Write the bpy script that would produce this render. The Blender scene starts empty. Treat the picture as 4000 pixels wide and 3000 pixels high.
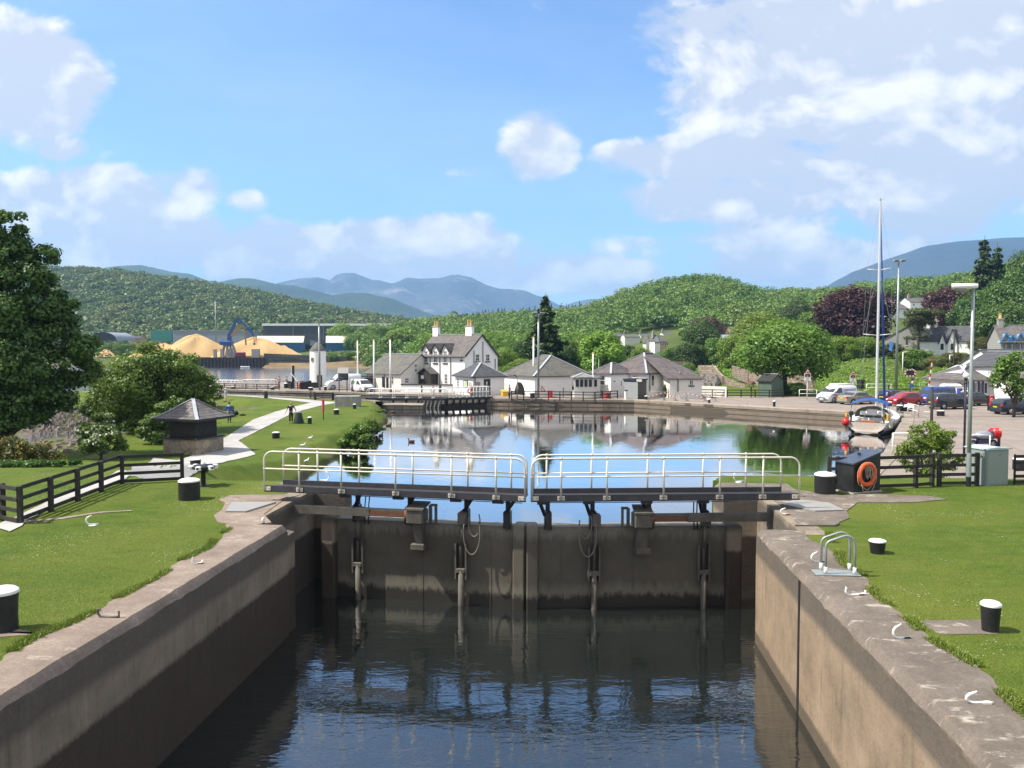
import bpy, bmesh, math, random
import numpy as np
from mathutils import Vector, Matrix
R = math.radians
S = bpy.context.scene
C = S.collection
random.seed(7); RNG = np.random.default_rng(7)

# ---------------------------------------------------------------- camera, sky, sun, exposure
F, CZ = 3111.0, 7.3                       # focal length in pixels of the 4000 px photograph, eye height above the canal water
PITCH = math.atan(142 / F)
cam_d = bpy.data.cameras.new("camera"); cam = bpy.data.objects.new("camera", cam_d); C.objects.link(cam)
cam.location = (0, 0, CZ); cam.rotation_euler = (math.pi / 2 - PITCH, 0, 0)
cam_d.sensor_width = 36; cam_d.lens = 36 * F / 4000; cam_d.clip_start = 0.1; cam_d.clip_end = 60000
S.camera = cam
S.render.resolution_x, S.render.resolution_y = 1024, 768
S.view_settings.view_transform = 'Standard'; S.view_settings.look = 'None'
S.view_settings.exposure = 0.72; S.view_settings.gamma = 1.0
S.cycles.max_bounces = 7; S.cycles.diffuse_bounces = 3; S.cycles.glossy_bounces = 4
S.cycles.transmission_bounces = 4; S.cycles.volume_bounces = 0; S.cycles.transparent_max_bounces = 12
S.cycles.caustics_reflective = False; S.cycles.caustics_refractive = False

SUN_EL, SUN_AZ = R(53), R(188)            # azimuth of the sun measured from +x (right), counter-clockwise: left, a little behind the eye
sd = Vector((math.cos(SUN_EL) * math.cos(SUN_AZ), math.cos(SUN_EL) * math.sin(SUN_AZ), math.sin(SUN_EL)))
sun_d = bpy.data.lights.new("sun", 'SUN'); sun = bpy.data.objects.new("sun", sun_d); C.objects.link(sun)
sun_d.energy = 5.0; sun_d.angle = R(0.6); sun_d.color = (1.0, 0.935, 0.83)
sun.rotation_euler = (-sd).to_track_quat('-Z', 'Y').to_euler()

class NT:
    """small node-tree writer"""
    def __init__(s, tree): s.t = tree; s.n = tree.nodes; s.l = tree.links
    def new(s, k, **kw):
        nd = s.n.new(k)
        for a, v in kw.items(): setattr(nd, a, v)
        return nd
    def put(s, sock, v):
        if isinstance(v, bpy.types.NodeSocket): s.l.new(v, sock)
        elif v is not None:
            if hasattr(sock.default_value, '__len__'):
                v = tuple(v) if hasattr(v, '__len__') else (v,) * len(sock.default_value)
                if len(sock.default_value) == 4 and len(v) == 3: v = v + (1,)
            sock.default_value = v
    def m(s, op, a, b=None, c=None, clamp=False):
        nd = s.new('ShaderNodeMath', operation=op); nd.use_clamp = clamp
        for i, v in enumerate((a, b, c)): s.put(nd.inputs[i], v)
        return nd.outputs[0]
    def mix(s, f, a, b):
        nd = s.new('ShaderNodeMix', data_type='RGBA')
        s.put(nd.inputs[0], f); s.put(nd.inputs[6], a); s.put(nd.inputs[7], b); return nd.outputs[2]
    def mapr(s, v, a, b, c=0.0, d=1.0, smooth=False):
        nd = s.new('ShaderNodeMapRange'); nd.interpolation_type = 'SMOOTHSTEP' if smooth else 'LINEAR'
        for i, x in enumerate((v, a, b, c, d)): s.put(nd.inputs[i], x)
        return nd.outputs[0]
    def noise(s, vec, scale, detail=4, rough=0.55, dist=0.0, lac=2.0):
        nd = s.new('ShaderNodeTexNoise')
        if vec is not None: s.l.new(vec, nd.inputs['Vector'])
        nd.inputs['Scale'].default_value = scale; nd.inputs['Detail'].default_value = detail
        nd.inputs['Roughness'].default_value = rough; nd.inputs['Distortion'].default_value = dist; nd.inputs['Lacunarity'].default_value = lac
        return nd.outputs['Fac']
    def vscale(s, vec, v, loc=(0, 0, 0)):
        nd = s.new('ShaderNodeMapping'); s.l.new(vec, nd.inputs[0])
        nd.inputs['Scale'].default_value = v; nd.inputs['Location'].default_value = loc; return nd.outputs[0]
    def geo(s, o='Position'): return s.new('ShaderNodeNewGeometry').outputs[o]
    def tc(s, o='Object'): return s.new('ShaderNodeTexCoord').outputs[o]

W = bpy.data.worlds.new("World"); S.world = W; W.use_nodes = True
def build_sky():
    q = NT(W.node_tree); q.n.clear()
    out = q.new('ShaderNodeOutputWorld'); bg = q.new('ShaderNodeBackground')
    sky = q.new('ShaderNodeTexSky', sky_type='NISHITA'); sky.sun_disc = False
    sky.sun_elevation = SUN_EL; sky.sun_rotation = math.pi / 2 - SUN_AZ
    sky.altitude = 0; sky.air_density = 1.0; sky.dust_density = 0.6; sky.ozone_density = 1.6
    d = q.tc('Generated')
    sep = q.new('ShaderNodeSeparateXYZ'); q.l.new(d, sep.inputs[0])
    X, Y, Z = sep.outputs
    ya = q.m('MAXIMUM', q.m('ABSOLUTE', Y), 0.15)
    a = q.m('DIVIDE', X, ya); e = q.m('DIVIDE', Z, ya)        # tangents of direction: sideways and upward
    com = q.new('ShaderNodeCombineXYZ'); q.put(com.inputs[0], a); q.put(com.inputs[1], q.m('MULTIPLY', e, 1.45)); q.put(com.inputs[2], q.m('MULTIPLY', Y, 0.5))
    p = com.outputs[0]
    n1 = q.noise(p, 6.6, 10, 0.57, 0.25)
    sh = q.new('ShaderNodeVectorMath', operation='ADD'); q.l.new(p, sh.inputs[0]); sh.inputs[1].default_value = (-0.014, 0.034, 0)
    n2 = q.noise(sh.outputs[0], 6.6, 5, 0.57, 0.25)
    vo = q.new('ShaderNodeTexVoronoi', feature='F1'); q.l.new(p, vo.inputs['Vector']); vo.inputs['Scale'].default_value = 11; vo.inputs['Detail'].default_value = 1.5; vo.inputs['Roughness'].default_value = .5
    puff = q.m('SUBTRACT', 0.42, vo.outputs['Distance'])
    # cloud banks in the air of that day: centre (photo pixels), half sizes, weight
    banks = [(30, 370, 330, 250, 1.12), (270, 600, 170, 60, .85), (270, 800, 400, 150, 1.05), (690, 725, 190, 75, .66), (980, 785, 75, 45, .52),
             (900, 1020, 1200, 130, 1.0), (1620, 950, 330, 110, 1.0), (2090, 580, 150, 130, 1.15), (1830, 675, 130, 40, .70), (2430, 610, 150, 45, .62), (2200, 60, 200, 60, .42),
             (2830, 190, 380, 150, 1.05), (3500, 260, 760, 330, 1.35), (3850, 80, 480, 240, 1.15), (2850, 640, 420, 90, .95), (2820, 800, 450, 100, 1.08), (3600, 720, 620, 210, 1.12),
             (2950, 935, 380, 75, .95), (2300, 1075, 520, 75, .9), (3200, 1030, 700, 120, 1.0), (2560, 960, 260, 60, .75)]
    tot = None
    for (bx, by, rx, ry, w) in banks:
        ca, ce = (bx - 2000) / F, (1358 - by) / F
        u = q.m('MULTIPLY_ADD', a, F / rx, -ca * F / rx); v = q.m('MULTIPLY_ADD', e, F / ry, -ce * F / ry)
        r2 = q.m('MULTIPLY_ADD', u, u, q.m('MULTIPLY', v, v))
        g = q.m('MULTIPLY_ADD', r2, -0.42 * w, w)
        tot = g if tot is None else q.m('MAXIMUM', tot, g)
    tot = q.m('MAXIMUM', tot, 0.0)
    fwd = q.mapr(Y, 0.05, 0.35)
    tot = q.m('MULTIPLY_ADD', tot, fwd, q.m('MULTIPLY', q.m('SUBTRACT', 1.0, fwd), 1.05))  # behind the eye: unseen bright cloud added to lift the ambient light
    hi = q.mapr(e, 0.47, 0.8)                                  # overhead, out of view: near-full bright cloud added as fill light
    tot = q.m('MULTIPLY_ADD', tot, q.m('SUBTRACT', 1.0, hi), q.m('MULTIPLY', hi, 1.05))
    t1 = q.m('ADD', tot, q.m('MULTIPLY', q.m('SUBTRACT', n1, .5), 2.3)); t2 = q.m('SUBTRACT', n1, n2)
    cov = q.mapr(t1, 0.40, 0.74, smooth=True)
    lit = q.m('MULTIPLY_ADD', t2, 5.6, q.m('MULTIPLY_ADD', puff, 1.2, .60), clamp=True)
    thick = q.mapr(t1, 0.9, 1.9)
    ccol = q.mix(lit, (0.60, 0.64, 0.73), (1.06, 1.02, 0.96))
    ccol = q.mix(q.m('MULTIPLY', thick, 0.40), ccol, (0.68, 0.73, 0.82))
    low = q.mapr(e, 0.0, 0.16)
    ccol = q.mix(low, q.mix(0.4, ccol, (0.80, 0.88, 0.99)), ccol)
    skyc = q.new('ShaderNodeVectorMath', operation='MULTIPLY'); q.l.new(sky.outputs[0], skyc.inputs[0]); skyc.inputs[1].default_value = SKYMUL
    thin = q.mapr(q.noise(q.vscale(p, (1, 2.2, 1)), 1.8, 4, 0.6), 0.35, 0.8, 0.0, 0.20)
    base = q.mix(thin, skyc.outputs[0], (6.0, 7.0, 8.2))
    cl = q.new('ShaderNodeVectorMath', operation='SCALE'); q.l.new(ccol, cl.inputs[0]); cl.inputs['Scale'].default_value = CLOUD
    fin = q.mix(q.m('MULTIPLY', cov, 0.95), base, cl.outputs[0])
    q.l.new(fin, bg.inputs[0]); bg.inputs[1].default_value = SKYSTR
    q.l.new(bg.outputs[0], out.inputs[0])
    W.cycles.sampling_method = 'MANUAL'; W.cycles.sample_map_resolution = 256
HAZE, HAZEC = 1.25e-4, (.32, .60, 1.0, 1)
SKYSTR, CLOUD, SKYMUL = 0.10, 7.5, (.92, 1.16, 1.42)
build_sky()

# ---------------------------------------------------------------- picture pixel -> place
def ray(px, py):
    dx, dy = (px - 2000) / F, (1500 - py) / F
    c, s = math.cos(PITCH), math.sin(PITCH)
    return Vector((dx, c + dy * s, -s + dy * c))
def G(px, py, z=0.0):
    d = ray(px, py); k = (z - CZ) / d.z; return Vector((d.x * k, d.y * k, z))
def P(px, py, Y):
    d = ray(px, py); k = Y / d.y; return Vector((d.x * k, Y, CZ + d.z * k))

# ---------------------------------------------------------------- lock frame and terrain height
YAW = R(4.75); LU = Vector((math.sin(YAW), math.cos(YAW), 0)); LV = Vector((math.cos(YAW), -math.sin(YAW), 0))
def L(s, t, z=0.0): v = LU * s + LV * t; return Vector((v.x, v.y, z))
TL, TR, ZC = -7.28, 4.39, 2.82            # chamber faces (sideways) and coping level
def sstep(a, b, x):
    t = np.clip((x - a) / (b - a), 0, 1); return t * t * (3 - 2 * t)
def inpoly(x, y, poly):
    r = np.zeros(x.shape, bool); n = len(poly)
    for i in range(n):
        x1, y1 = poly[i]; x2, y2 = poly[(i + 1) % n]
        c = (y1 > y) != (y2 > y)
        with np.errstate(divide='ignore', invalid='ignore'):
            r ^= c & (x < (x2 - x1) * (y - y1) / (y2 - y1 + 1e-12) + x1)
    return r
def polydist(x, y, pts, closed=True):
    d = np.full(x.shape, 1e9); n = len(pts)
    for i in range(n if closed else n - 1):
        x1, y1 = pts[i]; x2, y2 = pts[(i + 1) % n]
        dx, dy = x2 - x1, y2 - y1
        t = np.clip(((x - x1) * dx + (y - y1) * dy) / (dx * dx + dy * dy), 0, 1)
        d = np.minimum(d, np.hypot(x - x1 - t * dx, y - y1 - t * dy))
    return d
_a, _b = L(25.6, TL), L(26.8, TR)
QUAY = [(9.0, 31.0), (15.5, 36.5), (22.6, 48.0), (33.4, 68.0), (38.6, 78.0), (33.0, 78.6), (29.0, 82.3), (21.8, 89.4), (20.4, 90.8), (14.8, 96.2), (0.0, 98.7), (-3.2, 99.5)]
BASIN = [(_a.x, _a.y), (-11.7, 32.5), (-11.7, 66), (-12.4, 80), (-15.2, 93.5), (-17.2, 97.0)] + [(-3.2, 99.5)] + QUAY[-2::-1] + [(_b.x, _b.y)]
CHAN = [(-16.5, 95.5), (-3.2, 99.5), (-3.6, 103.5), (-27, 115), (-40, 119.5), (-62, 128), (-62, 115), (-40, 108.5), (-24, 100.2)]
SEA_Z = -2.0
def crest(px, pts): return np.interp(px, [p[0] for p in pts], [p[1] for p in pts])
WOOD_R = [(900, 1330), (1500, 1312), (1700, 1300), (1900, 1290), (2100, 1275), (2250, 1260), (2350, 1235), (2450, 1195), (2560, 1160), (2700, 1140), (2800, 1140), (2900, 1165), (2960, 1190), (3100, 1195), (3250, 1190), (3450, 1170), (3650, 1160), (3900, 1110), (4100, 1060), (4600, 1000)]
WOOD_L = [(-900, 1010), (-200, 1055), (230, 1085), (480, 1098), (700, 1128), (1000, 1172), (1300, 1235), (1600, 1285), (1750, 1310), (1900, 1340), (2200, 1352)]
def height(x, y):
    x = np.asarray(x, float); y = np.asarray(y, float)
    s = x * LU.x + y * LU.y; t = x * LV.x + y * LV.y
    yy = np.maximum(y, 1.0); px = 2000 + F * x / yy
    # plateau round the lock, easing down to the basin banks
    left = t < -1.5
    g = np.where(left, .95 + (ZC - .95) * (1 - sstep(25.5, 45, s)), 0.95 + (ZC - 0.95) * (1 - sstep(28.0, 35, s)))
    # left: towpath side falls to the stony shore
    shore = -19.5 - 0.26 * np.clip(y - 20, 0, 30) - 0.9 * np.clip(y - 92, 0, 10) - 2.2 * np.clip(y - 102, 0, 12)
    shore = shore + 1.2 * np.sin(y * 0.31) + 0.8 * np.sin(y * 0.83 + 1)
    k = np.clip((shore - x) / 26.0, 0, 1.6)
    g = np.where(left, g - (g - SEA_Z + 0.2) * np.clip(k * 1.25, 0, 1.25) ** 0.8, g)
    spit = np.clip(1 - np.hypot((x + 54) / 16, (y - 98) / 14), 0, 1); g = np.maximum(g, SEA_Z + 3.2 * sstep(0, .5, spit) - .2)
    # bank beside the basin
    inb = inpoly(x, y, BASIN); db = polydist(x, y, BASIN)
    bank = left & (y < 94) & (s > 26)
    g = np.where(bank & ~inb, np.minimum(g, 0.12 + db * 0.62 + 0.1 * np.sin(y * 1.3)), g)
    g = np.where(inb, np.where(bank, -0.4 - np.minimum(db * 0.6, 1.5), -2.0), g); g = np.where(~inb & (db < .75) & (s > 29) & ((x > -11) | (y > 94.5)), -2.0, g)
    inc = inpoly(x, y, CHAN) | ((polydist(x, y, CHAN) < .75) & (x > -60)); g = np.where(inc, -3.0, g)
    ch = (t > TL - 0.35) & (t < TR + 0.35) & (s > -14) & (s < 27); g = np.where(ch, -4.0, g)
    pit = (s > 19.5) & (s < 24.4) & (t > TL - 1.15) & (t < TR + 1.15); g = np.where(pit, -4.0, g)
    # open sea beyond the sea lock, far shore
    sx = -0.112 * y
    sea = (y > 141) & (x < sx)
    f = sstep(141, 150, y) * sstep(0, 9, sx - x)
    g = np.where(sea, g * (1 - f) + (SEA_Z - 2.5) * f, g)
    far = sstep(371, 398, y) * np.where(x < -8, 1, 0)
    g = np.where((y > 150) & (x < sx + 0), g + far * (2.4 - (SEA_Z - 2.5)), g)
    # land rising to the right and behind the houses
    ramp = sstep(118, 175, y - 0.0 * x) * sstep(2950, 3400, px) * 4.6 + sstep(170, 420, y) * sstep(2200, 2700, px) * 6.5 + sstep(210, 340, y) * sstep(3150, 3500, px) * 12
    g = g + np.where(x > sx, ramp, 0)
    hr = (1358 - crest(px, WOOD_R)) / F * 640 + CZ
    pr = sstep(300, 640, y) * (1 - 0.5 * sstep(760, 1500, y))
    g = np.where(y > 290, np.maximum(g, g + (hr - g) * pr * sstep(-140, 0, x + 40)), g)
    hl = (1358 - crest(px, WOOD_L)) / F * 1250 + CZ
    pl = sstep(640, 1250, y)
    g = np.where(y > 630, np.maximum(g, 2.5 + (hl - 2.5) * pl ** 0.8), g)
    return g
def hz(x, y): return float(height(np.array([x]), np.array([y]))[0])
def T(px, py, dz=0.0):
    """the point of the ground seen at a photo pixel"""
    d = ray(px, py); yv = np.geomspace(7, 1500, 700)
    for _ in range(3):
        zz = CZ + d.z / d.y * yv - height(d.x / d.y * yv, yv); i = int(np.argmax(zz < 0))
        if zz[i] >= 0: i = len(yv) - 1
        b = yv[i]; yv = np.linspace(yv[max(i - 1, 0)], b, 40)
    return Vector((d.x / d.y * b, b, hz(d.x / d.y * b, b) + dz))

# ---------------------------------------------------------------- mesh writer and scene bookkeeping
class MB:
    def __init__(s): s.v, s.f, s.mi, s.sm = [], [], [], []; s.cur = 0; s.smooth = False
    def add(s, vs, fs):
        b = len(s.v); s.v.extend(tuple(map(float, v)) for v in vs)
        for f in fs: s.f.append(tuple(b + i for i in f)); s.mi.append(s.cur); s.sm.append(s.smooth)
        return s
    def m(s, i): s.cur = i; return s
    def box(s, c, sz, rz=0.0, top=(1, 1)):
        hx, hy, h = sz[0] / 2, sz[1] / 2, sz[2] / 2; ca, sa = math.cos(rz), math.sin(rz); vs = []
        for z in (-h, h):
            kx, ky = (top if z > 0 else (1, 1))
            for x, y in ((-hx, -hy), (hx, -hy), (hx, hy), (-hx, hy)):
                x *= kx; y *= ky
                vs.append((c[0] + x * ca - y * sa, c[1] + x * sa + y * ca, c[2] + z))
        return s.add(vs, [(3, 2, 1, 0), (4, 5, 6, 7), (0, 1, 5, 4), (1, 2, 6, 5), (2, 3, 7, 6), (3, 0, 4, 7)])
    def b2(s, x0, x1, y0, y1, z0, z1): return s.box(((x0 + x1) / 2, (y0 + y1) / 2, (z0 + z1) / 2), (abs(x1 - x0), abs(y1 - y0), abs(z1 - z0)))
    def cbox(s, c, sz, r=0.03, rz=0.0):
        """box with chamfered vertical and top edges"""
        hx, hy, h = sz[0] / 2, sz[1] / 2, sz[2] / 2; ca, sa = math.cos(rz), math.sin(rz)
        def ring(i, z):
            x, y = hx - i, hy - i; k = min(r, x * .8, y * .8)
            pts = [(-x + k, -y), (x - k, -y), (x, -y + k), (x, y - k), (x - k, y), (-x + k, y), (-x, y - k), (-x, -y + k)]
            return [(c[0] + a * ca - b * sa, c[1] + a * sa + b * ca, c[2] + z) for a, b in pts]
        vs = ring(0, -h) + ring(0, h - r) + ring(r, h)
        fs = [tuple(range(7, -1, -1)), tuple(range(16, 24))]
        for k in (0, 8):
            for i in range(8): j = (i + 1) % 8; fs.append((k + i, k + j, k + 8 + j, k + 8 + i))
        return s.add(vs, fs)
    def bar(s, p0, p1, w, h=None):
        p0, p1 = Vector(p0), Vector(p1); d = p1 - p0; h = h or w
        up = Vector((0, 0, 1)) if abs(d.normalized().z) < .95 else Vector((0, 1, 0))
        x = d.cross(up).normalized() * (w / 2); y = x.cross(d).normalized() * (h / 2)
        vs = [p + a * x + b * y for p in (p0, p1) for a, b in ((-1, -1), (1, -1), (1, 1), (-1, 1))]
        return s.add(vs, [(0, 1, 2, 3), (7, 6, 5, 4), (4, 5, 1, 0), (5, 6, 2, 1), (6, 7, 3, 2), (7, 4, 0, 3)])
    def tube(s, pts, r, n=8, cap=True):
        pts = [Vector(p) for p in pts]; rs = r if hasattr(r, '__len__') else [r] * len(pts); vs, fs = [], []
        t0 = (pts[1] - pts[0]).normalized(); u = t0.orthogonal().normalized()
        for i, p in enumerate(pts):
            t = (pts[min(i + 1, len(pts) - 1)] - pts[max(i - 1, 0)]).normalized()
            u = (u - t * u.dot(t)); u = u.normalized() if u.length > 1e-6 else t.orthogonal().normalized(); w = t.cross(u)
            for k in range(n):
                a = 2 * math.pi * k / n; vs.append(p + (u * math.cos(a) + w * math.sin(a)) * rs[i])
        for i in range(len(pts) - 1):
            for k in range(n): j = (k + 1) % n; fs.append((i * n + k, i * n + j, (i + 1) * n + j, (i + 1) * n + k))
        if cap: fs += [tuple(range(n - 1, -1, -1)), tuple(range((len(pts) - 1) * n, len(pts) * n))]
        sm = s.smooth; s.smooth = n > 4; s.add(vs, fs); s.smooth = sm; return s
    def lathe(s, c, prof, n=16, sx=1.0, sy=1.0):
        """turned shape; sharp corners of the profile keep sharp edges"""
        prof = [prof[0]] + [p for i, p in enumerate(prof[1:]) if p != prof[i]]
        runs, cur = [], [prof[0]]
        for i in range(1, len(prof)):
            cur.append(prof[i])
            if i < len(prof) - 1:
                a = math.atan2(prof[i][1] - prof[i - 1][1], prof[i][0] - prof[i - 1][0]); b = math.atan2(prof[i + 1][1] - prof[i][1], prof[i + 1][0] - prof[i][0])
                d = abs((b - a + math.pi) % (2 * math.pi) - math.pi)
                if d > R(38): runs.append(cur); cur = [prof[i]]
        runs.append(cur); sm = s.smooth; s.smooth = True
        for run in runs:
            vs, fs = [], []
            for (r, z) in run:
                for k in range(n):
                    a = 2 * math.pi * k / n; vs.append((c[0] + r * sx * math.cos(a), c[1] + r * sy * math.sin(a), c[2] + z))
            for i in range(len(run) - 1):
                for k in range(n): j = (k + 1) % n; fs.append((i * n + k, i * n + j, (i + 1) * n + j, (i + 1) * n + k))
            s.add(vs, fs)
        s.smooth = False
        for (r, z), fl in ((prof[0], 1), (prof[-1], 0)):
            if r > .02: s.add([(c[0] + r * sx * math.cos(2 * math.pi * k / n), c[1] + r * sy * math.sin(2 * math.pi * k / n), c[2] + z) for k in range(n)], [tuple(range(n - 1, -1, -1)) if fl else tuple(range(n))])
        s.smooth = sm; return s
    def ball(s, c, r, n=12, sc=(1, 1, 1)):
        return s.lathe(c, [(max(1e-3, math.sin(math.pi * i / n)) * r, -math.cos(math.pi * i / n) * r * sc[2]) for i in range(n + 1)], n + 4, sc[0], sc[1])
    def torus(s, c, R0, r, ax='z', n=28, k=10, M=None):
        vs, fs = [], []
        for i in range(n):
            a = 2 * math.pi * i / n
            for j in range(k):
                b = 2 * math.pi * j / k; q = R0 + r * math.cos(b)
                p = (q * math.cos(a), q * math.sin(a), r * math.sin(b))
                if ax == 'y': p = (p[0], p[2], p[1])
                if ax == 'x': p = (p[2], p[0], p[1])
                if M is not None: p = M @ Vector(p)
                vs.append((c[0] + p[0], c[1] + p[1], c[2] + p[2]))
        for i in range(n):
            for j in range(k): fs.append((i * k + j, ((i + 1) % n) * k + j, ((i + 1) % n) * k + (j + 1) % k, i * k + (j + 1) % k))
        sm = s.smooth; s.smooth = True; s.add(vs, fs); s.smooth = sm; return s
    def prism(s, poly, d, f=None):
        """closed flat outline (3-D points) pushed along d"""
        n = len(poly); d = Vector(d); vs = [Vector(p) for p in poly] + [Vector(p) + d for p in poly]
        fs = [tuple(range(n - 1, -1, -1)), tuple(range(n, 2 * n))] + [(i, (i + 1) % n, n + (i + 1) % n, n + i) for i in range(n)]
        return s.add(vs, fs)
    def quad(s, *p): return s.add(p, [tuple(range(len(p)))])
    def grid(s, rows, close=False):
        n = len(rows[0]); fs = []
        for i in range(len(rows) - 1):
            for k in range(n if close else n - 1): j = (k + 1) % n; fs.append((i * n + k, i * n + j, (i + 1) * n + j, (i + 1) * n + k))
        return s.add([p for r in rows for p in r], fs)
    def mesh(s, name, mats):
        me = bpy.data.meshes.new(name); me.from_pydata(s.v, [], s.f); me.update()
        for mt in (mats if isinstance(mats, (list, tuple)) else [mats]): me.materials.append(mt)
        me.polygons.foreach_set('material_index', s.mi); me.polygons.foreach_set('use_smooth', s.sm)
        bm = bmesh.new(); bm.from_mesh(me); bmesh.ops.recalc_face_normals(bm, faces=bm.faces); bm.to_mesh(me); bm.free()
        return me
    def put(s, name, mats, parent=None, label=None):
        o = bpy.data.objects.new(name, s.mesh(name, mats)); C.objects.link(o)
        if parent is not None: o.parent = parent
        if label: o['label'] = label
        return o
def tag(o, label, cat, group=None, kind=None):
    o['label'] = label; o['category'] = cat
    if group: o['group'] = group
    if kind: o['kind'] = kind
    return o
def thing(name, label, cat, loc=(0, 0, 0), rz=0.0, group=None):
    o = bpy.data.objects.new(name, None); C.objects.link(o); o.empty_display_size = .2
    o.location = loc; o.rotation_euler = (0, 0, rz)
    return tag(o, label, cat, group, 'thing')
def one(name, mb, mats, label, cat, group=None, loc=None, rz=0.0):
    o = mb.put(name, mats); 
    if loc is not None: o.location = loc
    o.rotation_euler = (0, 0, rz); return tag(o, label, cat, group, 'thing')
def setting(name, mb, mats):
    o = mb.put(name, mats); o['kind'] = 'structure'; return o
def dup(o, label=None, loc=None, rz=None, sc=None):
    def cp(a, par):
        c = a.copy(); C.objects.link(c); c.parent = par
        for ch in a.children: cp(ch, c)
        return c
    r = cp(o, None)
    if label: r['label'] = label
    if loc is not None: r.location = loc
    if rz is not None: r.rotation_euler = (0, 0, rz)
    if sc is not None: r.scale = sc if hasattr(sc, '__len__') else (sc,) * 3
    return r
def arc(c, r, a0, a1, n, ex, ez):
    return [Vector(c) + Vector(ex) * (r * math.cos(R(a0 + (a1 - a0) * i / n))) + Vector(ez) * (r * math.sin(R(a0 + (a1 - a0) * i / n))) for i in range(n + 1)]
# ---------------------------------------------------------------- materials
MATS = {}
def newmat(name):
    mt = bpy.data.materials.new(name); mt.use_nodes = True; q = NT(mt.node_tree); q.n.clear()
    out = q.new('ShaderNodeOutputMaterial'); bs = q.new('ShaderNodeBsdfPrincipled'); q.l.new(bs.outputs[0], out.inputs[0])
    q.bs = bs; q.out = out; MATS[name] = mt; return mt, q
def bumpit(q, h, st=0.3, dist=0.02):
    b = q.new('ShaderNodeBump'); q.put(b.inputs['Height'], h); b.inputs['Strength'].default_value = st; b.inputs['Distance'].default_value = dist
    q.l.new(b.outputs[0], q.bs.inputs['Normal'])
def mat(name, c, var=0.25, scale=4.0, rough=0.6, metal=0.0, bump=0.0, spec=0.4, c2=None, world=False, coat=0.0, stretch=None):
    """a base colour broken up by two sizes of noise, with matching roughness and relief"""
    if name in MATS: return MATS[name]
    mt, q = newmat(name); v = q.geo() if world else q.tc()
    if stretch: v = q.vscale(v, stretch)
    n1 = q.noise(v, scale, 5, 0.6); n2 = q.noise(v, scale * 7.3, 4, 0.6)
    f = q.m('ADD', q.m('MULTIPLY', n1, .65), q.m('MULTIPLY', n2, .35))
    f = q.mapr(f, 0.3, 0.7)
    lo = tuple(x * (1 - var) for x in c); hi = c2 or tuple(min(1, x * (1 + var)) for x in c)
    q.put(q.bs.inputs['Base Color'], q.mix(f, lo, hi))
    q.put(q.bs.inputs['Roughness'], q.mapr(n2, 0.2, 0.8, max(0.02, rough - .1), min(1, rough + .1)))
    q.bs.inputs['Metallic'].default_value = metal; q.bs.inputs['Specular IOR Level'].default_value = spec
    if coat: q.bs.inputs['Coat Weight'].default_value = coat; q.bs.inputs['Coat Roughness'].default_value = .05
    if bump: bumpit(q, f, bump, 0.02)
    return mt
def M_grass():
    mt, q = newmat('grass_ground'); p = q.geo(); sep = q.new('ShaderNodeSeparateXYZ'); q.l.new(p, sep.inputs[0]); X, Y, Z = sep.outputs
    big = q.noise(p, 0.22, 4, 0.6); mid = q.noise(q.vscale(p, (1, 2.2, 1)), 1.3, 4, 0.6); fine = q.noise(p, 26, 4, 0.7); tiny = q.noise(q.vscale(p, (1, .45, 1)), 70, 3, .7)
    c = q.mix(q.mapr(mid, .35, .68), (.072, .122, .012), (.125, .180, .020))
    c = q.mix(q.mapr(big, .42, .66), c, (.165, .190, .030))
    c = q.mix(q.m('MULTIPLY', q.mapr(q.noise(q.vscale(p, (1, 1.8, 1), (9, 4, 0)), .9, 4, .6), .6, .74), .55), c, (.21, .185, .055))
    c = q.mix(q.mapr(q.m('ADD', q.m('MULTIPLY', fine, .5), q.m('MULTIPLY', tiny, .5)), .34, .66, 0, .62), c, (.028, .056, .008))
    # daisies: white heads gathered in drifts
    vo = q.new('ShaderNodeTexVoronoi'); vo.inputs['Scale'].default_value = 11; q.l.new(p, vo.inputs['Vector'])
    ds = q.m('MULTIPLY', q.m('LESS_THAN', vo.outputs['Distance'], .15), q.mapr(q.noise(p, .42, 3, .6), .52, .60)); ds = q.m('MULTIPLY', ds, q.m('LESS_THAN', Y, 60))
    c = q.mix(q.m('MULTIPLY', ds, .8), c, (.72, .72, .62))
    # rough pasture far off, stones and weed on the shore
    c = q.mix(q.mapr(Y, 110, 160), c, q.mix(q.mapr(q.noise(p, .05, 5, .65), .35, .65), (.045, .08, .016), (.10, .125, .032)))
    st = q.noise(p, 1.6, 6, .7); st2 = q.noise(p, .16, 4, .6)
    rock = q.mix(q.mapr(st, .35, .65), (.045, .036, .030), (.20, .165, .14)); rock = q.mix(q.mapr(st2, .40, .52), rock, q.mix(st, (.05, .065, .014), (.15, .15, .045)))
    zz = q.m('ADD', Z, q.m('MULTIPLY', q.m('SUBTRACT', st2, .5), 2.0))
    k = q.mapr(zz, .55, .05); k = q.m('MULTIPLY', k, q.m('LESS_THAN', X, -13.0))
    k = q.m('MAXIMUM', k, q.m('MULTIPLY', q.mapr(Z, .5, 0), q.m('LESS_THAN', Z, .4)))
    c = q.mix(k, c, rock)
    q.put(q.bs.inputs['Base Color'], c); q.bs.inputs['Roughness'].default_value = .9; q.bs.inputs['Specular IOR Level'].default_value = .15
    bumpit(q, q.m('ADD', fine, q.m('MULTIPLY', tiny, .8)), .75, .05)
    return mt
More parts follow.
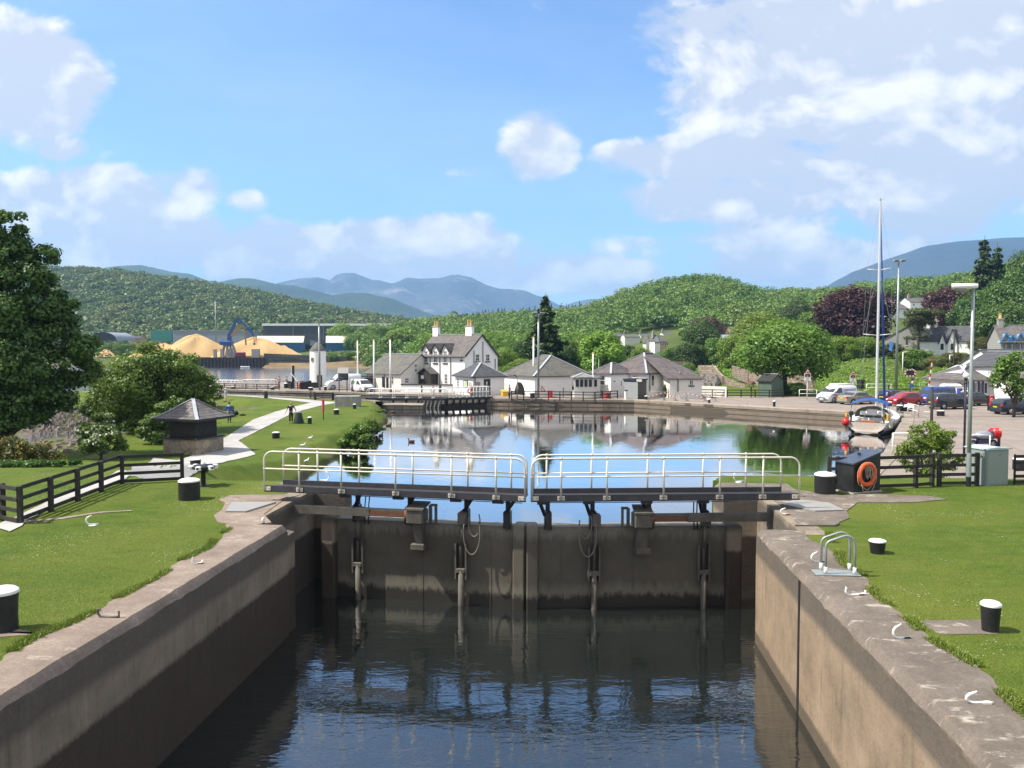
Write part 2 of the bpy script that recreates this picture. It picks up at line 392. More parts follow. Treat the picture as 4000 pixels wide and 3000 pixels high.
def M_water(name, s1, s2, st, col=(.010, .013, .012), rough=.015, stretch=(1, 1, 1), calm=None, refl=2.4):
    """dark peaty water under a rippled skin that mirrors more the flatter it is seen"""
    mt, q = newmat(name); p = q.geo(); v = q.vscale(p, stretch)
    n1 = q.noise(v, s1, 3, .5, .4); n2 = q.noise(v, s2, 3, .55, .2); h = q.m('ADD', n1, q.m('MULTIPLY', n2, .35))
    amp = q.mapr(q.noise(p, calm or .12, 2, .5), .38, .62, .25, 1.0)
    b = q.new('ShaderNodeBump'); q.put(b.inputs['Height'], q.m('MULTIPLY', h, amp)); b.inputs['Strength'].default_value = st; b.inputs['Distance'].default_value = .05
    fr = q.new('ShaderNodeFresnel'); fr.inputs['IOR'].default_value = 1.33; q.l.new(b.outputs[0], fr.inputs['Normal'])
    df = q.new('ShaderNodeBsdfDiffuse'); df.inputs[0].default_value = col + (1,)
    gl = q.new('ShaderNodeBsdfGlossy'); gl.inputs['Roughness'].default_value = rough; gl.inputs[0].default_value = (1, 1, 1, 1)
    q.l.new(b.outputs[0], gl.inputs['Normal']); mx = q.new('ShaderNodeMixShader')
    q.put(mx.inputs[0], q.m('MINIMUM', q.m('MULTIPLY', fr.outputs[0], refl), .92)); q.l.new(df.outputs[0], mx.inputs[1]); q.l.new(gl.outputs[0], mx.inputs[2])
    q.l.new(mx.outputs[0], q.out.inputs[0]); q.n.remove(q.bs); return mt
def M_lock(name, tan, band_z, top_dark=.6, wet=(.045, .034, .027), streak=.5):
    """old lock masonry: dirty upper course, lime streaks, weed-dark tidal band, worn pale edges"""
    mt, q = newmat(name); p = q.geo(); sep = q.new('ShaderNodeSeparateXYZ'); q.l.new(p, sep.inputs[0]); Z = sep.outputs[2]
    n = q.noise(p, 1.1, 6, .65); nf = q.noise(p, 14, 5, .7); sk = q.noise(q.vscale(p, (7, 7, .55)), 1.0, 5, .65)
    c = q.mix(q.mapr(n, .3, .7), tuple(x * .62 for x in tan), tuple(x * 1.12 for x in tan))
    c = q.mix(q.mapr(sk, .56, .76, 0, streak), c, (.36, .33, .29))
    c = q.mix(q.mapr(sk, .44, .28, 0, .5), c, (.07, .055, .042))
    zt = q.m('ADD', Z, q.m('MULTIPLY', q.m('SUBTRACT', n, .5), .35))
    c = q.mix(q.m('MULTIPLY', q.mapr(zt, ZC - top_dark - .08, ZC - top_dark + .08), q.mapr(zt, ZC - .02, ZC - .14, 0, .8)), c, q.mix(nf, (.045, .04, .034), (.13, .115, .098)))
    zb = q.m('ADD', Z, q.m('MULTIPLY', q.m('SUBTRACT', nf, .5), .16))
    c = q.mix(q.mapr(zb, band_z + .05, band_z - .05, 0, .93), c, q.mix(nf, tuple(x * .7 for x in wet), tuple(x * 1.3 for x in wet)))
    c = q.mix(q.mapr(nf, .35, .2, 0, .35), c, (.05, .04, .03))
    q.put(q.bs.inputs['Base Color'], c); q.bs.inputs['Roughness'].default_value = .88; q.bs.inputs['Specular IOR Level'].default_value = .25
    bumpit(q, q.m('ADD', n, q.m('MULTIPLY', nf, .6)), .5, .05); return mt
def M_coping(name, base, white=.5):
    mt, q = newmat(name); p = q.geo(); r = q.new('ShaderNodeVectorRotate', rotation_type='Z_AXIS'); q.l.new(p, r.inputs['Vector']); r.inputs['Angle'].default_value = YAW
    v = r.outputs[0]
    n = q.noise(p, 1.2, 6, .65); nf = q.noise(p, 22, 5, .75); bl = q.noise(q.vscale(v, (1.2, 2.6, 1)), 1.5, 7, .72)
    c = q.mix(q.mapr(n, .32, .68), tuple(x * .68 for x in base), tuple(x * 1.2 for x in base))
    c = q.mix(q.mapr(nf, .62, .30, 0, .55), c, tuple(x * .4 for x in base))
    c = q.mix(q.mapr(bl, .56, .67, 0, white), c, (.55, .50, .43))
    c = q.mix(q.mapr(q.noise(p, 2.6, 4, .6), .66, .74, 0, .5), c, (.24, .15, .07))
    q.put(q.bs.inputs['Base Color'], c); q.bs.inputs['Roughness'].default_value = .9; q.bs.inputs['Specular IOR Level'].default_value = .2
    bumpit(q, q.m('ADD', n, nf), .6, .03); return mt
def M_gate():
    mt, q = newmat('gate_plate'); p = q.geo(); sep = q.new('ShaderNodeSeparateXYZ'); q.l.new(p, sep.inputs[0]); Z = sep.outputs[2]
    n = q.noise(p, .9, 5, .6); nf = q.noise(p, 11, 5, .75); sk = q.noise(q.vscale(p, (6, 6, .5)), 1, 5, .65)
    c = q.mix(q.mapr(n, .3, .7), (.072, .063, .047), (.125, .108, .082))
    up = q.m('MULTIPLY', q.mapr(q.m('ADD', Z, q.m('MULTIPLY', sk, .9)), 2.35, 2.6), .75)
    c = q.mix(up, c, q.mix(nf, (.10, .095, .08), (.34, .31, .25)))
    zb = q.m('ADD', Z, q.m('ADD', q.m('MULTIPLY', q.m('SUBTRACT', sk, .5), .55), q.m('MULTIPLY', q.m('SUBTRACT', nf, .5), .35)))
    c = q.mix(q.mapr(zb, .36, .28, 0, .95), c, (.014, .012, .009))
    pale = q.m('MULTIPLY', q.mapr(zb, .36, .42), q.mapr(zb, .75, .5, 0, .45)); c = q.mix(pale, c, (.23, .22, .17))
    c = q.mix(q.mapr(sk, .66, .74, 0, .35), c, (.12, .075, .04))
    q.put(q.bs.inputs['Base Color'], c); q.bs.inputs['Roughness'].default_value = .8; bumpit(q, nf, .25, .02); return mt
def M_slate(name, c, moss=.2, sc=(3.2, 5.0)):
    mt, q = newmat(name); p = q.tc(); sep = q.new('ShaderNodeSeparateXYZ'); q.l.new(p, sep.inputs[0]); X, Y, Z = sep.outputs
    cb = q.new('ShaderNodeCombineXYZ'); q.put(cb.inputs[0], q.m('ADD', X, q.m('MULTIPLY', Y, .93))); q.put(cb.inputs[1], Z)
    br = q.new('ShaderNodeTexBrick'); q.l.new(cb.outputs[0], br.inputs['Vector']); br.inputs['Scale'].default_value = 1
    br.inputs['Brick Width'].default_value = 1 / sc[0]; br.inputs['Row Height'].default_value = 1 / sc[1]; br.inputs['Mortar Size'].default_value = .012
    br.inputs['Color1'].default_value = tuple(x * .72 for x in c) + (1,); br.inputs['Color2'].default_value = tuple(x * 1.3 for x in c) + (1,); br.inputs['Mortar'].default_value = tuple(x * .35 for x in c) + (1,)
    n = q.noise(p, .8, 5, .65); nf = q.noise(p, 9, 5, .7)
    col = q.mix(q.mapr(n, .48, .68, 0, moss * 2.2), br.outputs[0], (.13, .125, .085))
    col = q.mix(q.mapr(nf, .62, .74, 0, .55), col, (.26, .25, .23))
    col = q.mix(q.mapr(nf, .42, .28, 0, .5), col, tuple(x * .4 for x in c))
    q.put(q.bs.inputs['Base Color'], col); q.bs.inputs['Roughness'].default_value = .72; q.bs.inputs['Specular IOR Level'].default_value = .35
    bumpit(q, br.outputs['Fac'], .5, -.02); return mt
def M_stone(name, c, w, h, mortar=.02, bump=.7, crazy=False):
    mt, q = newmat(name); p = q.tc(); sep = q.new('ShaderNodeSeparateXYZ'); q.l.new(p, sep.inputs[0]); X, Y, Z = sep.outputs
    cb = q.new('ShaderNodeCombineXYZ'); q.put(cb.inputs[0], q.m('ADD', X, Y)); q.put(cb.inputs[1], Z)
    n = q.noise(p, 1.3, 5, .65); nf = q.noise(p, 12, 5, .7)
    if crazy:
        vo = q.new('ShaderNodeTexVoronoi', feature='DISTANCE_TO_EDGE'); q.l.new(cb.outputs[0], vo.inputs['Vector']); vo.inputs['Scale'].default_value = w
        v2 = q.new('ShaderNodeTexVoronoi'); q.l.new(cb.outputs[0], v2.inputs['Vector']); v2.inputs['Scale'].default_value = w
        edge = q.mapr(vo.outputs[0], .0, .022); sp = q.new('ShaderNodeSeparateColor'); q.l.new(v2.outputs['Color'], sp.inputs[0])
        col = q.mix(sp.outputs[0], tuple(x * .8 for x in c), tuple(x * 1.2 for x in c)); col = q.mix(q.m('MULTIPLY', sp.outputs[1], .5), col, (.20, .20, .185)); col = q.mix(edge, (.06, .05, .04), col); hgt = edge
    else:
        br = q.new('ShaderNodeTexBrick'); q.l.new(cb.outputs[0], br.inputs['Vector']); br.inputs['Scale'].default_value = 1
        br.inputs['Brick Width'].default_value = w; br.inputs['Row Height'].default_value = h; br.inputs['Mortar Size'].default_value = mortar
        br.inputs['Color1'].default_value = tuple(x * .75 for x in c) + (1,); br.inputs['Color2'].default_value = tuple(x * 1.2 for x in c) + (1,); br.inputs['Mortar'].default_value = tuple(x * .4 for x in c) + (1,)
        col = br.outputs[0]; hgt = q.m('SUBTRACT', 1.0, br.outputs['Fac'])
    col = q.mix(q.mapr(n, .45, .7, 0, .6), col, tuple(x * .5 for x in c)); col = q.mix(q.mapr(nf, .58, .75, 0, .4), col, (.30, .27, .22))
    q.put(q.bs.inputs['Base Color'], col); q.bs.inputs['Roughness'].default_value = .88; bumpit(q, q.m('ADD', hgt, q.m('MULTIPLY', nf, .4)), bump, .04); return mt
def M_leaf(name, c, c2, trans=.35, wood=0.0):
    mt, q = newmat(name); rnd = q.geo('Random Per Island'); oi = q.new('ShaderNodeObjectInfo').outputs['Random']
    n = q.noise(q.tc(), .35, 3, .6)
    col = q.mix(q.m('ADD', q.m('MULTIPLY', rnd, .55 if not wood else .22), q.mapr(n, .35, .65, 0, .45 if not wood else .2)), c, c2)
    if wood:
        g = q.geo(); n2, n3 = q.noise(g, .11 * wood, 3, .55), q.noise(q.vscale(g, (1, 1, 1), (40, 9, 3)), .018 * wood, 4, .6)
        col = q.mix(q.mapr(n2, .40, .62, 0, .75), col, c2); col = q.mix(q.mapr(n2, .42, .30, 0, .7), col, tuple(x * .45 for x in c)); col = q.mix(q.mapr(n3, .50, .66, 0, .55), col, (c2[0] * 1.25, c2[1] * .95, c2[2] * 1.1))
    hs = q.new('ShaderNodeHueSaturation'); q.l.new(col, hs.inputs['Color']); q.put(hs.inputs['Value'], q.mapr(oi, 0, 1, .82, 1.2)); q.put(hs.inputs['Hue'], q.mapr(oi, 0, 1, .49, .512))
    df = q.new('ShaderNodeBsdfDiffuse'); tr = q.new('ShaderNodeBsdfTranslucent'); mx = q.new('ShaderNodeMixShader'); gl = q.new('ShaderNodeBsdfGlossy'); m2 = q.new('ShaderNodeMixShader')
    q.l.new(hs.outputs[0], df.inputs[0]); q.l.new(hs.outputs[0], tr.inputs[0]); mx.inputs[0].default_value = trans
    q.l.new(df.outputs[0], mx.inputs[1]); q.l.new(tr.outputs[0], mx.inputs[2]); gl.inputs['Roughness'].default_value = .5
    m2.inputs[0].default_value = .035; q.l.new(mx.outputs[0], m2.inputs[1]); q.l.new(gl.outputs[0], m2.inputs[2]); q.l.new(m2.outputs[0], q.out.inputs[0])
    q.n.remove(q.bs); return mt
def M_mountain(name, c, rock, hi):
    mt, q = newmat(name); p = q.geo(); n = q.noise(p, .0011, 8, .62); nf = q.noise(q.vscale(p, (1, 1, 1.6)), .0045, 7, .68)
    col = q.mix(q.mapr(n, .35, .65), tuple(x * .6 for x in c), tuple(x * 1.3 for x in c)); col = q.mix(q.mapr(nf, .55, .70, 0, hi), col, rock)
    q.put(q.bs.inputs['Base Color'], col); q.bs.inputs['Roughness'].default_value = .95; q.bs.inputs['Specular IOR Level'].default_value = .1; bumpit(q, nf, .8, 60.0); return mt
def M_gravel(name, c, sc=40, var=.35, cracks=False):
    mt, q = newmat(name); p = q.geo(); n = q.noise(p, .5, 5, .6); nf = q.noise(p, sc, 4, .75); nm = q.noise(p, 4, 4, .65)
    col = q.mix(q.mapr(n, .3, .7), tuple(x * (1 - var * .6) for x in c), tuple(x * (1 + var * .4) for x in c)); col = q.mix(q.mapr(nf, .6, .3, 0, .5), col, tuple(x * .45 for x in c))
    col = q.mix(q.mapr(nm, .62, .75, 0, .4), col, tuple(min(1, x * 1.35) for x in c))
    if cracks:
        vo = q.new('ShaderNodeTexVoronoi', feature='DISTANCE_TO_EDGE'); q.l.new(p, vo.inputs['Vector']); vo.inputs['Scale'].default_value = .11
        col = q.mix(q.mapr(vo.outputs[0], .012, .0, 0, .45), col, tuple(x * .45 for x in c))
    q.put(q.bs.inputs['Base Color'], col); q.bs.inputs['Roughness'].default_value = .92; q.bs.inputs['Specular IOR Level'].default_value = .2; bumpit(q, nf, .5, .02); return mt

m_ground = M_grass()
m_basin = M_water('basin_water', 1.8, 6.5, .17, stretch=(1, .5, 1), rough=.03)
m_cham = M_water('chamber_water', 1.7, 5.6, .34, stretch=(.7, 1.6, 1), calm=.20, refl=3.3)
m_sea = M_water('sea_water', .5, 2.2, .8, col=(.03, .07, .13), rough=.14, calm=.02, refl=2.0)
m_wallL = M_lock('lock_masonry_brown', (.25, .205, .155), 1.62)  # brown weathered masonry with a dark wet band below
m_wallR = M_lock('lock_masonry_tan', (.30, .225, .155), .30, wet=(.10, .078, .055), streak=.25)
m_copL = M_coping('coping_stone_brown', (.27, .215, .175), .35)
m_copR = M_coping('coping_stone_grey', (.185, .155, .130), .62)
m_gate = M_gate()
m_slate = M_slate('slate_grey', (.125, .112, .112)); m_slate2 = M_slate('slate_mossy', (.115, .112, .105), .5); m_slate3 = M_slate('slate_purple', (.115, .095, .098), .15); m_slated = M_slate('slate_dark', (.075, .078, .088), .06)
m_white = mat('white_harling', (.82, .81, .79), .05, 1.3, .8, bump=.25, c2=(.88, .87, .85))
m_cream = mat('cream_harling', (.68, .66, .61), .08, 1.3, .85, bump=.25)
m_greyw = mat('grey_harling', (.30, .29, .27), .1, 1.3, .85, bump=.25)
m_wpaint = mat('white_paint', (.78, .77, .74), .08, 5, .4, c2=(.85, .84, .80))
m_cpaint = mat('cream_railing_paint', (.60, .565, .47), .08, 6, .38, c2=(.68, .645, .55))
m_bpaint = mat('black_paint', (.012, .012, .014), .3, 5, .42, c2=(.030, .030, .032))
m_bwood = mat('black_timber', (.020, .018, .016), .35, 5, .75, bump=.3, c2=(.045, .040, .035), stretch=(1, 1, 1))
m_beam = mat('dark_steel', (.038, .038, .044), .25, 4, .5, c2=(.060, .060, .068))
m_rsteel = mat('weathered_steel', (.085, .078, .066), .4, 3, .7, bump=.2, c2=(.15, .135, .11))
m_rust = mat('rust', (.14, .062, .034), .4, 6, .85, bump=.2)
m_galv = mat('galvanised_steel', (.28, .315, .31), .12, 5, .42, metal=.35)
m_lead = mat('lead_flashing', (.40, .42, .45), .12, 4, .5, metal=.1)
m_glass = mat('window_glass', (.025, .032, .042), .3, 2, .08, spec=.9)
m_dark = mat('dark_interior', (.006, .006, .007), .2, 3, .9)
m_conc = mat('pale_concrete', (.34, .32, .29), .2, 2, .85, bump=.3, world=True)
m_plate = mat('grey_cover_plate', (.27, .26, .245), .1, 3, .5)
m_quay = M_stone('quay_ashlar', (.235, .190, .145), 1.6, .46, .05, 1.0); m_rubble = M_stone('rubble_masonry', (.13, .12, .105), .9, .55, .05, 1.0)
m_crazy = M_stone('crazy_paved_stone', (.34, .265, .185), 2.1, 2.1, crazy=True)
m_path = M_gravel('gravel_path', (.43, .415, .40), 46); m_pave = M_gravel('quay_surface', (.285, .24, .21), 20, cracks=True); m_tar = M_gravel('car_park_surface', (.29, .245, .215), 26, cracks=True)
m_red = mat('red_plastic', (.52, .018, .02), .15, 5, .35); m_orange = mat('lifebuoy_orange', (.62, .10, .025), .12, 7, .5); m_yellow = mat('yellow_plastic', (.72, .42, .02), .12, 5, .45)
m_rope = mat('pale_rope', (.42, .36, .27), .25, 30, .9); m_hose = mat('grey_hose', (.17, .16, .14), .3, 9, .7)
m_bark = mat('bark', (.062, .048, .036), .4, 6, .95, bump=.7, stretch=(1, 1, .25))
m_blue = mat('blue_canvas', (.012, .075, .26), .2, 6, .7); m_sand = mat('wood_chip', (.50, .33, .15), .22, 1.2, .95, bump=.5, world=True)
lf_mid = M_leaf('leaf_mid_green', (0.075, 0.144, 0.020), (0.175, 0.281, 0.043)); lf_dark = M_leaf('leaf_dark_green', (0.040, 0.083, 0.015), (0.106, 0.181, 0.033), .3)
lf_light = M_leaf('leaf_bright_green', (0.119, 0.213, 0.025), (0.250, 0.375, 0.050)); lf_copper = M_leaf('leaf_copper', (0.043, 0.015, 0.018), (0.112, 0.045, 0.045), .25)
lf_conif = M_leaf('leaf_conifer', (0.033, 0.070, 0.020), (0.094, 0.150, 0.045), .15); lf_pine = M_leaf('leaf_pine', (0.056, 0.083, 0.025), (0.138, 0.169, 0.056), .15)
lf_far = M_leaf('leaf_wooded_hill', (0.075, 0.140, 0.022), (0.169, 0.250, 0.048), .25, 1.0); lf_hill = M_leaf('leaf_hill_distant', (0.075, 0.119, 0.025), (0.163, 0.206, 0.053), .25, .6)
lf_lawn = M_leaf('lawn_blade', (.095, .150, .014), (.20, .24, .036), .3); lf_bush = M_leaf('leaf_fresh_green', (.095, .185, .022), (.19, .31, .045)); lf_gorse = M_leaf('leaf_gorse', (0.075, 0.094, 0.020), (0.144, 0.156, 0.035)); pt_yel = M_leaf('petal_yellow', (0.525, 0.312, 0.015), (0.750, 0.500, 0.025), .2); pt_white = M_leaf('petal_cream', (0.600, 0.600, 0.525), (0.750, 0.750, 0.750), .2)

# ---------------------------------------------------------------- the ground: one sheet to the horizon
def grid_obj(name, xs, ys, zs, m, smooth=True):
    ny, nx = xs.shape; co = np.stack([xs, ys, zs], -1).reshape(-1, 3).astype(np.float32)
    i = (np.arange(ny - 1)[:, None] * nx + np.arange(nx - 1)[None]).ravel()
    q = np.stack([i, i + 1, i + nx + 1, i + nx], -1).astype(np.int32)
    me = bpy.data.meshes.new(name); me.vertices.add(len(co)); me.vertices.foreach_set('co', co.ravel())
    me.loops.add(q.size); me.loops.foreach_set('vertex_index', q.ravel()); me.polygons.add(len(q)); me.polygons.foreach_set('loop_start', np.arange(len(q), dtype=np.int32) * 4)
    me.polygons.foreach_set('use_smooth', np.full(len(q), smooth)); me.update(calc_edges=True); me.validate(); me.materials.append(m)
    o = bpy.data.objects.new(name, me); C.objects.link(o); return o
_r = np.concatenate([np.geomspace(4.5, 130, 430), np.geomspace(131.5, 2300, 190)[0:]]); _an = np.tan(np.linspace(-1.0, 1.0, 520)) 
_Y, _A = np.meshgrid(_r, _an, indexing='ij'); _X = _Y * _A
g = grid_obj('ground', _X, _Y, height(_X, _Y), m_ground); g['kind'] = 'structure'

def flat(name, pts, z, m, z0=None):
    mb = MB(); mb.quad(*[(p[0], p[1], z) for p in pts]); o = setting(name, mb, m)
    bm = bmesh.new(); bm.from_mesh(o.data); bmesh.ops.triangulate(bm, faces=bm.faces, ngon_method='EAR_CLIP')
    for f in bm.faces:
        if f.normal.z < 0: f.normal_flip()
    bm.to_mesh(o.data); bm.free(); return o
bx = [(p[0], p[1]) for p in [L(26.9, TL - .4), (-13.5, 31.5), (-13.2, 66), (-13.9, 80), (-17, 94), (-18.5, 98)]] + [(-3.2, 100.2)] + [(0, 99.3), (15, 96.8), (21.5, 91), (29.5, 82.9), (33.5, 79.4), (39.4, 78.6), (34.3, 67.8), (23.4, 47.6), (16, 36), (9.6, 30.5)] + [tuple(L(27.2, TR + .4)[:2])]
flat('canal_basin_water', bx, 0.0, m_basin)
flat('lock_chamber_water', [tuple(L(s, t)[:2]) for s, t in ((-13, TL - .2), (19.7, TL - .2), (19.7, TL - 1.9), (24.6, TL - 1.9), (24.6, TL - .2), (26.85, TL - .3), (27.15, TR + .3), (24.6, TR + .2), (24.6, TR + 1.9), (19.7, TR + 1.9), (19.7, TR + .2), (-13, TR + .2))], 0.004, m_cham)
flat('sea_lock_water', CHAN, 0.002, m_basin)
flat('sea_water', [(-17, 141), (-17, 392), (-420, 430), (-420, 141), (-150, 60), (-60, 20), (-30, 20), (-25, 60), (-60, 110), (-75, 141)], SEA_Z, m_sea)

def sheet(name, polys, m, dz=.012, n=40, wob=0.0):
    """a laid surface draped on the ground between two picture edges (left edge points, right edge points)"""
    mb = MB(); A, B = polys
    A = [T(*p) for p in A]; B = [T(*p) for p in B]
    def samp(pts, k):
        ln = [0]; 
        for i in range(1, len(pts)): ln.append(ln[-1] + (pts[i] - pts[i - 1]).length)
        t = k * ln[-1]; i = max(j for j in range(len(ln)) if ln[j] <= t + 1e-9); i = min(i, len(pts) - 2)
        return pts[i].lerp(pts[i + 1], (t - ln[i]) / max(1e-6, ln[i + 1] - ln[i]))
    rows = []
    for i in range(n + 1):
        a, b = samp(A, i / n), samp(B, i / n); row = []
        for j in range(15):
            p = a.lerp(b, j / 14)
            if j in (0, 14) and wob: p = p + Vector((math.sin(i * 2.1 + j), math.cos(i * 1.3), 0)) * wob * random.uniform(-1, 1)
            row.append((p.x, p.y, hz(p.x, p.y) + dz))
        rows.append(row)
    mb.smooth = True; mb.grid(rows); return setting(name, mb, m)
sheet('path', ([(470, 1880), (560, 1822), (690, 1800), (830, 1742), (990, 1640), (1080, 1608), (1150, 1589), (1215, 1574), (1238, 1566)],
               [(690, 1868), (770, 1850), (890, 1802), (1000, 1776), (932, 1722), (1040, 1668), (1150, 1612), (1260, 1584), (1330, 1572)]), m_path, .035, 120, .05)
sheet('fence_path', ([(1225, 1575), (1130, 1564), (1000, 1552), (880, 1545), (790, 1541)], [(1250, 1566), (1180, 1560), (1000, 1548.5), (880, 1541), (790, 1537)]), m_path, .03, 60, .05)
sheet('side_path', ([(600, 1790), (520, 1822), (420, 1868), (330, 1905), (215, 1950), (80, 2012), (-30, 2060)], [(700, 1800), (600, 1838), (470, 1888), (380, 1908), (262, 1955), (150, 2012), (40, 2080)]), m_path, .03, 80, .05)
flat('quay_surface', [(-3.4, 99.8)] + [(p[0] + .0, p[1] + .2) for p in QUAY[::-1][1:]] + [(9.5, 31.5), (24, 33.5), (60, 36), (95, 60), (80, 96), (62, 97.5), (45, 101), (36, 103), (24, 104), (24, 126), (-60, 150), (-60, 131), (-40, 120.5), (-26.5, 116), (-3.5, 104.6)], .985, m_pave)
for s_ in ():
    pass
# ---------------------------------------------------------------- mountains
def mountain(name, pts, dist, depth, m, rough, amp, seed, base=-20):
    px = np.linspace(pts[0][0], pts[-1][0], 420); py = np.interp(px, [p[0] for p in pts], [p[1] for p in pts])
    k = np.linspace(-1, 1, 60)
    rng = np.random.default_rng(seed)
    def fb(u, v):
        r = np.zeros_like(u)
        for o in range(6):
            f = 2 ** o; ph = rng.random(6) * 6.28
            r += (np.sin(u * f * 2.1 + v * f * 1.3 + ph[0]) + np.sin(u * f * 1.1 - v * f * 2.4 + ph[1]) + np.sin(v * f * 2.9 + u * f * .4 + ph[2])) / 3 / f ** .9
        return r
    K, PX = np.meshgrid(k, px, indexing='ij'); PY = np.broadcast_to(py, K.shape)
    Y = dist + K * depth; X = (PX - 2000) / F * dist * (1 + .0 * K)
    top = (1358 - PY) / F * dist + CZ
    nz = fb(X / rough, Y / rough)
    ridge = np.clip(1 - np.abs(K) ** 1.15 * (1 + .22 * nz), 0, 1)
    Z = base + (top - base) * ridge + nz * amp * (1 - ridge) * ridge * 4 + fb(X / rough * 5, Y / rough * 5) * amp * .05
    o = grid_obj(name, X, Y, Z, m); o['kind'] = 'structure'; return o
mountain('near_hillside', [(-600, 1330), (0, 1180), (250, 1100), (380, 1068), (430, 1048), (500, 1040), (560, 1035), (620, 1048), (680, 1062), (745, 1068), (800, 1092), (860, 1104), (950, 1086), (1010, 1092), (1080, 1108), (1150, 1115), (1250, 1140), (1330, 1158), (1400, 1147), (1450, 1149), (1540, 1170), (1650, 1212), (1720, 1236), (1800, 1262), (1900, 1300), (2100, 1355)], 4200, 1500, M_mountain('hill_green', (.055, .085, .045), (.12, .115, .09), .3), 420, 60, 3)
mountain('far_mountains', [(300, 1340), (700, 1240), (1000, 1140), (1120, 1104), (1190, 1098), (1225, 1090), (1265, 1088), (1295, 1104), (1312, 1108), (1345, 1088), (1375, 1083), (1410, 1083), (1445, 1100), (1480, 1112), (1555, 1109), (1590, 1094), (1615, 1088), (1650, 1091), (1720, 1088), (1760, 1078), (1795, 1077), (1840, 1085), (1900, 1112), (1970, 1131), (2000, 1131), (2060, 1142), (2120, 1160), (2180, 1190), (2204, 1196), (2240, 1184), (2290, 1173), (2340, 1168), (2380, 1170), (2450, 1182), (2600, 1230), (2900, 1330), (3100, 1355)], 7400, 2300, M_mountain('mountain_rock_hazed', (.070, .082, .092), (.30, .28, .27), .75), 900, 170, 11)  # rock colour turned blue-grey, part of the haze painted into it
mountain('right_mountain', [(2500, 1356), (2900, 1250), (3100, 1172), (3170, 1148), (3250, 1110), (3330, 1060), (3400, 1035), (3470, 1008), (3540, 984), (3600, 962), (3700, 948), (3800, 938), (3900, 931), (4000, 930), (4200, 915), (4600, 960), (5200, 1200)], 5200, 2300, M_mountain('moor_slope_hazed', (.032, .042, .046), (.085, .085, .07), .45), 700, 55, 5)  # moor colour cooled towards blue, haze tint put into it as well
# ---------------------------------------------------------------- lock masonry
def lock_wall(sg, label, mw, mc, w):
    t0 = TL if sg < 0 else TR; e = 19.35 if sg < 0 else 19.85
    th = thing('lock_wall', label, 'lock wall', (0, 0, 0)); rnd = random.Random(5 + sg)
    ss = np.concatenate([np.arange(-12, e - .2, .16), [e - .06, e]])
    lip, bev, fac = [], [], []
    for i, s in enumerate(ss):
        j = rnd.uniform(-.006, .006); ch = .115 + .012 * math.sin(s * 3.1) + rnd.uniform(-.008, .012) + (.04 if rnd.random() < .04 else 0); en = .08 if i == len(ss) - 1 else 0.0
        top = ZC + .026 - en * .8; q = lambda dt, z: L(s, t0 + sg * dt, z - (en * .8 if z > 2 else 0))
        fac.append([q(0, -4), q(0, -.5), q(.004, .6), q(j, 1.6), q(.0 + j, ZC - .62), q(j * .6, ZC - .34), q(0, ZC - ch)])
        bev.append([q(0, ZC - ch), q(ch * .42, ZC - ch * .42 + .006), q(ch * .9, ZC + .026)])
        wid = w + .08 * math.sin(s * 1.1 + 2) + .06 * math.sin(s * 2.9) + rnd.uniform(-.035, .035)
        if s > 17.6: wid += .35 * float(sstep(17.6, 19.5, s)) * (2.2 if sg < 0 else .2)
        lip.append([q(ch * .9, ZC + .026), q(.4, ZC + .026), q(wid * .7, ZC + .024), q(wid, ZC + .016), q(wid + .1, ZC - .15)])
    mb = MB(); mb.grid(fac); mb.quad(*([p for p in fac[-1]] + [L(e + .02, t0 + sg * 1.15, ZC - .05), L(e + .02, t0 + sg * 1.15, -4)])); mb.put('wall_face', mw, th)
    mb = MB(); mb.smooth = True; mb.grid(bev); mb.smooth = False; mb.grid(lip); mb.put('coping', mc, th)
    return th
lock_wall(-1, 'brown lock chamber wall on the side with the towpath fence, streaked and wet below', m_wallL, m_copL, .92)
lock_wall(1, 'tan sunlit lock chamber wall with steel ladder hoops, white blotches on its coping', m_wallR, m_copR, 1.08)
for sg, nm in ((-1, 'dark weathered pier behind the gate leaf nearest the towpath fence, with white hook'), (1, 'dark weathered pier behind the gate leaf nearest the lifebuoy cabin, with white hook')):
    t0 = TL if sg < 0 else TR; e = 25.55 if sg < 0 else 26.6
    th = thing('stone_pier', nm, 'pier')
    def ring(z, g=0):
        a = [(24.3, 1.2), (24.3, .0 + g), (e - .5, .0 + g), (e - .15, .12 + g), (e - g, .45), (e - g, 2.4), (24.3, 2.4)]
        return [L(s, t0 + sg * q, z) for s, q in a]
    mb = MB(); mb.grid([ring(-4), ring(2.3), ring(ZC - .12)], True); mb.put('wall_face', m_rubble if 0 else m_wallL, th)
    mb = MB(); mb.grid([ring(ZC - .12), ring(ZC + .0, .05), ring(ZC + .05, .14)], True); mb.quad(*ring(ZC + .05, .14)); mb.put('coping', m_copL if sg < 0 else m_copR, th)
    th = thing('recess_wall', 'dark wet gate recess wall beside the ' + ('towpath' if sg < 0 else 'lifebuoy cabin') + ' end of the gate', 'recess wall')
    mb = MB(); q = t0 + sg * 1.0
    mb.prism([L(19.4, q, -4), L(24.4, q, -4), L(24.4, q, ZC + .01), L(19.4, q, ZC + .01)], LV * (sg * .6)); mb.prism([L(20.0, t0 + sg * .06, -4), L(20.0, q + sg * .2, -4), L(20.0, q + sg * .2, ZC - .1), L(20.0, t0 + sg * .06, ZC - .3)], -LU * .62)
    mb.put('wall_face', m_wallL, th)
def pslab(name, pxs, z, th, m, label, cat, **k):
    mb = MB(); mb.prism([G(x, y, z) for x, y in pxs], (0, 0, -th)); return one(name, mb, m, label, cat, **k)
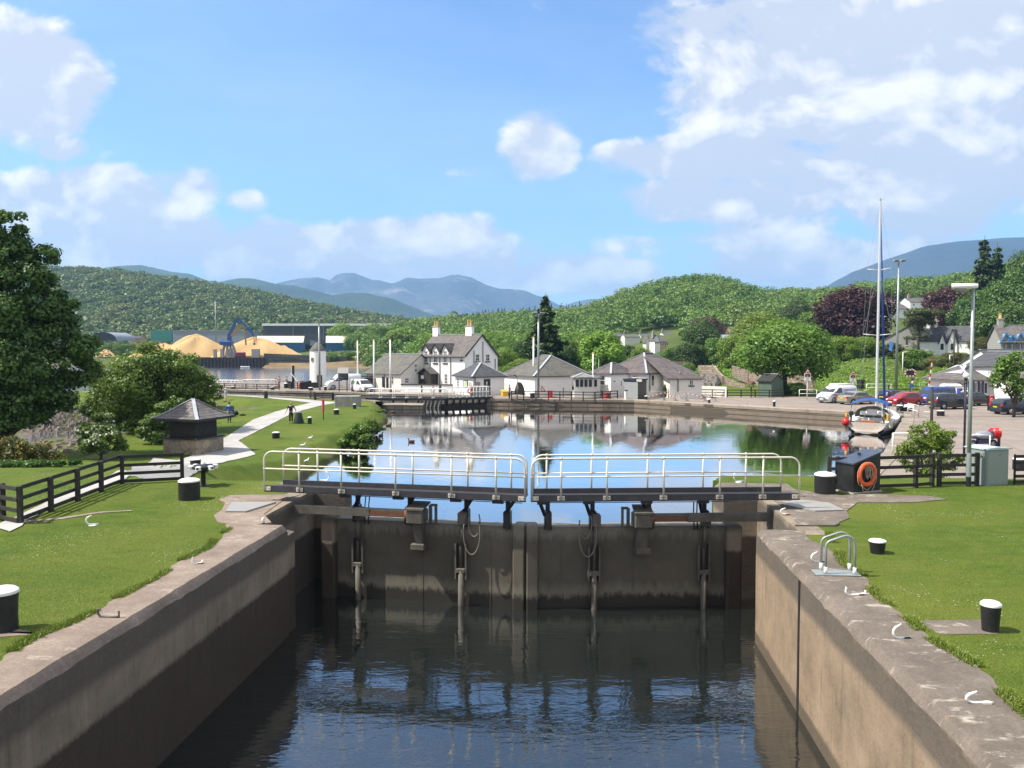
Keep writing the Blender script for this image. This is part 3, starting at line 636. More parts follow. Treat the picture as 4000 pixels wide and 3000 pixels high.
pslab('apron_slab', [(835, 2012), (868, 1990), (880, 1962), (855, 1950), (900, 1934), (1175, 1930), (1100, 1957), (1030, 2008), (1060, 2040), (990, 2050), (930, 2052), (850, 2038)], ZC + .028, .25, m_copL, 'worn brown concrete apron at the towpath end of the gate walkway', 'apron')
pslab('apron_slab', [(2985, 1925), (3130, 1915), (3290, 1935), (3420, 1928), (3640, 1938), (3700, 1950), (3560, 1962), (3350, 1962), (3305, 1995), (3320, 2022), (3275, 2040), (3160, 2052), (3110, 2040), (3070, 1990), (3030, 1960)], ZC + .022, .25, m_copR, 'worn concrete apron running from the gate walkway to the lifebuoy cabin', 'apron')
pslab('cover_plate', [(880, 1996), (961, 1996), (1078, 1960), (906, 1960)], ZC + .07, .24, m_plate, 'grey cover plate over the gate pit at the towpath end of the walkway', 'cover plate', group='cover plates over the gate pits')
pslab('cover_plate', [(3052, 1968), (3184, 1994), (3300, 1991), (3235, 1962), (3110, 1950)], ZC + .06, .24, m_plate, 'grey cover plate over the gate pit near the lifebuoy cabin', 'cover plate', group='cover plates over the gate pits')
pslab('paving_stone', [(3105, 2050), (3135, 2028), (3250, 2026), (3280, 2042), (3262, 2050)], ZC + .05, .3, m_copR, 'flat paving stone at the head of the tan lock wall', 'paving stone')
pslab('paving_strip', [(200, 2482), (262, 2445), (245, 2470), (-40, 2490), (-40, 2466), (60, 2455)], ZC + .012, .12, m_copL, 'bare stone strip beside the tall bollard at the near towpath coping', 'paving')
pslab('paving_strip', [(3582, 2422), (3600, 2424), (3830, 2420), (3880, 2440), (3900, 2475), (3700, 2476), (3660, 2470)], ZC + .012, .12, m_copR, 'stone strip between the tan lock wall and the tallest bollard', 'paving')
pslab('stone_kerb', [(55, 2036), (240, 2020), (390, 1998), (515, 1992), (516, 1995), (392, 2003), (240, 2027), (60, 2042)], ZC + .02, .1, m_copL, 'thin line of old stone kerb sunk in the lawn', 'kerb')

# ---------------------------------------------------------------- lock gate, two leaves
def gate_leaf(sg, label):
    O = L(21.95, -1.445, 0); v = LV * 6.0 + LU * (.75 * sg); rz = math.atan2(v.y, v.x)
    th = thing('lock_gate', label, 'lock gate', O, rz, 'gate leaves')
    ex, ey = Vector((math.cos(rz), math.sin(rz), 0)), Vector((-math.sin(rz), math.cos(rz), 0))
    def lx(px, y0):
        k = ray(px, 1500); k = k.x / k.y   # nearly upright lines share one column
        b = O + ey * y0; return (b.x - k * b.y) / (k * ex.y - ex.x)
    H = 6.02 * sg; x0, x1 = min(0, H), max(0, H)
    mb = MB(); mb.b2(x0, x1, 0, .42, -3.2, 2.28)
    for xx in np.linspace(x0 + 1.0, x1 - 1.0, 3): mb.b2(xx - .012, xx + .012, -.012, 0, -3, 2.2)
    mb.b2(x0, x1, -.02, .44, 2.28, 2.31); mb.put('gate_panel', m_gate, th)
    mb = MB(); a, b = sorted((sg * .015, sg * .34)); mb.cbox(((a + b) / 2, .1, -.42), (b - a, .52, 5.6), .03); mb.put('mitre_post', m_gate, th)
    a, b = sorted((sg * 5.62, sg * 6.05)); mb = MB(); mb.cbox(((a + b) / 2, .05, -.4), (b - a, .6, 5.5), .05); mb.put('heel_post', m_wallL, th)
    yf, yb = -.52, .10
    fa, fb = (1027, 2051) if sg < 0 else (2077, 3129); ba, bb = (1103, 2058) if sg < 0 else (2085, 3056)
    xa, xb = lx(fa, yf), lx(fb, yf)
    mb = MB()
    mb.b2(xa - .02, xb + .02, yf, yf + .05, 3.11, 3.29); mb.b2(xa, xb, yf, yf + .12, 3.105, 3.125); mb.b2(lx(ba, yb), lx(bb, yb), yb - .05, yb, 3.13, 3.37); mb.b2(xa + .1, xb - .02, yf + .052, yb - .052, 3.20, 3.235)
    mb.put('walkway', m_beam, th)
    for nm, y0, pxs, zt in (('front', yf - .02, (1027, 1164, 1329, 1542, 1762, 1937, 2051) if sg < 0 else (2077, 2193, 2373, 2596, 2817, 2986, 3129), 4.29), ('back', yb + .02, (1103, 1237, 1400, 1610, 1826, 1997, 2058) if sg < 0 else (2085, 2136, 2312, 2532, 2750, 2918, 3056), 4.30)):
        xs = [lx(p, y0) for p in pxs]; mb = MB(); r = .27 if nm == 'front' else .26
        Y = (0, y0, 0); zb = 3.16
        path = [Vector((xs[0], y0, zb))] + [p for p in arc((xs[0] + r, y0, zt - r), r, 180, 90, 7, (1, 0, 0), (0, 0, 1))] + [p for p in arc((xs[-1] - r, y0, zt - r), r, 90, 0, 7, (1, 0, 0), (0, 0, 1))] + [Vector((xs[-1], y0, zb))]
        mb.tube(path, .027, 10); mb.tube([(xs[0], y0, 3.79), (xs[-1], y0, 3.79)], .021, 8)
        for x in xs[1:-1]:
            mb.tube([(x, y0, zb), (x, y0, zt)], .028, 10); mb.ball((x, y0, zt), .045, 8); mb.ball((x, y0, 3.79), .037, 8)
        for x in (xs[0], xs[-1]): mb.ball((x, y0, 3.79), .035, 8)
        mb.put('railing', m_cpaint, th)
        if nm == 'front':
            for i, x in enumerate(xs):
                c = x + (.09 if i == 0 else -.09 if i == len(xs) - 1 else 0)
                mb = MB(); mb.b2(c - .10, c + .10, yf - .018, yf - .002, 3.15, 3.265); mb.m(1)
                for dx in (-.055, .055): mb.tube([(c + dx, yf - .035, 3.21), (c + dx, yf - .01, 3.21)], .016, 6)
                mb.put('base_plate', [m_cpaint, m_rsteel], th)
    for px in ((1395, 1600, 1822, 1985) if sg < 0 else (2140, 2316, 2538, 2755)):
        x = lx(px, yb); mb = MB(); mb.b2(x - .06, x + .06, yb - .06, yb + .03, 2.31, 3.12); mb.bar((x - .27 * -sg * -1 * (1 if sg < 0 else 1), yf + .12, 3.1), (x - .08 * (1 if sg < 0 else 1) * (1), -.02, 2.62), .09, .05)
        mb.b2(x - .33, x - .02, yf + .05, yf + .16, 3.02, 3.10); mb.cbox((x, .02, 2.5), (.2, .3, .5), .03); mb.put('bracket', m_bpaint, th)
    for px in ((1390, 1797) if sg < 0 else (2325, 2758)):
        x = lx(px, -.2); mb = MB()
        mb.tube([(x, -.16, -1.2), (x, -.16, 1.02)], .085, 10); mb.tube([(x, -.16, 1.0), (x, -.16, 2.5)], .042, 8); mb.tube([(x + .02, -.16, 1.72), (x + .02, -.16, 2.35)], .062, 8)
        for dx in (-.15, .15): mb.b2(x + dx - .022, x + dx + .022, -.22, -.02, .78, 1.78)
        mb.cbox((x, -.14, 1.03), (.26, .2, .12), .02); mb.cbox((x + .05, -.14, 2.52), (.24, .3, .34), .03); mb.put('sluice_rod', m_rsteel, th)
    # operating arm, its bracket and rusty ram end
    pa, pb = (1090, 1590) if sg < 0 else (3010, 2548); x_a, x_b = lx(pa, -.4), lx(pb, -.4); xr = lx(1440 if sg < 0 else 2690, -.4)
    mb = MB(); mb.b2(min(x_a, xr), max(x_a, xr), -.46, -.30, 2.50, 2.73); mb.m(1); mb.b2(min(x_b, xr), max(x_b, xr), -.45, -.31, 2.515, 2.655); mb.m(0); mb.b2(min(x_b, xr), max(x_b, xr), -.44, -.32, 2.66, 2.73); mb.put('operating_arm', [m_rsteel, m_rust], th)
    xm = lx(1625 if sg < 0 else 2512, -.3); mb = MB()
    mb.cbox((xm, -.25, 2.56), (.5, .55, .36), .04); mb.prism([(xm - .26, -.55, 2.74), (xm + .26, -.55, 2.74), (xm + .3, .05, 2.86), (xm - .22, .05, 2.86)], (0, 0, .05))
    k = -1 if sg < 0 else 1; mb.prism([(xm - .12, -.42, 2.4), (xm + .16, -.42, 2.4), (xm + .16 - .02 * k, -.3, 1.62), (xm - .10 + .1 * -k, -.3, 1.62)], (0, .34, 0)); mb.cbox((xm + .04, -.25, 1.68), (.4, .3, .16), .02)
    mb.b2(xm - k * .36 - .04, xm - k * .36 + .04, -.2, -.1, 2.3, 2.84); mb.b2(xm - k * .52 - .03, xm - k * .52 + .03, -.2, -.1, 2.3, 2.84); mb.b2(min(xm - k * .36, xm - k * .55), max(xm - k * .36, xm - k * .55), -.22, -.08, 2.82, 2.87); mb.m(1); mb.tube([(xm + k * .24, -.4, 2.42), (xm + k * .24, -.4, 2.72)], .1, 10)
    mb.put('arm_bracket', [m_rsteel, m_rust], th)
    hx = lx(1850 if sg < 0 else 2290, -.3)
    for k2, (rx, rz_) in enumerate(((.17, .42), (.24, .62))):
        mb = MB(); c = (hx + (.06 if sg > 0 else -.06) * k2, -.28 - .04 * k2, 2.45 - .3 * k2); mb.tube([Vector((c[0] + rx * math.cos(a), c[1], c[2] + rz_ * math.sin(a) * (1 if math.sin(a) < 0 else .9))) for a in np.linspace(R(165 - 10 * k2), R(395), 22)], .018, 6); mb.put('hose', m_hose, th)
    mb = MB(); e0, e1 = (lx(1372, 0), lx(2040, 0)) if sg < 0 else (lx(2120, 0), lx(2850, 0))
    for z in (2.98, 3.03): mb.tube([(e0, .02, z), (e1, .02, z - .01)], .012, 6)
    for xx in (lx(1425 if sg < 0 else 2715, 0), lx(1440 if sg < 0 else 2728, 0)): mb.tube([(xx, .0, 2.98), (xx - .02, -.05, 2.6), (xx, -.08, 2.2)], .018, 6)
    mb.put('cable', m_bpaint, th); return th
gate_leaf(-1, 'lock gate leaf hinged at the brown lock wall, cream railed walkway above dark plating')
gate_leaf(1, 'lock gate leaf hinged at the tan lock wall, cream railed walkway above dark plating')
# ---------------------------------------------------------------- mooring hooks, bollards
def hook(px, py, label, rz, h=.22, w=.3, m=m_wpaint, m2=None, kind=0, z=None):
    p = G(px, py, z) if z is not None else T(px, py); th = thing('mooring_hook', label, 'mooring hook', p, rz, 'iron mooring hooks along the lock')
    r = .018; h *= .82; w *= .85; mb = MB()
    pts = [(w * .55, 0, .035), (-w * .2, 0, .035)] + [(-w * .2 - .10 * math.sin(R(a)), 0, .035 + h * .5 * (1 - math.cos(R(a)))) for a in (25, 50, 80, 110, 140)] + [(-w * .2 + .03, 0, .06 + h)]
    if kind == 1: pts = [(w * .5, 0, h), (w * .52, 0, .05), (0, 0, .03), (-w * .4, 0, .035), (-w * .52, 0, .09), (-w * .5, 0, .17), (-w * .38, 0, h)]
    if kind == 2: pts = [(0.02, 0, 0), (0, 0, h * .8), (.02, 0, h), (.07, 0, h * 1.02), (.09, 0, h * .8), (.09, 0, .02)]
    mb.tube(pts, [r * 1.1] * (len(pts) - 1) + [r * .75], 8); mb.put('horn', m, th)
    mb = MB(); mb.lathe((0, 0, -.02), [(.10, 0), (.095, .03), (.06, .034)], 14); mb.box((w * .3, 0, .03), (.10, .05, .04)); mb.put('base', m2 or m, th); return th
hook(1025, 2051, 'white mooring hook at the gate end of the towpath-side coping', R(80), .2, .14, m_wpaint, m_rsteel, 2)
hook(772, 2208, 'small rusty mooring hook with white tip on the towpath-side coping', R(20), .12, .22, m_wpaint, m_rust, 1)
hook(424, 2418, 'bare rusty mooring hook nearest the camera on the towpath-side coping', R(-6), .17, .42, m_rsteel, m_rsteel, 1)
hook(362, 2052, 'white mooring hook standing in a bare patch of the lawn', R(12), .24, .3)
hook(3068, 2063, 'rusty white mooring hook at the gate end of the tan lock wall', R(-10), .17, .2, m_wpaint, m_rust)
hook(3196, 2200, 'white-tipped mooring hook behind the steel ladder hoops', R(8), .22, .3, m_wpaint, m_bpaint)
hook(3342, 2330, 'curled mooring hook next below the ladder on the tan lock wall', R(4), .13, .42, m_wpaint, m_rust, 1)
hook(3524, 2500, 'white upright mooring hook opposite the tallest bollard', R(8), .23, .3, m_wpaint, m_bpaint)
hook(3825, 2755, 'flat white mooring hook nearest the camera on the tan lock wall', R(-2), .14, .36)
hook(1268, 1880, 'white S-shaped mooring hook on top of the pier by the towpath side', R(190), .34, .3, z=ZC + .05)
hook(2885, 1882, 'white curled mooring hook on top of the pier by the lifebuoy cabin', R(10), .36, .42, z=ZC + .05)
m_cap = mat('white_bollard_cap', (.74, .73, .72), .06, 5, .45, c2=(.84, .83, .82)); m_boll = mat('bollard_black_iron', (.010, .010, .012), .4, 5, .5, bump=.15, c2=(.026, .026, .030))
def bollard(px, py, h, w, label, grp='black bollards with white tops', cap=True, kind=0, d=None, mc=None):
    p = T(px, py); sc = p.y / F; h *= sc; r = w * sc / 2; th = thing('bollard', label, 'bollard', p, 0, grp)
    mb = MB(); cz = h * .86 if cap else h
    if kind == 0: pr = [(r * .94, -.3), (r * .93, 0), (r * .9, h * .35), (r * .95, h * .7), (r, cz)]
    elif kind == 1: pr = [(r * .98, -.3), (r * .98, 0), (r, h * .2), (r, cz * .96), (r * 1.01, cz)]
    elif kind == 2: pr = [(r * .82, -.3), (r * .8, 0), (r * .86, h * .3), (r * .95, h * .7), (r, cz)]
    else: pr = [(r * .55, -.1), (r * .62, 0), (r * .5, h * .08), (r * .5, h * .55), (r * .7, h * .62)]; cz = h * .6
    mb.lathe((0, 0, 0), pr, 26); mb.put('post', mc or m_boll, th)
    if cap:
        mb = MB()
        if kind == 3: mb.lathe((0, 0, cz), [(r * .6, 0), (r, h * .1), (r * 1.02, h * .22), (r * .8, h * .36), (.01, h * .40)], 22)
        else: mb.lathe((0, 0, cz), [(r * 1.02, -.012), (r * 1.03, .0), (r * 1.0, h * .045), (r * .8, h * .095), (r * .45, h * .128), (.01, h * .14)], 26)
        mb.put('cap', m_cap, th)
    return th
bollard(16, 2462, 178, 110, 'tall black bollard with white top nearest the towpath-side coping')
bollard(740, 1950, 84, 81, 'stout black bollard with white domed top beside the capstan', kind=1)
bollard(764, 1822, 32, 40, 'squat black bollard between the slate-roofed kiosk and the capstan', kind=1)
bollard(3222, 1928, 86, 80, 'stout black bollard with white top beside the lifebuoy cabin', kind=1)
bollard(3427, 2160, 56, 64, 'short flared black bollard in the lawn above the ladder hoops', kind=2)
bollard(3868, 2465, 124, 75, 'tallest flared black bollard in the lawn, on a stone strip', kind=2)
bollard(1078, 1712, 26, 29, 'squat black bollard in the lawn nearest the bend of the gravel path', kind=1)
bollard(1210, 1656, 29, 16, 'slim black bollard with white top beside the tapered black litter bin', kind=1)
bollard(1314, 1619, 22, 21, 'squat black bollard in front of the concrete block on the lawn', kind=1)
bollard(1385, 1597, 20, 13, 'slim black bollard beside the concrete block on the lawn', kind=1)
bollard(1528, 1571, 17, 13, 'black bollard at the foot of the white-railed bridge on the grass', kind=1)
# capstan with white sockets
p = T(795, 1898); th = thing('capstan', 'black capstan head with white bar sockets on a slim pedestal', 'capstan', p)
mb = MB(); mb.lathe((0, 0, 0), [(.22, -.1), (.2, .02), (.075, .05), (.07, .42), (.10, .47)], 16); mb.put('pedestal', m_boll, th)
mb = MB(); mb.lathe((0, 0, .45), [(.12, 0), (.28, .10), (.36, .14), (.36, .20), (.28, .24), (.10, .26)], 24); mb.put('head', m_boll, th)
for k in range(6):
    a = k * math.pi / 3 + .5; mb = MB(); mb.cbox((math.cos(a) * .37, math.sin(a) * .37, .62), (.16, .15, .13), .02, a); mb.m(1); mb.box((math.cos(a) * .452, math.sin(a) * .452, .62), (.01, .07, .06), a); mb.put('socket', [m_cap, m_dark], th)
mb = MB(); mb.ball((0, 0, .72), .07, 8); mb.put('nut', m_cap, th)
# ladder hoops on the tan wall
p = G(3270, 2240, ZC + .03); th = thing('ladder', 'galvanised ladder handrail hoops on a steel plate at the lock edge', 'ladder', p, -YAW)
mb = MB(); mb.cbox((-.02, 0, .012), (.86, .36, .024), .01); mb.put('base_plate', m_galv, th)
for y in (-.13, .17):
    mb = MB(); pts = [(-.26, y, .02), (-.26, y, .52)] + arc((-.11, y, .55), .15, 178, 125, 5, (1, 0, 0), (0, 0, 1)) + arc((.12, y, .62), .16, 115, 2, 9, (1, 0, 0), (0, 0, 1)) + [(.29, y, .5), (.29, y, .02)]
    mb.tube(pts, .024, 10); mb.put('handrail', m_galv, th)
    for x in (-.26, .29): mb = MB(); mb.tube([(x, y, .02), (x, y, .16)], .034, 10); mb.put('sleeve', m_wpaint, th)
mb = MB()
for y in (-.17, .17): mb.bar((-.475, y, .0), (-.475, y, -3.4), .05, .02)
for k in range(11): mb.tube([(-.475, -.16, -.25 - .29 * k), (-.475, .16, -.25 - .29 * k)], .014, 6)
mb.b2(-.53, -.41, -.2, .2, -3.3, -.02) if 0 else None
mb.put('rung_frame', m_rust, th)
off = TR - (p.x * LV.x + p.y * LV.y); mb = MB(); mb.b2(off - .012, off + .02, -.06, .06, -3.2, -.16); mb.put('ladder_slot', m_dark, th)
# ---------------------------------------------------------------- trees and shrubs
def leaf_mesh(name, cen, nrm, size, mats, mi=None, asp=1.5):
    """many small leaf-sized faces: centres, facing directions, sizes"""
    n = len(cen); r = RNG.normal(size=(n, 3)); u = np.cross(nrm, r); u /= np.linalg.norm(u, axis=1, keepdims=True) + 1e-9
    w = np.cross(nrm, u); s = np.asarray(size).reshape(-1, 1) * np.ones((n, 1))
    u = u * s * .5 * asp; w = w * s * .5
    co = np.stack([cen - u, cen - w * .9 + nrm * s * .10, cen + u, cen + w * .9 + nrm * s * .10], 1).reshape(-1, 3).astype(np.float32)
    me = bpy.data.meshes.new(name); me.vertices.add(4 * n); me.vertices.foreach_set('co', co.ravel())
    me.loops.add(4 * n); me.loops.foreach_set('vertex_index', np.arange(4 * n, dtype=np.int32)); me.polygons.add(n); me.polygons.foreach_set('loop_start', np.arange(n, dtype=np.int32) * 4)
    for m in (mats if isinstance(mats, (list, tuple)) else [mats]): me.materials.append(m)
    if mi is not None: me.polygons.foreach_set('material_index', np.asarray(mi, np.int32))
    me.update(calc_edges=True); return me
def cloud(blobs, n, hollow=.45, up=.25, jit=.75):
    """points spread through clumps, denser near each clump's skin; normals lean outward"""
    b = np.array(blobs, float); vol = b[:, 3] * b[:, 4] * b[:, 5]; pr = vol ** (2 / 3); pr /= pr.sum()
    k = RNG.choice(len(b), n, p=pr); d = RNG.normal(size=(n, 3)); d /= np.linalg.norm(d, axis=1, keepdims=True)
    rr = hollow + (1 - hollow) * RNG.random(n) ** .6; rr *= RNG.normal(1, .09, n)
    c = b[k, :3] + d * b[k, 3:6] * rr[:, None] * (1 + .10 * np.sin(d[:, :1] * 9 + b[k, :1] * 5) * np.sin(d[:, 2:] * 8))
    nr = d / b[k, 3:6]; nr /= np.linalg.norm(nr, axis=1, keepdims=True); nr = nr + RNG.normal(size=(n, 3)) * jit * .6 + np.array([0, 0, up]); nr /= np.linalg.norm(nr, axis=1, keepdims=True)
    return c, nr
def crown_blobs(nb, rx, ry, rz, z0, rnd, sz=(.32, .52), flat_bottom=.35, droop=0.0):
    out = []
    for i in range(nb):
        f = (i + .5) / nb; zz = 1 - f * (1 + flat_bottom); a = i * 2.39996 + rnd.uniform(-.4, .4); q = math.sqrt(max(0, 1 - zz * zz)) if zz > 0 else math.sqrt(max(.0, 1 - (zz / max(flat_bottom, .3)) ** 2 * .45))
        k = rnd.uniform(.58, .92); s = rnd.uniform(*sz)
        out.append((math.cos(a) * q * k * rx, math.sin(a) * q * k * ry, z0 + zz * k * rz, s * rx, s * ry, s * rz * rnd.uniform(.65, 1.0)))
    out.append((0, 0, z0, rx * .5, ry * .5, rz * .5)); return out
def limbs(mb, h0, blobs, r0, rnd, lean=(0, 0), n=7, fork=.35):
    top = h0 * 1.0; tr = [(0, 0, -.4), (lean[0] * .2, lean[1] * .2, h0 * .35), (lean[0] * .6, lean[1] * .6, h0 * .75), (lean[0], lean[1], h0 * 1.1)]
    mb.tube(tr, [r0 * 1.35, r0, r0 * .85, r0 * .6], 10)
    for b in rnd.sample(blobs, min(n, len(blobs))):
        st = Vector((lean[0] * fork * 2, lean[1] * fork * 2, h0 * rnd.uniform(.65, 1.05))); e = Vector(b[:3]); m = st.lerp(e, .5) + Vector((0, 0, -abs(e.z - st.z) * .12 + rnd.uniform(-.1, .3) * h0 * .1))
        mb.tube([st, m, e], [r0 * .5, r0 * .32, r0 * .1], 6)
PROTO = {}
def proto(key, seed, kind='round', leaves=5000, ls=.34, trunk=.28, asp=1.35, nb=34):
    """a tree 10 m high and about 10 m wide at the origin: (crown mesh, trunk mesh)"""
    rnd = random.Random(seed); mb = MB()
    if kind == 'round': bl = crown_blobs(nb, 4.6, 4.6, 4.3, 5.7, rnd); c, n = cloud(bl, leaves); limbs(mb, 3.2, bl, trunk, rnd, (rnd.uniform(-.3, .3), 0))
    elif kind == 'high': bl = crown_blobs(nb + 8, 4.7, 4.7, 4.5, 5.35, rnd, sz=(.34, .52), flat_bottom=.5); c, n = cloud(bl, leaves); limbs(mb, 3.6, bl, trunk, rnd, (rnd.uniform(-.5, .5), 0), 10)
    elif kind == 'bush': bl = crown_blobs(nb, 4.4, 4.4, 4.6, 4.9, rnd, flat_bottom=.95); c, n = cloud(bl, leaves); limbs(mb, 2.0, bl, trunk * .7, rnd)
    elif kind == 'column': bl = crown_blobs(nb, 3.0, 3.0, 4.8, 5.1, rnd, sz=(.25, .42), flat_bottom=.8); c, n = cloud(bl, leaves); limbs(mb, 2.4, bl, trunk, rnd)
    elif kind == 'pine':
        bl = [(rnd.uniform(-3.4, 3.4), rnd.uniform(-3.4, 3.4), rnd.uniform(6.2, 8.6), rnd.uniform(1.2, 2.2), rnd.uniform(1.2, 2.2), rnd.uniform(.45, .85)) for _ in range(20)] + [(rnd.uniform(-4, 4), rnd.uniform(-2, 2), rnd.uniform(3.2, 5.8), rnd.uniform(.7, 1.2), rnd.uniform(.7, 1.2), .4) for _ in range(9)]
        bl += [(rnd.uniform(-1.4, 1.4), rnd.uniform(-1.4, 1.4), rnd.uniform(8.6, 9.5), 1.3, 1.3, .5) for _ in range(3)]
        c, n = cloud(bl, leaves, .2); limbs(mb, 6.0, bl, trunk, rnd, (.3, 0), 14)
    elif kind == 'conifer':
        mb.tube([(0, 0, -.4), (0, 0, 5), (.05, 0, 10)], [trunk * 1.2, trunk * .7, .02], 8); cs, ns = [], []
        lev = 26 if nb == 34 else nb
        for i in range(lev):
            z = 1.0 + 8.8 * i / lev; rad = (10 - z) / 9 * 4.7 * rnd.uniform(.82, 1.12) + .12; nbr = rnd.randint(6, 9)
            for j in range(nbr):
                a = rnd.uniform(0, 6.283); ln = rad * rnd.uniform(.6, 1.08); m = max(4, int(leaves / lev / nbr * (rad / 2.4)))
                t = RNG.random(m) ** .7; sp = (1 - t) * .28 * ln + .10; dx, dy = math.cos(a), math.sin(a)
                off = RNG.normal(size=m) * sp * .55
                zc = z - .30 * ln * t ** 1.3 + .16 * ln * t ** 3 + RNG.normal(size=m) * .07 * (1 + ln * .2)
                cs.append(np.stack([dx * t * ln - dy * off, dy * t * ln + dx * off, zc], 1)); nn = np.stack([dx * .35 + RNG.normal(size=m) * .4, dy * .35 + RNG.normal(size=m) * .4, .8 + RNG.random(m) * .5], 1); ns.append(nn / np.linalg.norm(nn, axis=1, keepdims=True))
        c = np.concatenate(cs); n = np.concatenate(ns)
    me = leaf_mesh('crown_' + key, c, n, ls * RNG.uniform(.6, 1.3, len(c)), lf_mid, asp=asp); PROTO[key] = (me, mb.mesh('trunk_' + key, m_bark)); return PROTO[key]
for i in range(4): proto('round%d' % i, 20 + i, 'round', 19000, .30)
for i in range(2): proto('high%d' % i, 40 + i, 'high', 24000, .27, .30)
for i in range(3): proto('bush%d' % i, 50 + i, 'bush', 16000, .31)
for i in range(2): proto('column%d' % i, 60 + i, 'column', 13000, .29)
proto('pine0', 70, 'pine', 9000, .26, .26); proto('conifer0', 80, 'conifer', 11000, .34, .22, 2.0); proto('conifer1', 81, 'conifer', 7000, .40, .22, 2.2, 15)
def tree(px, top, Y, wpx, key, leaf, label, name='tree', cat='tree', grp=None, base=None, rz=None, depth=1.0, parts=True):
    x = (px - 2000) / F * Y; z0 = hz(x, Y) if base is None else P(px, base, Y).z
    zt = P(px, top, Y).z; h = zt - z0; w = wpx * Y / F
    th = thing(name, label, cat, (x, Y, z0), random.uniform(0, 6.28) if rz is None else rz, grp)
    kx = 9.6 if 'column' not in key else 6.4; kx = 9.0 if 'conifer' in key else kx
    th.scale = (w / kx, w / kx * depth, h / 9.9)
    for nm, me, m in (('crown', PROTO[key][0], leaf), ('trunk', PROTO[key][1], None)):
        o = bpy.data.objects.new(nm, me); C.objects.link(o); o.parent = th
        if m is not None: o.material_slots[0].link = 'OBJECT'; o.material_slots[0].material = m
    return th
G1 = 'trees round the canal basin'
def bigtree(name, label, cat, px, Y, blobs, leaves, ls, leafm, trunk=None, extra=None, base=None, grp=None):
    """a near tree with its own crown: clumps given as (picture x, picture y, radius in picture pixels, depth offset)"""
    x = (px - 2000) / F * Y; z0 = hz(x, Y) if base is None else base; th = thing(name, label, cat, (x, Y, z0), 0, grp); k = Y / F; rnd = random.Random(px + 3)
    bl = []
    for (bx, by, br, dy) in blobs:
        q = P(bx, by, Y); bl.append((q.x - x, dy, q.z - z0, br * k, br * k, br * k * .8))
    sub = []
    for b in bl:
        for _ in range(14):
            d = Vector((rnd.gauss(0, 1), rnd.gauss(0, 1), rnd.gauss(0, 1))).normalized(); q = rnd.uniform(.55, .95); s = rnd.uniform(.34, .58)
            sub.append((b[0] + d.x * b[3] * q, b[1] + d.y * b[4] * q, b[2] + d.z * b[5] * q, b[3] * s, b[4] * s, b[5] * s * .8))
    c, n = cloud(sub, leaves, .3); c[:, 2] = np.maximum(c[:, 2], .03 + RNG.random(len(c)) * .2); mats, mi = [leafm], None; sz = ls * RNG.uniform(.6, 1.3, len(c))
    if extra:
        em, frac, es = extra; mats = [leafm, em]; key = np.sin(c[:, 0] * 3.1) + np.sin(c[:, 2] * 4.3 + 1) + np.sin(c[:, 1] * 3.7); pick = (RNG.random(len(c)) < frac) & ((n[:, 2] > .25) | (RNG.random(len(c)) < .3)) & (key > -.6)
        mi = pick.astype(int); sz = np.where(pick, es * RNG.uniform(.7, 1.3, len(c)), sz)
    me = leaf_mesh('crown', c, n, sz, mats, mi, 1.3); o = bpy.data.objects.new('crown', me); C.objects.link(o); o.parent = th
    mb = MB(); hh = max(b[2] for b in bl); r0 = trunk or .03 * hh
    top = max(bl, key=lambda b: b[2]); mb.tube([(0, 0, -.5), (.05, 0, hh * .3), (top[0] * .5, top[1] * .5, hh * .65), tuple(top[:3])], [r0 * 1.3, r0, r0 * .6, r0 * .15], 9)
    for b in bl: mb.tube([(0.02, 0, hh * rnd.uniform(.08, .3)), (b[0] * .5, b[1] * .5, b[2] * .62), tuple(b[:3])], [r0 * .5, r0 * .32, r0 * .08], 6)
    mb.put('trunk', m_bark, th); return th
bigtree('broadleaf_tree', 'big dark broadleaf tree filling the edge above the yellow gorse', 'tree', -60, 46,
        [(20, 880, 75, 0), (-40, 960, 110, .3), (60, 1010, 95, -.3), (150, 1000, 60, .3), (-140, 1080, 160, 0), (80, 1120, 120, -.8), (190, 1120, 70, 0), (10, 1230, 150, -.9), (170, 1230, 100, .3), (240, 1200, 60, .2), (-120, 1280, 180, .5), (100, 1340, 140, -1), (260, 1340, 90, 0), (330, 1350, 50, .3), (20, 1450, 150, -.9), (190, 1450, 120, -.3), (300, 1440, 80, .4), (-110, 1500, 180, 0), (90, 1560, 120, -.8), (230, 1540, 75, .2), (20, 1630, 110, -.6), (130, 1600, 80, .3), (-120, 1640, 130, .3)], 90000, .165, lf_dark, .34, grp=G1)
bigtree('round_shrub', 'large rounded bright green shrub behind the slate-roofed kiosk', 'shrub', 630, 60,
        [(610, 1520, 190, 0), (620, 1425, 95, -.6), (520, 1470, 100, -.3), (720, 1440, 90, 0), (450, 1560, 90, -.2), (790, 1520, 60, .4), (630, 1540, 130, -.8), (540, 1620, 110, -.7), (740, 1600, 90, -.2), (430, 1640, 70, .4), (680, 1660, 90, -.5), (800, 1610, 45, .5)], 70000, .155, lf_bush, .16, grp=G1)
bigtree('dark_shrub', 'dark green shrub between the big dark tree and the rounded shrub', 'shrub', 385, 70, [(380, 1480, 50, 0), (400, 1560, 55, 0), (350, 1600, 40, .4), (430, 1620, 50, -.3)], 5000, .2, lf_dark, .1, grp=G1)
bigtree('elder_bush', 'elder bush covered in cream flower heads beside the yellow gorse', 'shrub', 385, 44, [(400, 1640, 42, 0), (350, 1680, 50, 0), (440, 1690, 48, -.2), (390, 1720, 60, -.3), (330, 1740, 38, .2), (460, 1740, 34, .1)], 9500, .12, lf_mid, .06, (pt_white, .26, .115), grp=G1)
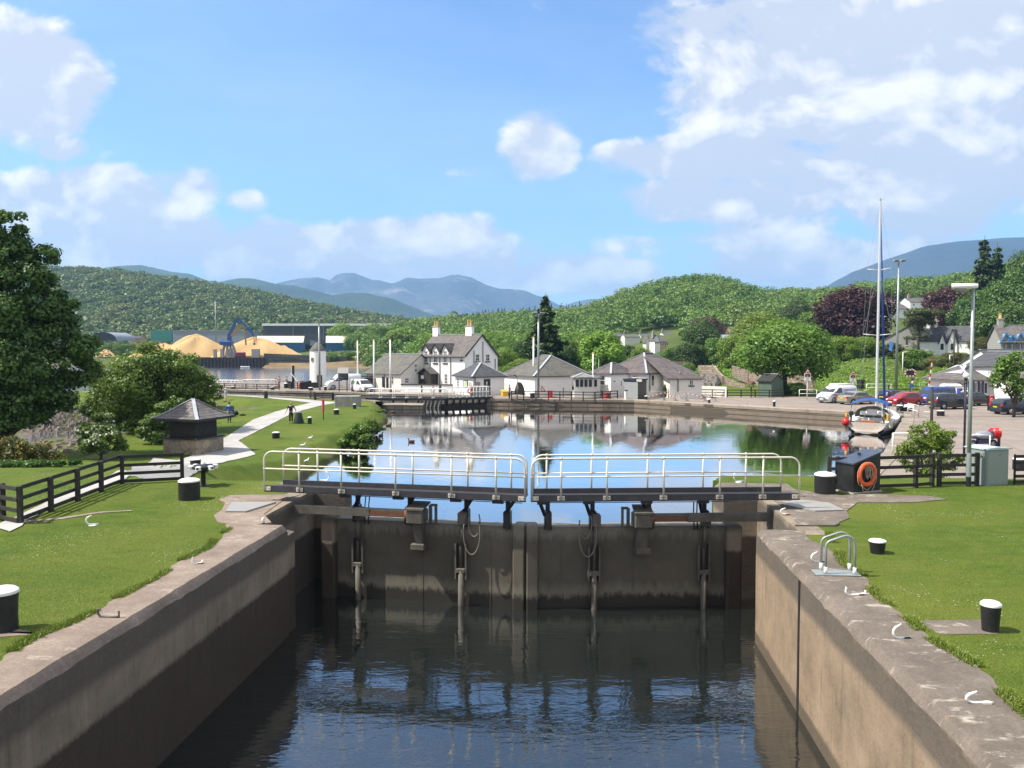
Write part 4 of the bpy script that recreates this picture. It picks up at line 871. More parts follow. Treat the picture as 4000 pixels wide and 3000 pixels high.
bigtree('elder_bush', 'elder spray with few cream flowers leaning behind the slate-roofed kiosk', 'shrub', 640, 52, [(600, 1650, 40, 0), (650, 1590, 34, 0), (560, 1700, 34, .2), (690, 1570, 26, 0), (610, 1720, 40, .2)], 4200, .13, lf_mid, .05, (pt_white, .10, .12), grp=G1)
bigtree('gorse_bush', 'yellow flowering gorse bush behind the near end of the black fence', 'shrub', 90, 35, [(40, 1750, 60, 0), (130, 1750, 60, -.2), (-40, 1780, 80, 0), (190, 1800, 48, 0), (90, 1810, 70, -.4), (0, 1840, 60, -.3), (220, 1830, 34, .1)], 15000, .085, lf_gorse, .05, (pt_yel, .30, .075), grp=G1)
bigtree('weed_clump', 'low green clump of nettles between the gorse bush and the black fence', 'plant', 120, 31, [(40, 1880, 50, 0), (130, 1885, 46, 0), (-30, 1890, 50, 0), (200, 1870, 36, .2), (270, 1850, 26, .4)], 5000, .09, lf_dark, .02, grp=G1)
bigtree('waterside_bush', 'leafy bush on the grass bank leaning over the basin, the largest there', 'shrub', 1395, 55.5, [(1400, 1690, 44, 0), (1370, 1725, 40, .2), (1430, 1710, 30, -.2), (1400, 1740, 42, 0)], 7000, .16, lf_mid, .05, grp=G1)
bigtree('waterside_bush', 'smaller leafy bush on the grass bank beyond the largest one', 'shrub', 1448, 66, [(1445, 1660, 32, 0), (1462, 1680, 26, 0), (1430, 1690, 26, .2)], 2600, .15, lf_mid, .04, grp=G1)
bigtree('waterside_bush', 'lowest leafy bush on the grass bank nearest the far end of the basin', 'shrub', 1472, 80, [(1470, 1630, 22, 0), (1490, 1622, 18, .3), (1478, 1648, 18, 0)], 1500, .17, lf_light, .03, grp=G1)
bigtree('feathery_shrub', 'feathery light green shrub behind the black fence near the lifebuoy cabin', 'shrub', 3625, 30.5, [(3640, 1690, 55, 0), (3570, 1730, 50, 0), (3690, 1740, 46, .1), (3630, 1770, 60, -.2), (3560, 1800, 44, .1), (3700, 1800, 46, 0), (3640, 1850, 60, 0), (3530, 1770, 30, .2), (3720, 1700, 24, .2), (3590, 1680, 26, .2)], 11000, .072, lf_light, .035, base=1.2, grp=G1)
bigtree('roadside_tree', 'loose leafy tree at the picture edge in front of the white gabled houses', 'tree', 3965, 72, [(3960, 1420, 55, 0), (3920, 1470, 45, .2), (4000, 1460, 60, 0), (3950, 1510, 50, .3), (4010, 1530, 50, 0), (3905, 1440, 24, 0), (3990, 1390, 34, 0)], 6500, .17, lf_mid, .12, grp=G1)
def rows(lst, grp=G1):
    for a in lst: tree(*a[:7], grp=grp, **(a[7] if len(a) > 7 else {}))
rows([
 (3065, 1256, 108, 345, 'high0', lf_mid, 'broad green tree with forked bare trunk beside the green shed'),
 (3110, 1492, 104, 95, 'bush0', lf_dark, 'dark clipped bush at the foot of the broad tree by the green shed'),
 (2130, 1147, 150, 250, 'conifer0', lf_conif, 'tall dark spruce rising behind the white house and boathouse'),
 (2355, 1292, 142, 190, 'column0', lf_light, 'bright green ash tree behind the conservatory'),
 (2285, 1308, 150, 100, 'round1', lf_mid, 'rounded green tree between the spruce and the bright ash'),
 (2240, 1330, 175, 110, 'bush1', lf_dark, 'dark bushy tree just right of the spruce'),
 (2035, 1395, 145, 130, 'bush2', lf_light, 'bright bush on the bank between the white house and the spruce'),
 (1985, 1430, 140, 110, 'bush0', lf_mid, 'low green bush against the gable of the white house'),
 (1965, 1365, 190, 120, 'round0', lf_light, 'light green tree showing right of the white house gable'),
 (2035, 1330, 200, 110, 'round2', lf_dark, 'dark tree behind the bright bush left of the spruce'),
 (2455, 1348, 210, 80, 'column1', lf_dark, 'narrow dark tree between the bright ash and the village'),
 (2500, 1352, 190, 80, 'bush1', lf_light, 'small bright shrub below the village houses'),
 (2985, 1238, 215, 240, 'round3', lf_light, 'bright green rounded tree behind the broad tree by the shed'),
 (2880, 1300, 190, 150, 'bush2', lf_light, 'bright spreading tree above the curved stone wall'),
 (2925, 1330, 165, 90, 'bush0', lf_light, 'small yellow-green bush at the head of the curved stone wall'),
 (2760, 1236, 330, 130, 'bush1', lf_copper, 'small copper beech among green trees below the wooded hill'),
 (2740, 1258, 270, 130, 'round1', lf_dark, 'dark tree in front of the small copper beech'),
 (2690, 1330, 200, 120, 'bush0', lf_dark, 'dark bush below the dark tree by the small copper beech'),
 (2790, 1320, 200, 120, 'column0', lf_mid, 'mid green tree left of the bright spreading tree'),
 (2615, 1352, 230, 90, 'bush2', lf_mid, 'green bush right of the pale village gable'),
 (3330, 1113, 225, 300, 'bush0', lf_copper, 'great copper beech behind the yacht mast', dict(depth=1.0)),
 (3692, 1118, 255, 190, 'bush1', lf_copper, 'second copper beech behind the gabled white house'),
 (3285, 1312, 165, 140, 'bush1', lf_light, 'bright hedge tree in front of the copper beech, left of the mast'),
 (3375, 1310, 168, 130, 'bush2', lf_light, 'bright hedge tree in front of the copper beech, behind the mast'),
 (3180, 1215, 260, 160, 'round2', lf_mid, 'green tree left of the great copper beech'),
 (3225, 1165, 330, 150, 'round3', lf_mid, 'tall green tree on the skyline left of the copper beech'),
 (3110, 1180, 330, 120, 'round0', lf_dark, 'dark skyline tree at the end of the wooded hill'),
 (3585, 1190, 185, 165, 'pine0', lf_pine, 'umbrella-topped pine in front of the grey house'),
 (3832, 922, 232, 235, 'conifer1', lf_conif, 'tallest ragged fir on the skyline behind the street lamp', dict(name='fir_tree', base=1300)),
 (3885, 950, 236, 200, 'conifer1', lf_conif, 'second ragged fir beside the tallest one', dict(name='fir_tree', base=1300, rz=2.0)),
 (3965, 1075, 200, 230, 'round1', lf_dark, 'dark tree at the right edge below the firs'),
 (3990, 1010, 260, 170, 'round0', lf_dark, 'high tree at the right edge beside the firs'),
 (3860, 1120, 215, 210, 'bush1', lf_dark, 'dark bushy tree under the ragged firs'),
 (3925, 1190, 180, 190, 'round2', lf_dark, 'green tree between the white house and the blue-gabled house'),
 (3775, 1160, 245, 130, 'column0', lf_dark, 'dark narrow tree behind the chimney of the white gabled house'),
 (3832, 1318, 178, 90, 'high1', lf_gorse, 'small olive tree in front of the white house gable'),
 (3955, 1330, 150, 60, 'bush2', lf_dark, 'round dark bush under the blue gables'),
 (3570, 1358, 148, 130, 'bush0', lf_mid, 'green bush in front of the grey house'),
 (3660, 1392, 140, 110, 'bush1', lf_gorse, 'olive bush below the white gabled house'),
 (3740, 1372, 150, 110, 'bush2', lf_gorse, 'brownish bush on the bank right of the striped barrier'),
 (3480, 1340, 165, 110, 'column1', lf_gorse, 'thin olive tree between the mast and the floodlight post'),
 (3690, 1432, 118, 170, 'bush0', lf_light, 'bright green bush behind the striped barrier', dict(depth=.6)),
 (2597, 1502, 99, 18, 'column1', lf_dark, 'small potted shrub against the hipped white house', dict(name='potted_shrub', cat='plant')),
 (2690, 1415, 160, 60, 'bush1', lf_mid, 'low bush on the bank behind the hipped white house'),
 (2470, 1395, 150, 90, 'bush1', lf_light, 'flowering shrub right of the bright ash'),
])
rows([
 (1340, 1272, 455, 110, 'round0', lf_light, 'bright tree in front of the long dark shed, nearest the blue shed'),
 (1440, 1282, 450, 110, 'round1', lf_dark, 'dark tree in front of the white strip of the long shed'),
 (1495, 1276, 445, 110, 'round2', lf_mid, 'mid green tree at the middle of the long dark shed'),
 (1565, 1288, 400, 130, 'round3', lf_light, 'bright round tree just left of the white house'),
 (1630, 1275, 450, 110, 'round1', lf_mid, 'green tree behind the left chimney of the white house'),
 (1510, 1352, 395, 110, 'bush0', lf_dark, 'dark bush below the bright round tree near the beach'),
 (1390, 1300, 430, 90, 'bush2', lf_mid, 'green bush between the bright tree and the dark tree by the long shed'),
 (1590, 1350, 390, 90, 'bush1', lf_mid, 'bush behind the slate workshop roof'),
 (1470, 1345, 400, 70, 'column0', lf_mid, 'narrow green tree at the right end of the blue shed'),
 (1370, 1372, 385, 40, 'bush1', lf_mid, 'small shrub on the sea wall under the blue shed'),
 (1300, 1380, 383, 36, 'bush2', lf_mid, 'smaller shrub on the sea wall beside the lighthouse'),
 (400, 1335, 410, 120, 'bush0', lf_mid, 'shrub belt across the water under the arched store'),
 (490, 1340, 410, 110, 'bush1', lf_mid, 'shrub belt across the water right of the arched store'),
 (290, 1335, 420, 120, 'bush2', lf_mid, 'shrub belt across the water behind the big dark tree'),
], 'trees across the sea loch')
# far woods that read as one mass
def woods(name, spots, kind='round', n=110, ls=1.5, leaf=lf_far, seed=1):
    rng = np.random.default_rng(seed); bases = []
    for i in range(4):
        rnd = random.Random(seed * 10 + i)
        if kind == 'round': bl = crown_blobs(11, 4.8, 4.8, 4.0, 5.2, rnd, flat_bottom=.6, sz=(.34, .52)); c, nn = cloud(bl, n, .6, .3, .5)
        else:
            zc = rng.random(n) ** 1.0 * 9 + 1; r = (10.4 - zc) / 10 * 3.2 * rng.random(n) ** .4; a = rng.random(n) * 6.283
            c = np.stack([np.cos(a) * r, np.sin(a) * r, zc], 1); nn = np.stack([np.cos(a), np.sin(a), .6 + 0 * a], 1); nn /= np.linalg.norm(nn, axis=1, keepdims=True)
        bases.append((c, nn))
    cs, ns, sz = [], [], []
    for i, (x, y, z, w, h) in enumerate(spots):
        c, nn = bases[i % 4]; a = rng.random() * 6.283; ca, sa = math.cos(a), math.sin(a); k = np.array([w / 9.6, w / 9.6, h / 10])
        c = c * k; cs.append(np.stack([c[:, 0] * ca - c[:, 1] * sa + x, c[:, 0] * sa + c[:, 1] * ca + y, c[:, 2] + z], 1)); ns.append(np.stack([nn[:, 0] * ca - nn[:, 1] * sa, nn[:, 0] * sa + nn[:, 1] * ca, nn[:, 2]], 1)); sz.append(np.full(len(c), ls * w / 10) * rng.uniform(.6, 1.25, len(c)))
    me = leaf_mesh(name, np.concatenate(cs), np.concatenate(ns), np.concatenate(sz), leaf, asp=1.15); o = bpy.data.objects.new(name, me); C.objects.link(o); o['kind'] = 'stuff'; return o
def scatter(p0, p1, y0, y1, step, seed, cond=None, w=(8, 13), h=(9, 14)):
    rng = np.random.default_rng(seed); out = []; y = y0
    while y < y1:
        for px in np.arange(p0, p1, step * F / y):
            q = px + rng.uniform(-.5, .5) * step * F / y; yy = y + rng.uniform(-.5, .5) * step; x = (q - 2000) / F * yy
            if cond is None or cond(q, yy): out.append((x, yy, rng.uniform(*w), rng.uniform(*h)))
        y += step * .85
    if not out: return out
    A = np.array(out); Z = height(A[:, 0], A[:, 1]) - .8
    return [(a[0], a[1], z, a[2], a[3]) for a, z in zip(out, Z)]
def okR(px, y):
    if y < 404 and 2330 < px < 2680: return False
    if y < 440 and px > 3130: return y > 400 and (px < 3390 or px > 3720)
    if y < 300 and px > 3000: return False
    return px > 1350 + (700 - y) * .2 or y > 560
woods('woodland', scatter(1340, 4250, 345, 760, 9.4, 3, okR, (7, 17), (7, 16)), n=420, ls=.85, seed=3)
woods('mixed_woodland', scatter(1640, 2560, 215, 345, 7.0, 4, lambda p, y: not (2330 < p < 2680 and y < 345) and p > 1640 + (345 - y) * .1), n=420, ls=.70, leaf=lf_mid, seed=4)
woods('hillside_woodland', scatter(-350, 1980, 660, 1330, 13.0, 5, None, (10, 25), (8, 19)), n=230, ls=1.3, leaf=lf_hill, seed=5)
woods('conifer_plantation', [s for s in scatter(1860, 2130, 700, 860, 9, 6, None, (7, 9), (16, 22))] + scatter(2160, 2290, 640, 700, 9, 8, None, (6, 8), (13, 20)), 'con', 90, 1.5, lf_conif, 6)
woods('undergrowth', scatter(3180, 3960, 118, 172, 2.6, 7, lambda p, y: not (3480 < p < 3720 and y > 150), (2.0, 3.8), (.7, 1.9)) + scatter(2620, 3000, 150, 200, 4.0, 9, lambda p, y: True, (2.5, 5), (1.2, 3.2)), n=110, ls=1.0, leaf=lf_light, seed=7)
woods('waterside_scrub', scatter(1290, 1640, 384, 400, 4.0, 12, None, (3, 5), (1.5, 4)) + scatter(180, 800, 400, 440, 7, 13, None, (5, 8), (3, 6)), n=60, ls=1.5, leaf=lf_mid, seed=12)
def blades(name, n, box, ok, h, w, seed):
    rng = np.random.default_rng(seed); s = rng.uniform(box[0], box[1], n * 2); t = rng.uniform(box[2], box[3], n * 2); s = box[0] + (s - box[0]) ** 1.0
    keep = rng.random(n * 2) < np.clip((13.0 / np.maximum(s, 9)) ** 1.5, .12, 1); s, t = s[keep], t[keep]; k = ok(s, t, rng); s, t = s[k], t[k]
    x, y = s * LU.x + t * LV.x, s * LU.y + t * LV.y; z = height(x, y); m = len(x); hh = h * rng.uniform(.5, 1.4, m); lay = .5 if h > .05 else 2.4
    nr = np.stack([rng.normal(size=m), rng.normal(size=m), rng.uniform(-.2, .5, m)], 1); nr /= np.linalg.norm(nr, axis=1, keepdims=True)
    u = np.cross(nr, [0, 0, 1.0]); u /= np.linalg.norm(u, axis=1, keepdims=True) + 1e-9; u *= (w * rng.uniform(.6, 1.4, m))[:, None]; b = np.stack([x, y, z - .006], 1); tp = b + np.stack([rng.normal(size=m) * hh * lay, rng.normal(size=m) * hh * lay, hh], 1)
    co = np.stack([b - u, b + u, tp + u * .25, tp - u * .25], 1).reshape(-1, 3).astype(np.float32); me = bpy.data.meshes.new(name); me.vertices.add(4 * m); me.vertices.foreach_set('co', co.ravel()); me.loops.add(4 * m); me.loops.foreach_set('vertex_index', np.arange(4 * m, dtype=np.int32)); me.polygons.add(m); me.polygons.foreach_set('loop_start', np.arange(m, dtype=np.int32) * 4); me.materials.append(lf_lawn); me.update(calc_edges=True)
    o = bpy.data.objects.new(name, me); C.objects.link(o); o['kind'] = 'stuff'
wl = lambda s: .92 + .08 * np.sin(s * 1.1 + 2) + .06 * np.sin(s * 2.9) + .6 * sstep(17.0, 19.5, s)
blades('grass', 130000, (7.5, 27, -15, TL - .8), lambda s, t, r: (t < TL - wl(s) + .05) & ((s < 19.3) | (t < TL - 3.4) | (s > 26)), .014, .007, 1)
blades('grass', 170000, (7.5, 28, TR + .9, 17), lambda s, t, r: (t > TR + wl(s) * 1.08 + .08) & ((s < 20.2) | (t > TR + 2.6)), .014, .007, 2)
blades('edge_grass', 26000, (7.5, 19.3, TL - 1.35, TL - .8), lambda s, t, r: (t < TL - wl(s) + .1) & (t > TL - wl(s) - .10) & (np.sin(s * 2.3) + np.sin(s * 5.1 + 1) > -.4), .06, .010, 3)
blades('edge_grass', 26000, (7.5, 20, TR + .9, TR + 1.8), lambda s, t, r: (t > TR + wl(s) * 1.08 - .02) & (t < TR + wl(s) * 1.08 + .2) & (np.sin(s * 2.7) + np.sin(s * 4.3 + 1) > -.4), .06, .010, 4)
woods('rough_grass', scatter(480, 720, 44, 50, .55, 14, lambda p, y: p < 560 + (50 - y) * 10, (.4, .8), (.5, 1.1)) + scatter(180, 420, 36, 43, .6, 15, None, (.4, .8), (.4, .9)), n=26, ls=1.6, leaf=lf_light, seed=14)
# ---------------------------------------------------------------- buildings
class Bld:
    """origin at the corner nearest the camera; local x runs along the right-hand wall ('R', y=0), local y along the left-hand wall ('L', x=0)"""
    def __init__(b, name, label, cat, px, Y, phi, Lx, Ly, z0, ze, zr, roof, mw, mr, over=.3, grp=None, ridge_len=None, sink=1.0, thick=.14):
        x = (px - 2000) / F * Y; b.o = Vector((x, Y, 0)); b.phi = R(phi); b.Lx, b.Ly, b.z0, b.ze, b.zr = Lx, Ly, z0, ze, zr
        b.th = thing(name, label, cat, (x, Y, z0), b.phi, grp); b.ex = Vector((math.cos(b.phi), math.sin(b.phi), 0)); b.ey = Vector((-math.sin(b.phi), math.cos(b.phi), 0))
        h = ze - z0; r = zr - z0; b.h, b.r = h, r; mb = MB(); a = -sink
        P4 = [(0, 0), (Lx, 0), (Lx, Ly), (0, Ly)]
        if roof == 'gy':      # ridge along y: gables on the R wall and its opposite
            for y, flip in ((0, 0), (Ly, 1)): mb.quad((0, y, a), (Lx, y, a), (Lx, y, h), (Lx / 2, y, r), (0, y, h))
            for x in (0, Lx): mb.quad((x, 0, a), (x, Ly, a), (x, Ly, h), (x, 0, h))
        elif roof == 'gx':
            for x in (0, Lx): mb.quad((x, 0, a), (x, Ly, a), (x, Ly, h), (x, Ly / 2, r), (x, 0, h))
            for y in (0, Ly): mb.quad((0, y, a), (Lx, y, a), (Lx, y, h), (0, y, h))
        else:
            for i in range(4): p, q = P4[i], P4[(i + 1) % 4]; mb.quad((*p, a), (*q, a), (*q, h), (*p, h))
        mb.quad((0, 0, a), (Lx, 0, a), (Lx, Ly, a), (0, Ly, a)); mb.put('wall', mw, b.th)
        b.roof(roof, mr, over, ridge_len, thick)
    def roof(b, kind, mr, o, rl, t):
        Lx, Ly, h, r = b.Lx, b.Ly, b.h, b.r; mb = MB(); caps = MB(); up = Vector((0, 0, t))
        def slab(*p): mb.prism([Vector(q) + Vector((0, 0, .02)) for q in p], up)
        if kind == 'gy':
            s = (r - h) / (Lx / 2); d = -o * s; k = o * .6
            slab((-o, -k, h + d), (Lx / 2, -k, r), (Lx / 2, Ly + k, r), (-o, Ly + k, h + d)); slab((Lx + o, -k, h + d), (Lx + o, Ly + k, h + d), (Lx / 2, Ly + k, r), (Lx / 2, -k, r))
            caps.bar((Lx / 2, -k, r + t + .03), (Lx / 2, Ly + k, r + t + .03), .3, .08); b.ridge = ((Lx / 2, 0, r + t), (Lx / 2, Ly, r + t))
        elif kind == 'gx':
            s = (r - h) / (Ly / 2); d = -o * s; k = o * .6
            slab((-k, -o, h + d), (Lx + k, -o, h + d), (Lx + k, Ly / 2, r), (-k, Ly / 2, r)); slab((-k, Ly + o, h + d), (-k, Ly / 2, r), (Lx + k, Ly / 2, r), (Lx + k, Ly + o, h + d))
            caps.bar((-k, Ly / 2, r + t + .03), (Lx + k, Ly / 2, r + t + .03), .3, .08)
        elif kind in ('hip', 'pyr'):
            if rl is None: rl = abs(Lx - Ly)
            if Lx >= Ly: A, B = ((Lx - rl) / 2, Ly / 2), ((Lx + rl) / 2, Ly / 2)
            else: A, B = (Lx / 2, (Ly - rl) / 2), (Lx / 2, (Ly + rl) / 2)
            e = [(-o, -o), (Lx + o, -o), (Lx + o, Ly + o), (-o, Ly + o)]; z = h - .02
            vs = [(*p, z) for p in e] + [(*p, z + t) for p in e] + [(*A, r), (*B, r)]
            if Lx >= Ly: fs = [(4, 5, 9, 8), (5, 6, 9), (6, 7, 8, 9), (7, 4, 8)]; hp = [(0, A), (3, A), (1, B), (2, B)]
            else: fs = [(4, 5, 8), (5, 6, 9, 8), (6, 7, 9), (7, 4, 8, 9)]; hp = [(0, A), (1, A), (2, B), (3, B)]
            mb.add(vs, fs + [(0, 1, 2, 3), (0, 1, 5, 4), (1, 2, 6, 5), (2, 3, 7, 6), (3, 0, 4, 7)])
            for i, q in hp: caps.bar((*e[i], z + t + .02), (*q, r + .03), .26, .07)
            if rl > .1: caps.bar((*A, r + .04), (*B, r + .04), .28, .08)
        rf = mb.put('roof', mr, b.th); b.rf = rf
        if kind: caps.put('ridge_flashing', m_lead, rf)
    def uv(b, w, px, py):
        k = ray(px, py); k = Vector((k.x / k.y, 1, k.z / k.y)); e = b.ex if w == 'R' else b.ey
        # o + e*u = k*Y
        det = e.x * (-1) - e.y * (-k.x); u = ((0 - b.o.x) * (-1) - (0 - b.o.y) * (-k.x)) / det if abs(det) > 1e-9 else 0
        Y = b.o.y + e.y * u; return u, CZ + k.z * Y - b.z0
    def loc(b, w, u, z, out=0.0): return Vector((u, -out, z)) if w == 'R' else Vector((-out, u, z))
    def rect(b, mb, w, u0, u1, z0, z1, o0, o1):
        p, q = b.loc(w, min(u0, u1), z0, o0), b.loc(w, max(u0, u1), z1, o1)
        mb.b2(p.x, q.x, p.y, q.y, z0, z1)
    def win(b, w, x0, y0, x1, y1, name='window', bars=(1, 1), frame=None, pane=None, sill=True, msill=None, arch=False):
        u0, za = b.uv(w, x0, y0); u1, zb = b.uv(w, x1, y1); u0, u1 = sorted((u0, u1)); z0, z1 = sorted((za, zb)); f = max(.05, min(.09, (u1 - u0) * .12)); mb = MB()
        for a in ((u0, u0 + f, z0, z1), (u1 - f, u1, z0, z1), (u0, u1, z0, z0 + f), (u0, u1, z1 - f, z1)): b.rect(mb, w, *a, -.01, .05)
        for i in range(bars[0]): c = u0 + (u1 - u0) * (i + 1) / (bars[0] + 1); b.rect(mb, w, c - .022, c + .022, z0, z1, -.01, .042)
        for i in range(bars[1]): c = z0 + (z1 - z0) * (i + 1) / (bars[1] + 1); b.rect(mb, w, u0, u1, c - .026, c + .026, -.01, .046)
        o = mb.put(name, frame or m_wpaint, b.th); mb = MB(); b.rect(mb, w, u0 + f * .6, u1 - f * .6, z0 + f * .6, z1 - f * .6, -.01, .022); mb.put('pane', pane or m_glass, o)
        if sill: mb = MB(); b.rect(mb, w, u0 - .12, u1 + .12, z0 - .16, z0 - .02, -.01, .12); mb.put('sill', msill or m_bpaint, o)
        return o
    def door(b, w, x0, y0, x1, y1, m=None, name='door', arch=False, dep=.05):
        u0, za = b.uv(w, x0, y0); u1, zb = b.uv(w, x1, y1); u0, u1 = sorted((u0, u1)); z0, z1 = sorted((za, zb)); mb = MB()
        if arch:
            r = (u1 - u0) / 2; c = (u0 + u1) / 2; pts = [(u0, z0), (u1, z0)] + [(c + r * math.cos(R(a)), z1 - r + r * math.sin(R(a))) for a in range(0, 181, 15)]
            mb.prism([b.loc(w, u, z, .02) for u, z in pts], b.loc(w, 0, 0, dep) - b.loc(w, 0, 0, 0)); 
        else: b.rect(mb, w, u0, u1, z0, z1, -.01, dep)
        o = mb.put(name, m or m_bpaint, b.th)
        if not arch and name == 'door': mb = MB(); p = b.loc(w, u0 + (u1 - u0) * .85, z0 + (z1 - z0) * .48, dep + .03); mb.ball(p, .04, 6); mb.put('handle', m_galv, o)
        return o
    def pipe(b, w, x, y0, y1, bend=0.0):
        u, za = b.uv(w, x, y0); _, zb = b.uv(w, x, y1); mb = MB(); mb.tube([b.loc(w, u - bend, za + abs(bend) * .6, .16), b.loc(w, u, za - .1, .09), b.loc(w, u, zb, .09)] if bend else [b.loc(w, u, za, .09), b.loc(w, u, zb, .09)], .055, 6); mb.put('downpipe', m_bpaint, b.th)
    def chimney(b, c, sx, sy, z0, z1, pots=2, m=None, mp=None, ax='y'):
        mb = MB(); mb.b2(c[0] - sx / 2, c[0] + sx / 2, c[1] - sy / 2, c[1] + sy / 2, z0, z1); mb.m(1); mb.b2(c[0] - sx / 2 - .07, c[0] + sx / 2 + .07, c[1] - sy / 2 - .07, c[1] + sy / 2 + .07, z1, z1 + .16)
        o = mb.put('chimney', [m or m_white, m_conc], b.rf)
        mb = MB()
        for i in range(pots):
            d = (i - (pots - 1) / 2) * .55; p = (c[0] + (d if ax == 'x' else 0), c[1] + (d if ax == 'y' else 0), z1 + .16); mb.lathe(p, [(.20, 0), (.17, .2), (.16, .62), (.20, .66), (.20, .76), (.17, .78)], 10)
        mb.put('chimney_pot', mp or m_pot, b.rf)
m_pot = mat('buff_chimney_pot', (.52, .36, .14), .3, 3, .85)
m_bluep = mat('blue_paint', (.05, .20, .42), .15, 4, .5); m_grn = mat('green_shed_paint', (.085, .13, .095), .2, 3, .8, bump=.2); m_grnr = mat('dark_felt_roof', (.03, .033, .03), .3, 3, .9)
def depth_of(by, z=1.0): return F * (CZ - z) / (by - 1358)
# white two-storey house
b = Bld('white_house', 'white two-storey house with slate roof, two chimneys and three gabled dormers', 'house', 1815, 116, 52, 7.6, 9.6, 1.0, 6.1, 9.15, 'gy', m_white, m_slate, .34, sink=.6)
cyl = [(1.2), (6.5)]
b.chimney((3.8, 2.3), .62, 1.25, 7.2, 9.5, 2); b.chimney((3.8, 9.2), .62, 1.1, 7.2, 9.5, 2)
for (x0, y0, x1, y1) in ((1657, 1370, 1672, 1418), (1694, 1370, 1709, 1418), (1732, 1370, 1747, 1418)): 
    w = b.win('L', x0, y0, x1, y1, bars=(1, 3)); u, z = b.uv('L', (x0 + x1) / 2, y0); u1, _ = b.uv('L', x0, y0); hw = abs(u - u1) + .22
    mb = MB(); zt = z + 1.0; zb = b.h - .3; mb.prism([(-.02, u - hw, zb), (-.02, u + hw, zb), (-.02, u + hw, z + .12), (-.02, u, zt), (-.02, u - hw, z + .12)], (1.6, 0, 0)); g = mb.put('dormer', m_white, b.th)
    mb = MB()
    for sg in (-1, 1): mb.prism([(-.22, u, zt + .02), (-.22, u + sg * (hw + .22), z - .12), (1.35, u + sg * (hw + .22), z - .12), (2.1, u, zt + .02)], (0, 0, .10))
    mb.put('dormer_roof', m_slate, g)
    mb = MB()
    for sg in (-1, 1): mb.bar((-.25, u, zt + .05), (-.25, u + sg * (hw + .25), z - .10), .05, .16)
    mb.put('bargeboard', m_bpaint, g)
b.win('L', 1736, 1460, 1748, 1500, bars=(1, 2), sill=False)
b.win('R', 1857, 1383, 1872, 1411, bars=(1, 1)); b.win('R', 1897, 1383, 1912, 1411, bars=(1, 1))
b.win('L', 1800, 1394, 1806, 1406, bars=(0, 0))
for x in (1643, 1681, 1719, 1761): b.pipe('L', x, 1392, 1503, .22)
b.pipe('R', 1850, 1370, 1440); b.pipe('R', 1885, 1335, 1440); b.pipe('R', 1933, 1402, 1460)
mb = MB(); mb.bar((-.02, -.21, b.h - .1), (b.Lx / 2, -.21, b.r + .06), .05, .2); mb.bar((b.Lx + .3, -.21, b.h - .35), (b.Lx / 2, -.21, b.r + .06), .05, .2); mb.bar((-.36, -.2, b.h - .2), (-.36, b.Ly + .2, b.h - .2), .1, .1); mb.put('bargeboard', m_bpaint, b.th)
u0, _ = b.uv('L', 1711, 1500); u1, _ = b.uv('L', 1663, 1500); zt = b.uv('L', 1690, 1458)[1]; zb = b.uv('L', 1690, 1502)[1]
mb = MB(); mb.b2(-1.5, 0, min(u0, u1), max(u0, u1), zb - .4, zt - .0); p = mb.put('porch', m_bwood, b.th); c = (u0 + u1) / 2; hw = abs(u0 - u1) / 2
mb = MB(); 
for sg in (-1, 1): mb.prism([(-1.75, c, zt + .85), (-1.75, c + sg * (hw + .2), zt - .1), (.05, c + sg * (hw + .2), zt - .1), (.05, c, zt + .85)], (0, 0, .09))
mb.put('porch_roof', m_slate2, p); mb = MB(); mb.prism([(-1.505, c - hw, zt - .02), (-1.505, c + hw, zt - .02), (-1.505, c, zt + .8)], (.2, 0, 0)); mb.m(1); mb.b2(-1.56, -1.5, c + .2, c + .75, zb + .9, zt - .3); mb.put('porch_front', [m_bwood, m_wpaint], p)
# slate workshop to the left
b = Bld('workshop', 'long low white workshop with lichen-spotted slate roof beside the white house', 'building', 1566, 117, 52, 8.4, 7.6, 1.0, 3.46, 6.2, 'gy', m_cream, m_slate2, .3, sink=.6)
b.door('L', 1509, 1475, 1518, 1519, m_bpaint); b.win('L', 1493, 1472, 1503, 1512, bars=(0, 0), frame=m_bpaint, sill=False); b.win('L', 1530, 1470, 1537, 1500, bars=(0, 1), sill=False); b.door('L', 1424, 1476, 1468, 1525, mat('brown_doors', (.10, .05, .035), .3, 3, .6), 'wide_door')
b.win('R', 1580, 1476, 1597, 1497, bars=(2, 1), msill=m_wpaint); b.pipe('L', 1502, 1466, 1520, .2)
mb = MB(); b.rect(mb, 'L', b.uv('L', 1424, 1470)[0], b.uv('L', 1462, 1470)[0], b.uv('L', 1440, 1472)[1], b.uv('L', 1440, 1468)[1], 0, .9); mb.put('canopy', m_bwood, b.th)
mb = MB(); mb.b2(-.03, .0, 0, b.Ly, 0, .01); 
for z in (3.2, 3.9): mb.lathe(b.loc('R', 3.0, z - 1.6 + 1.2, .1), [(.12, 0), (.12, .2)], 8)
mb.put('wall_lamp', m_bpaint, b.th)
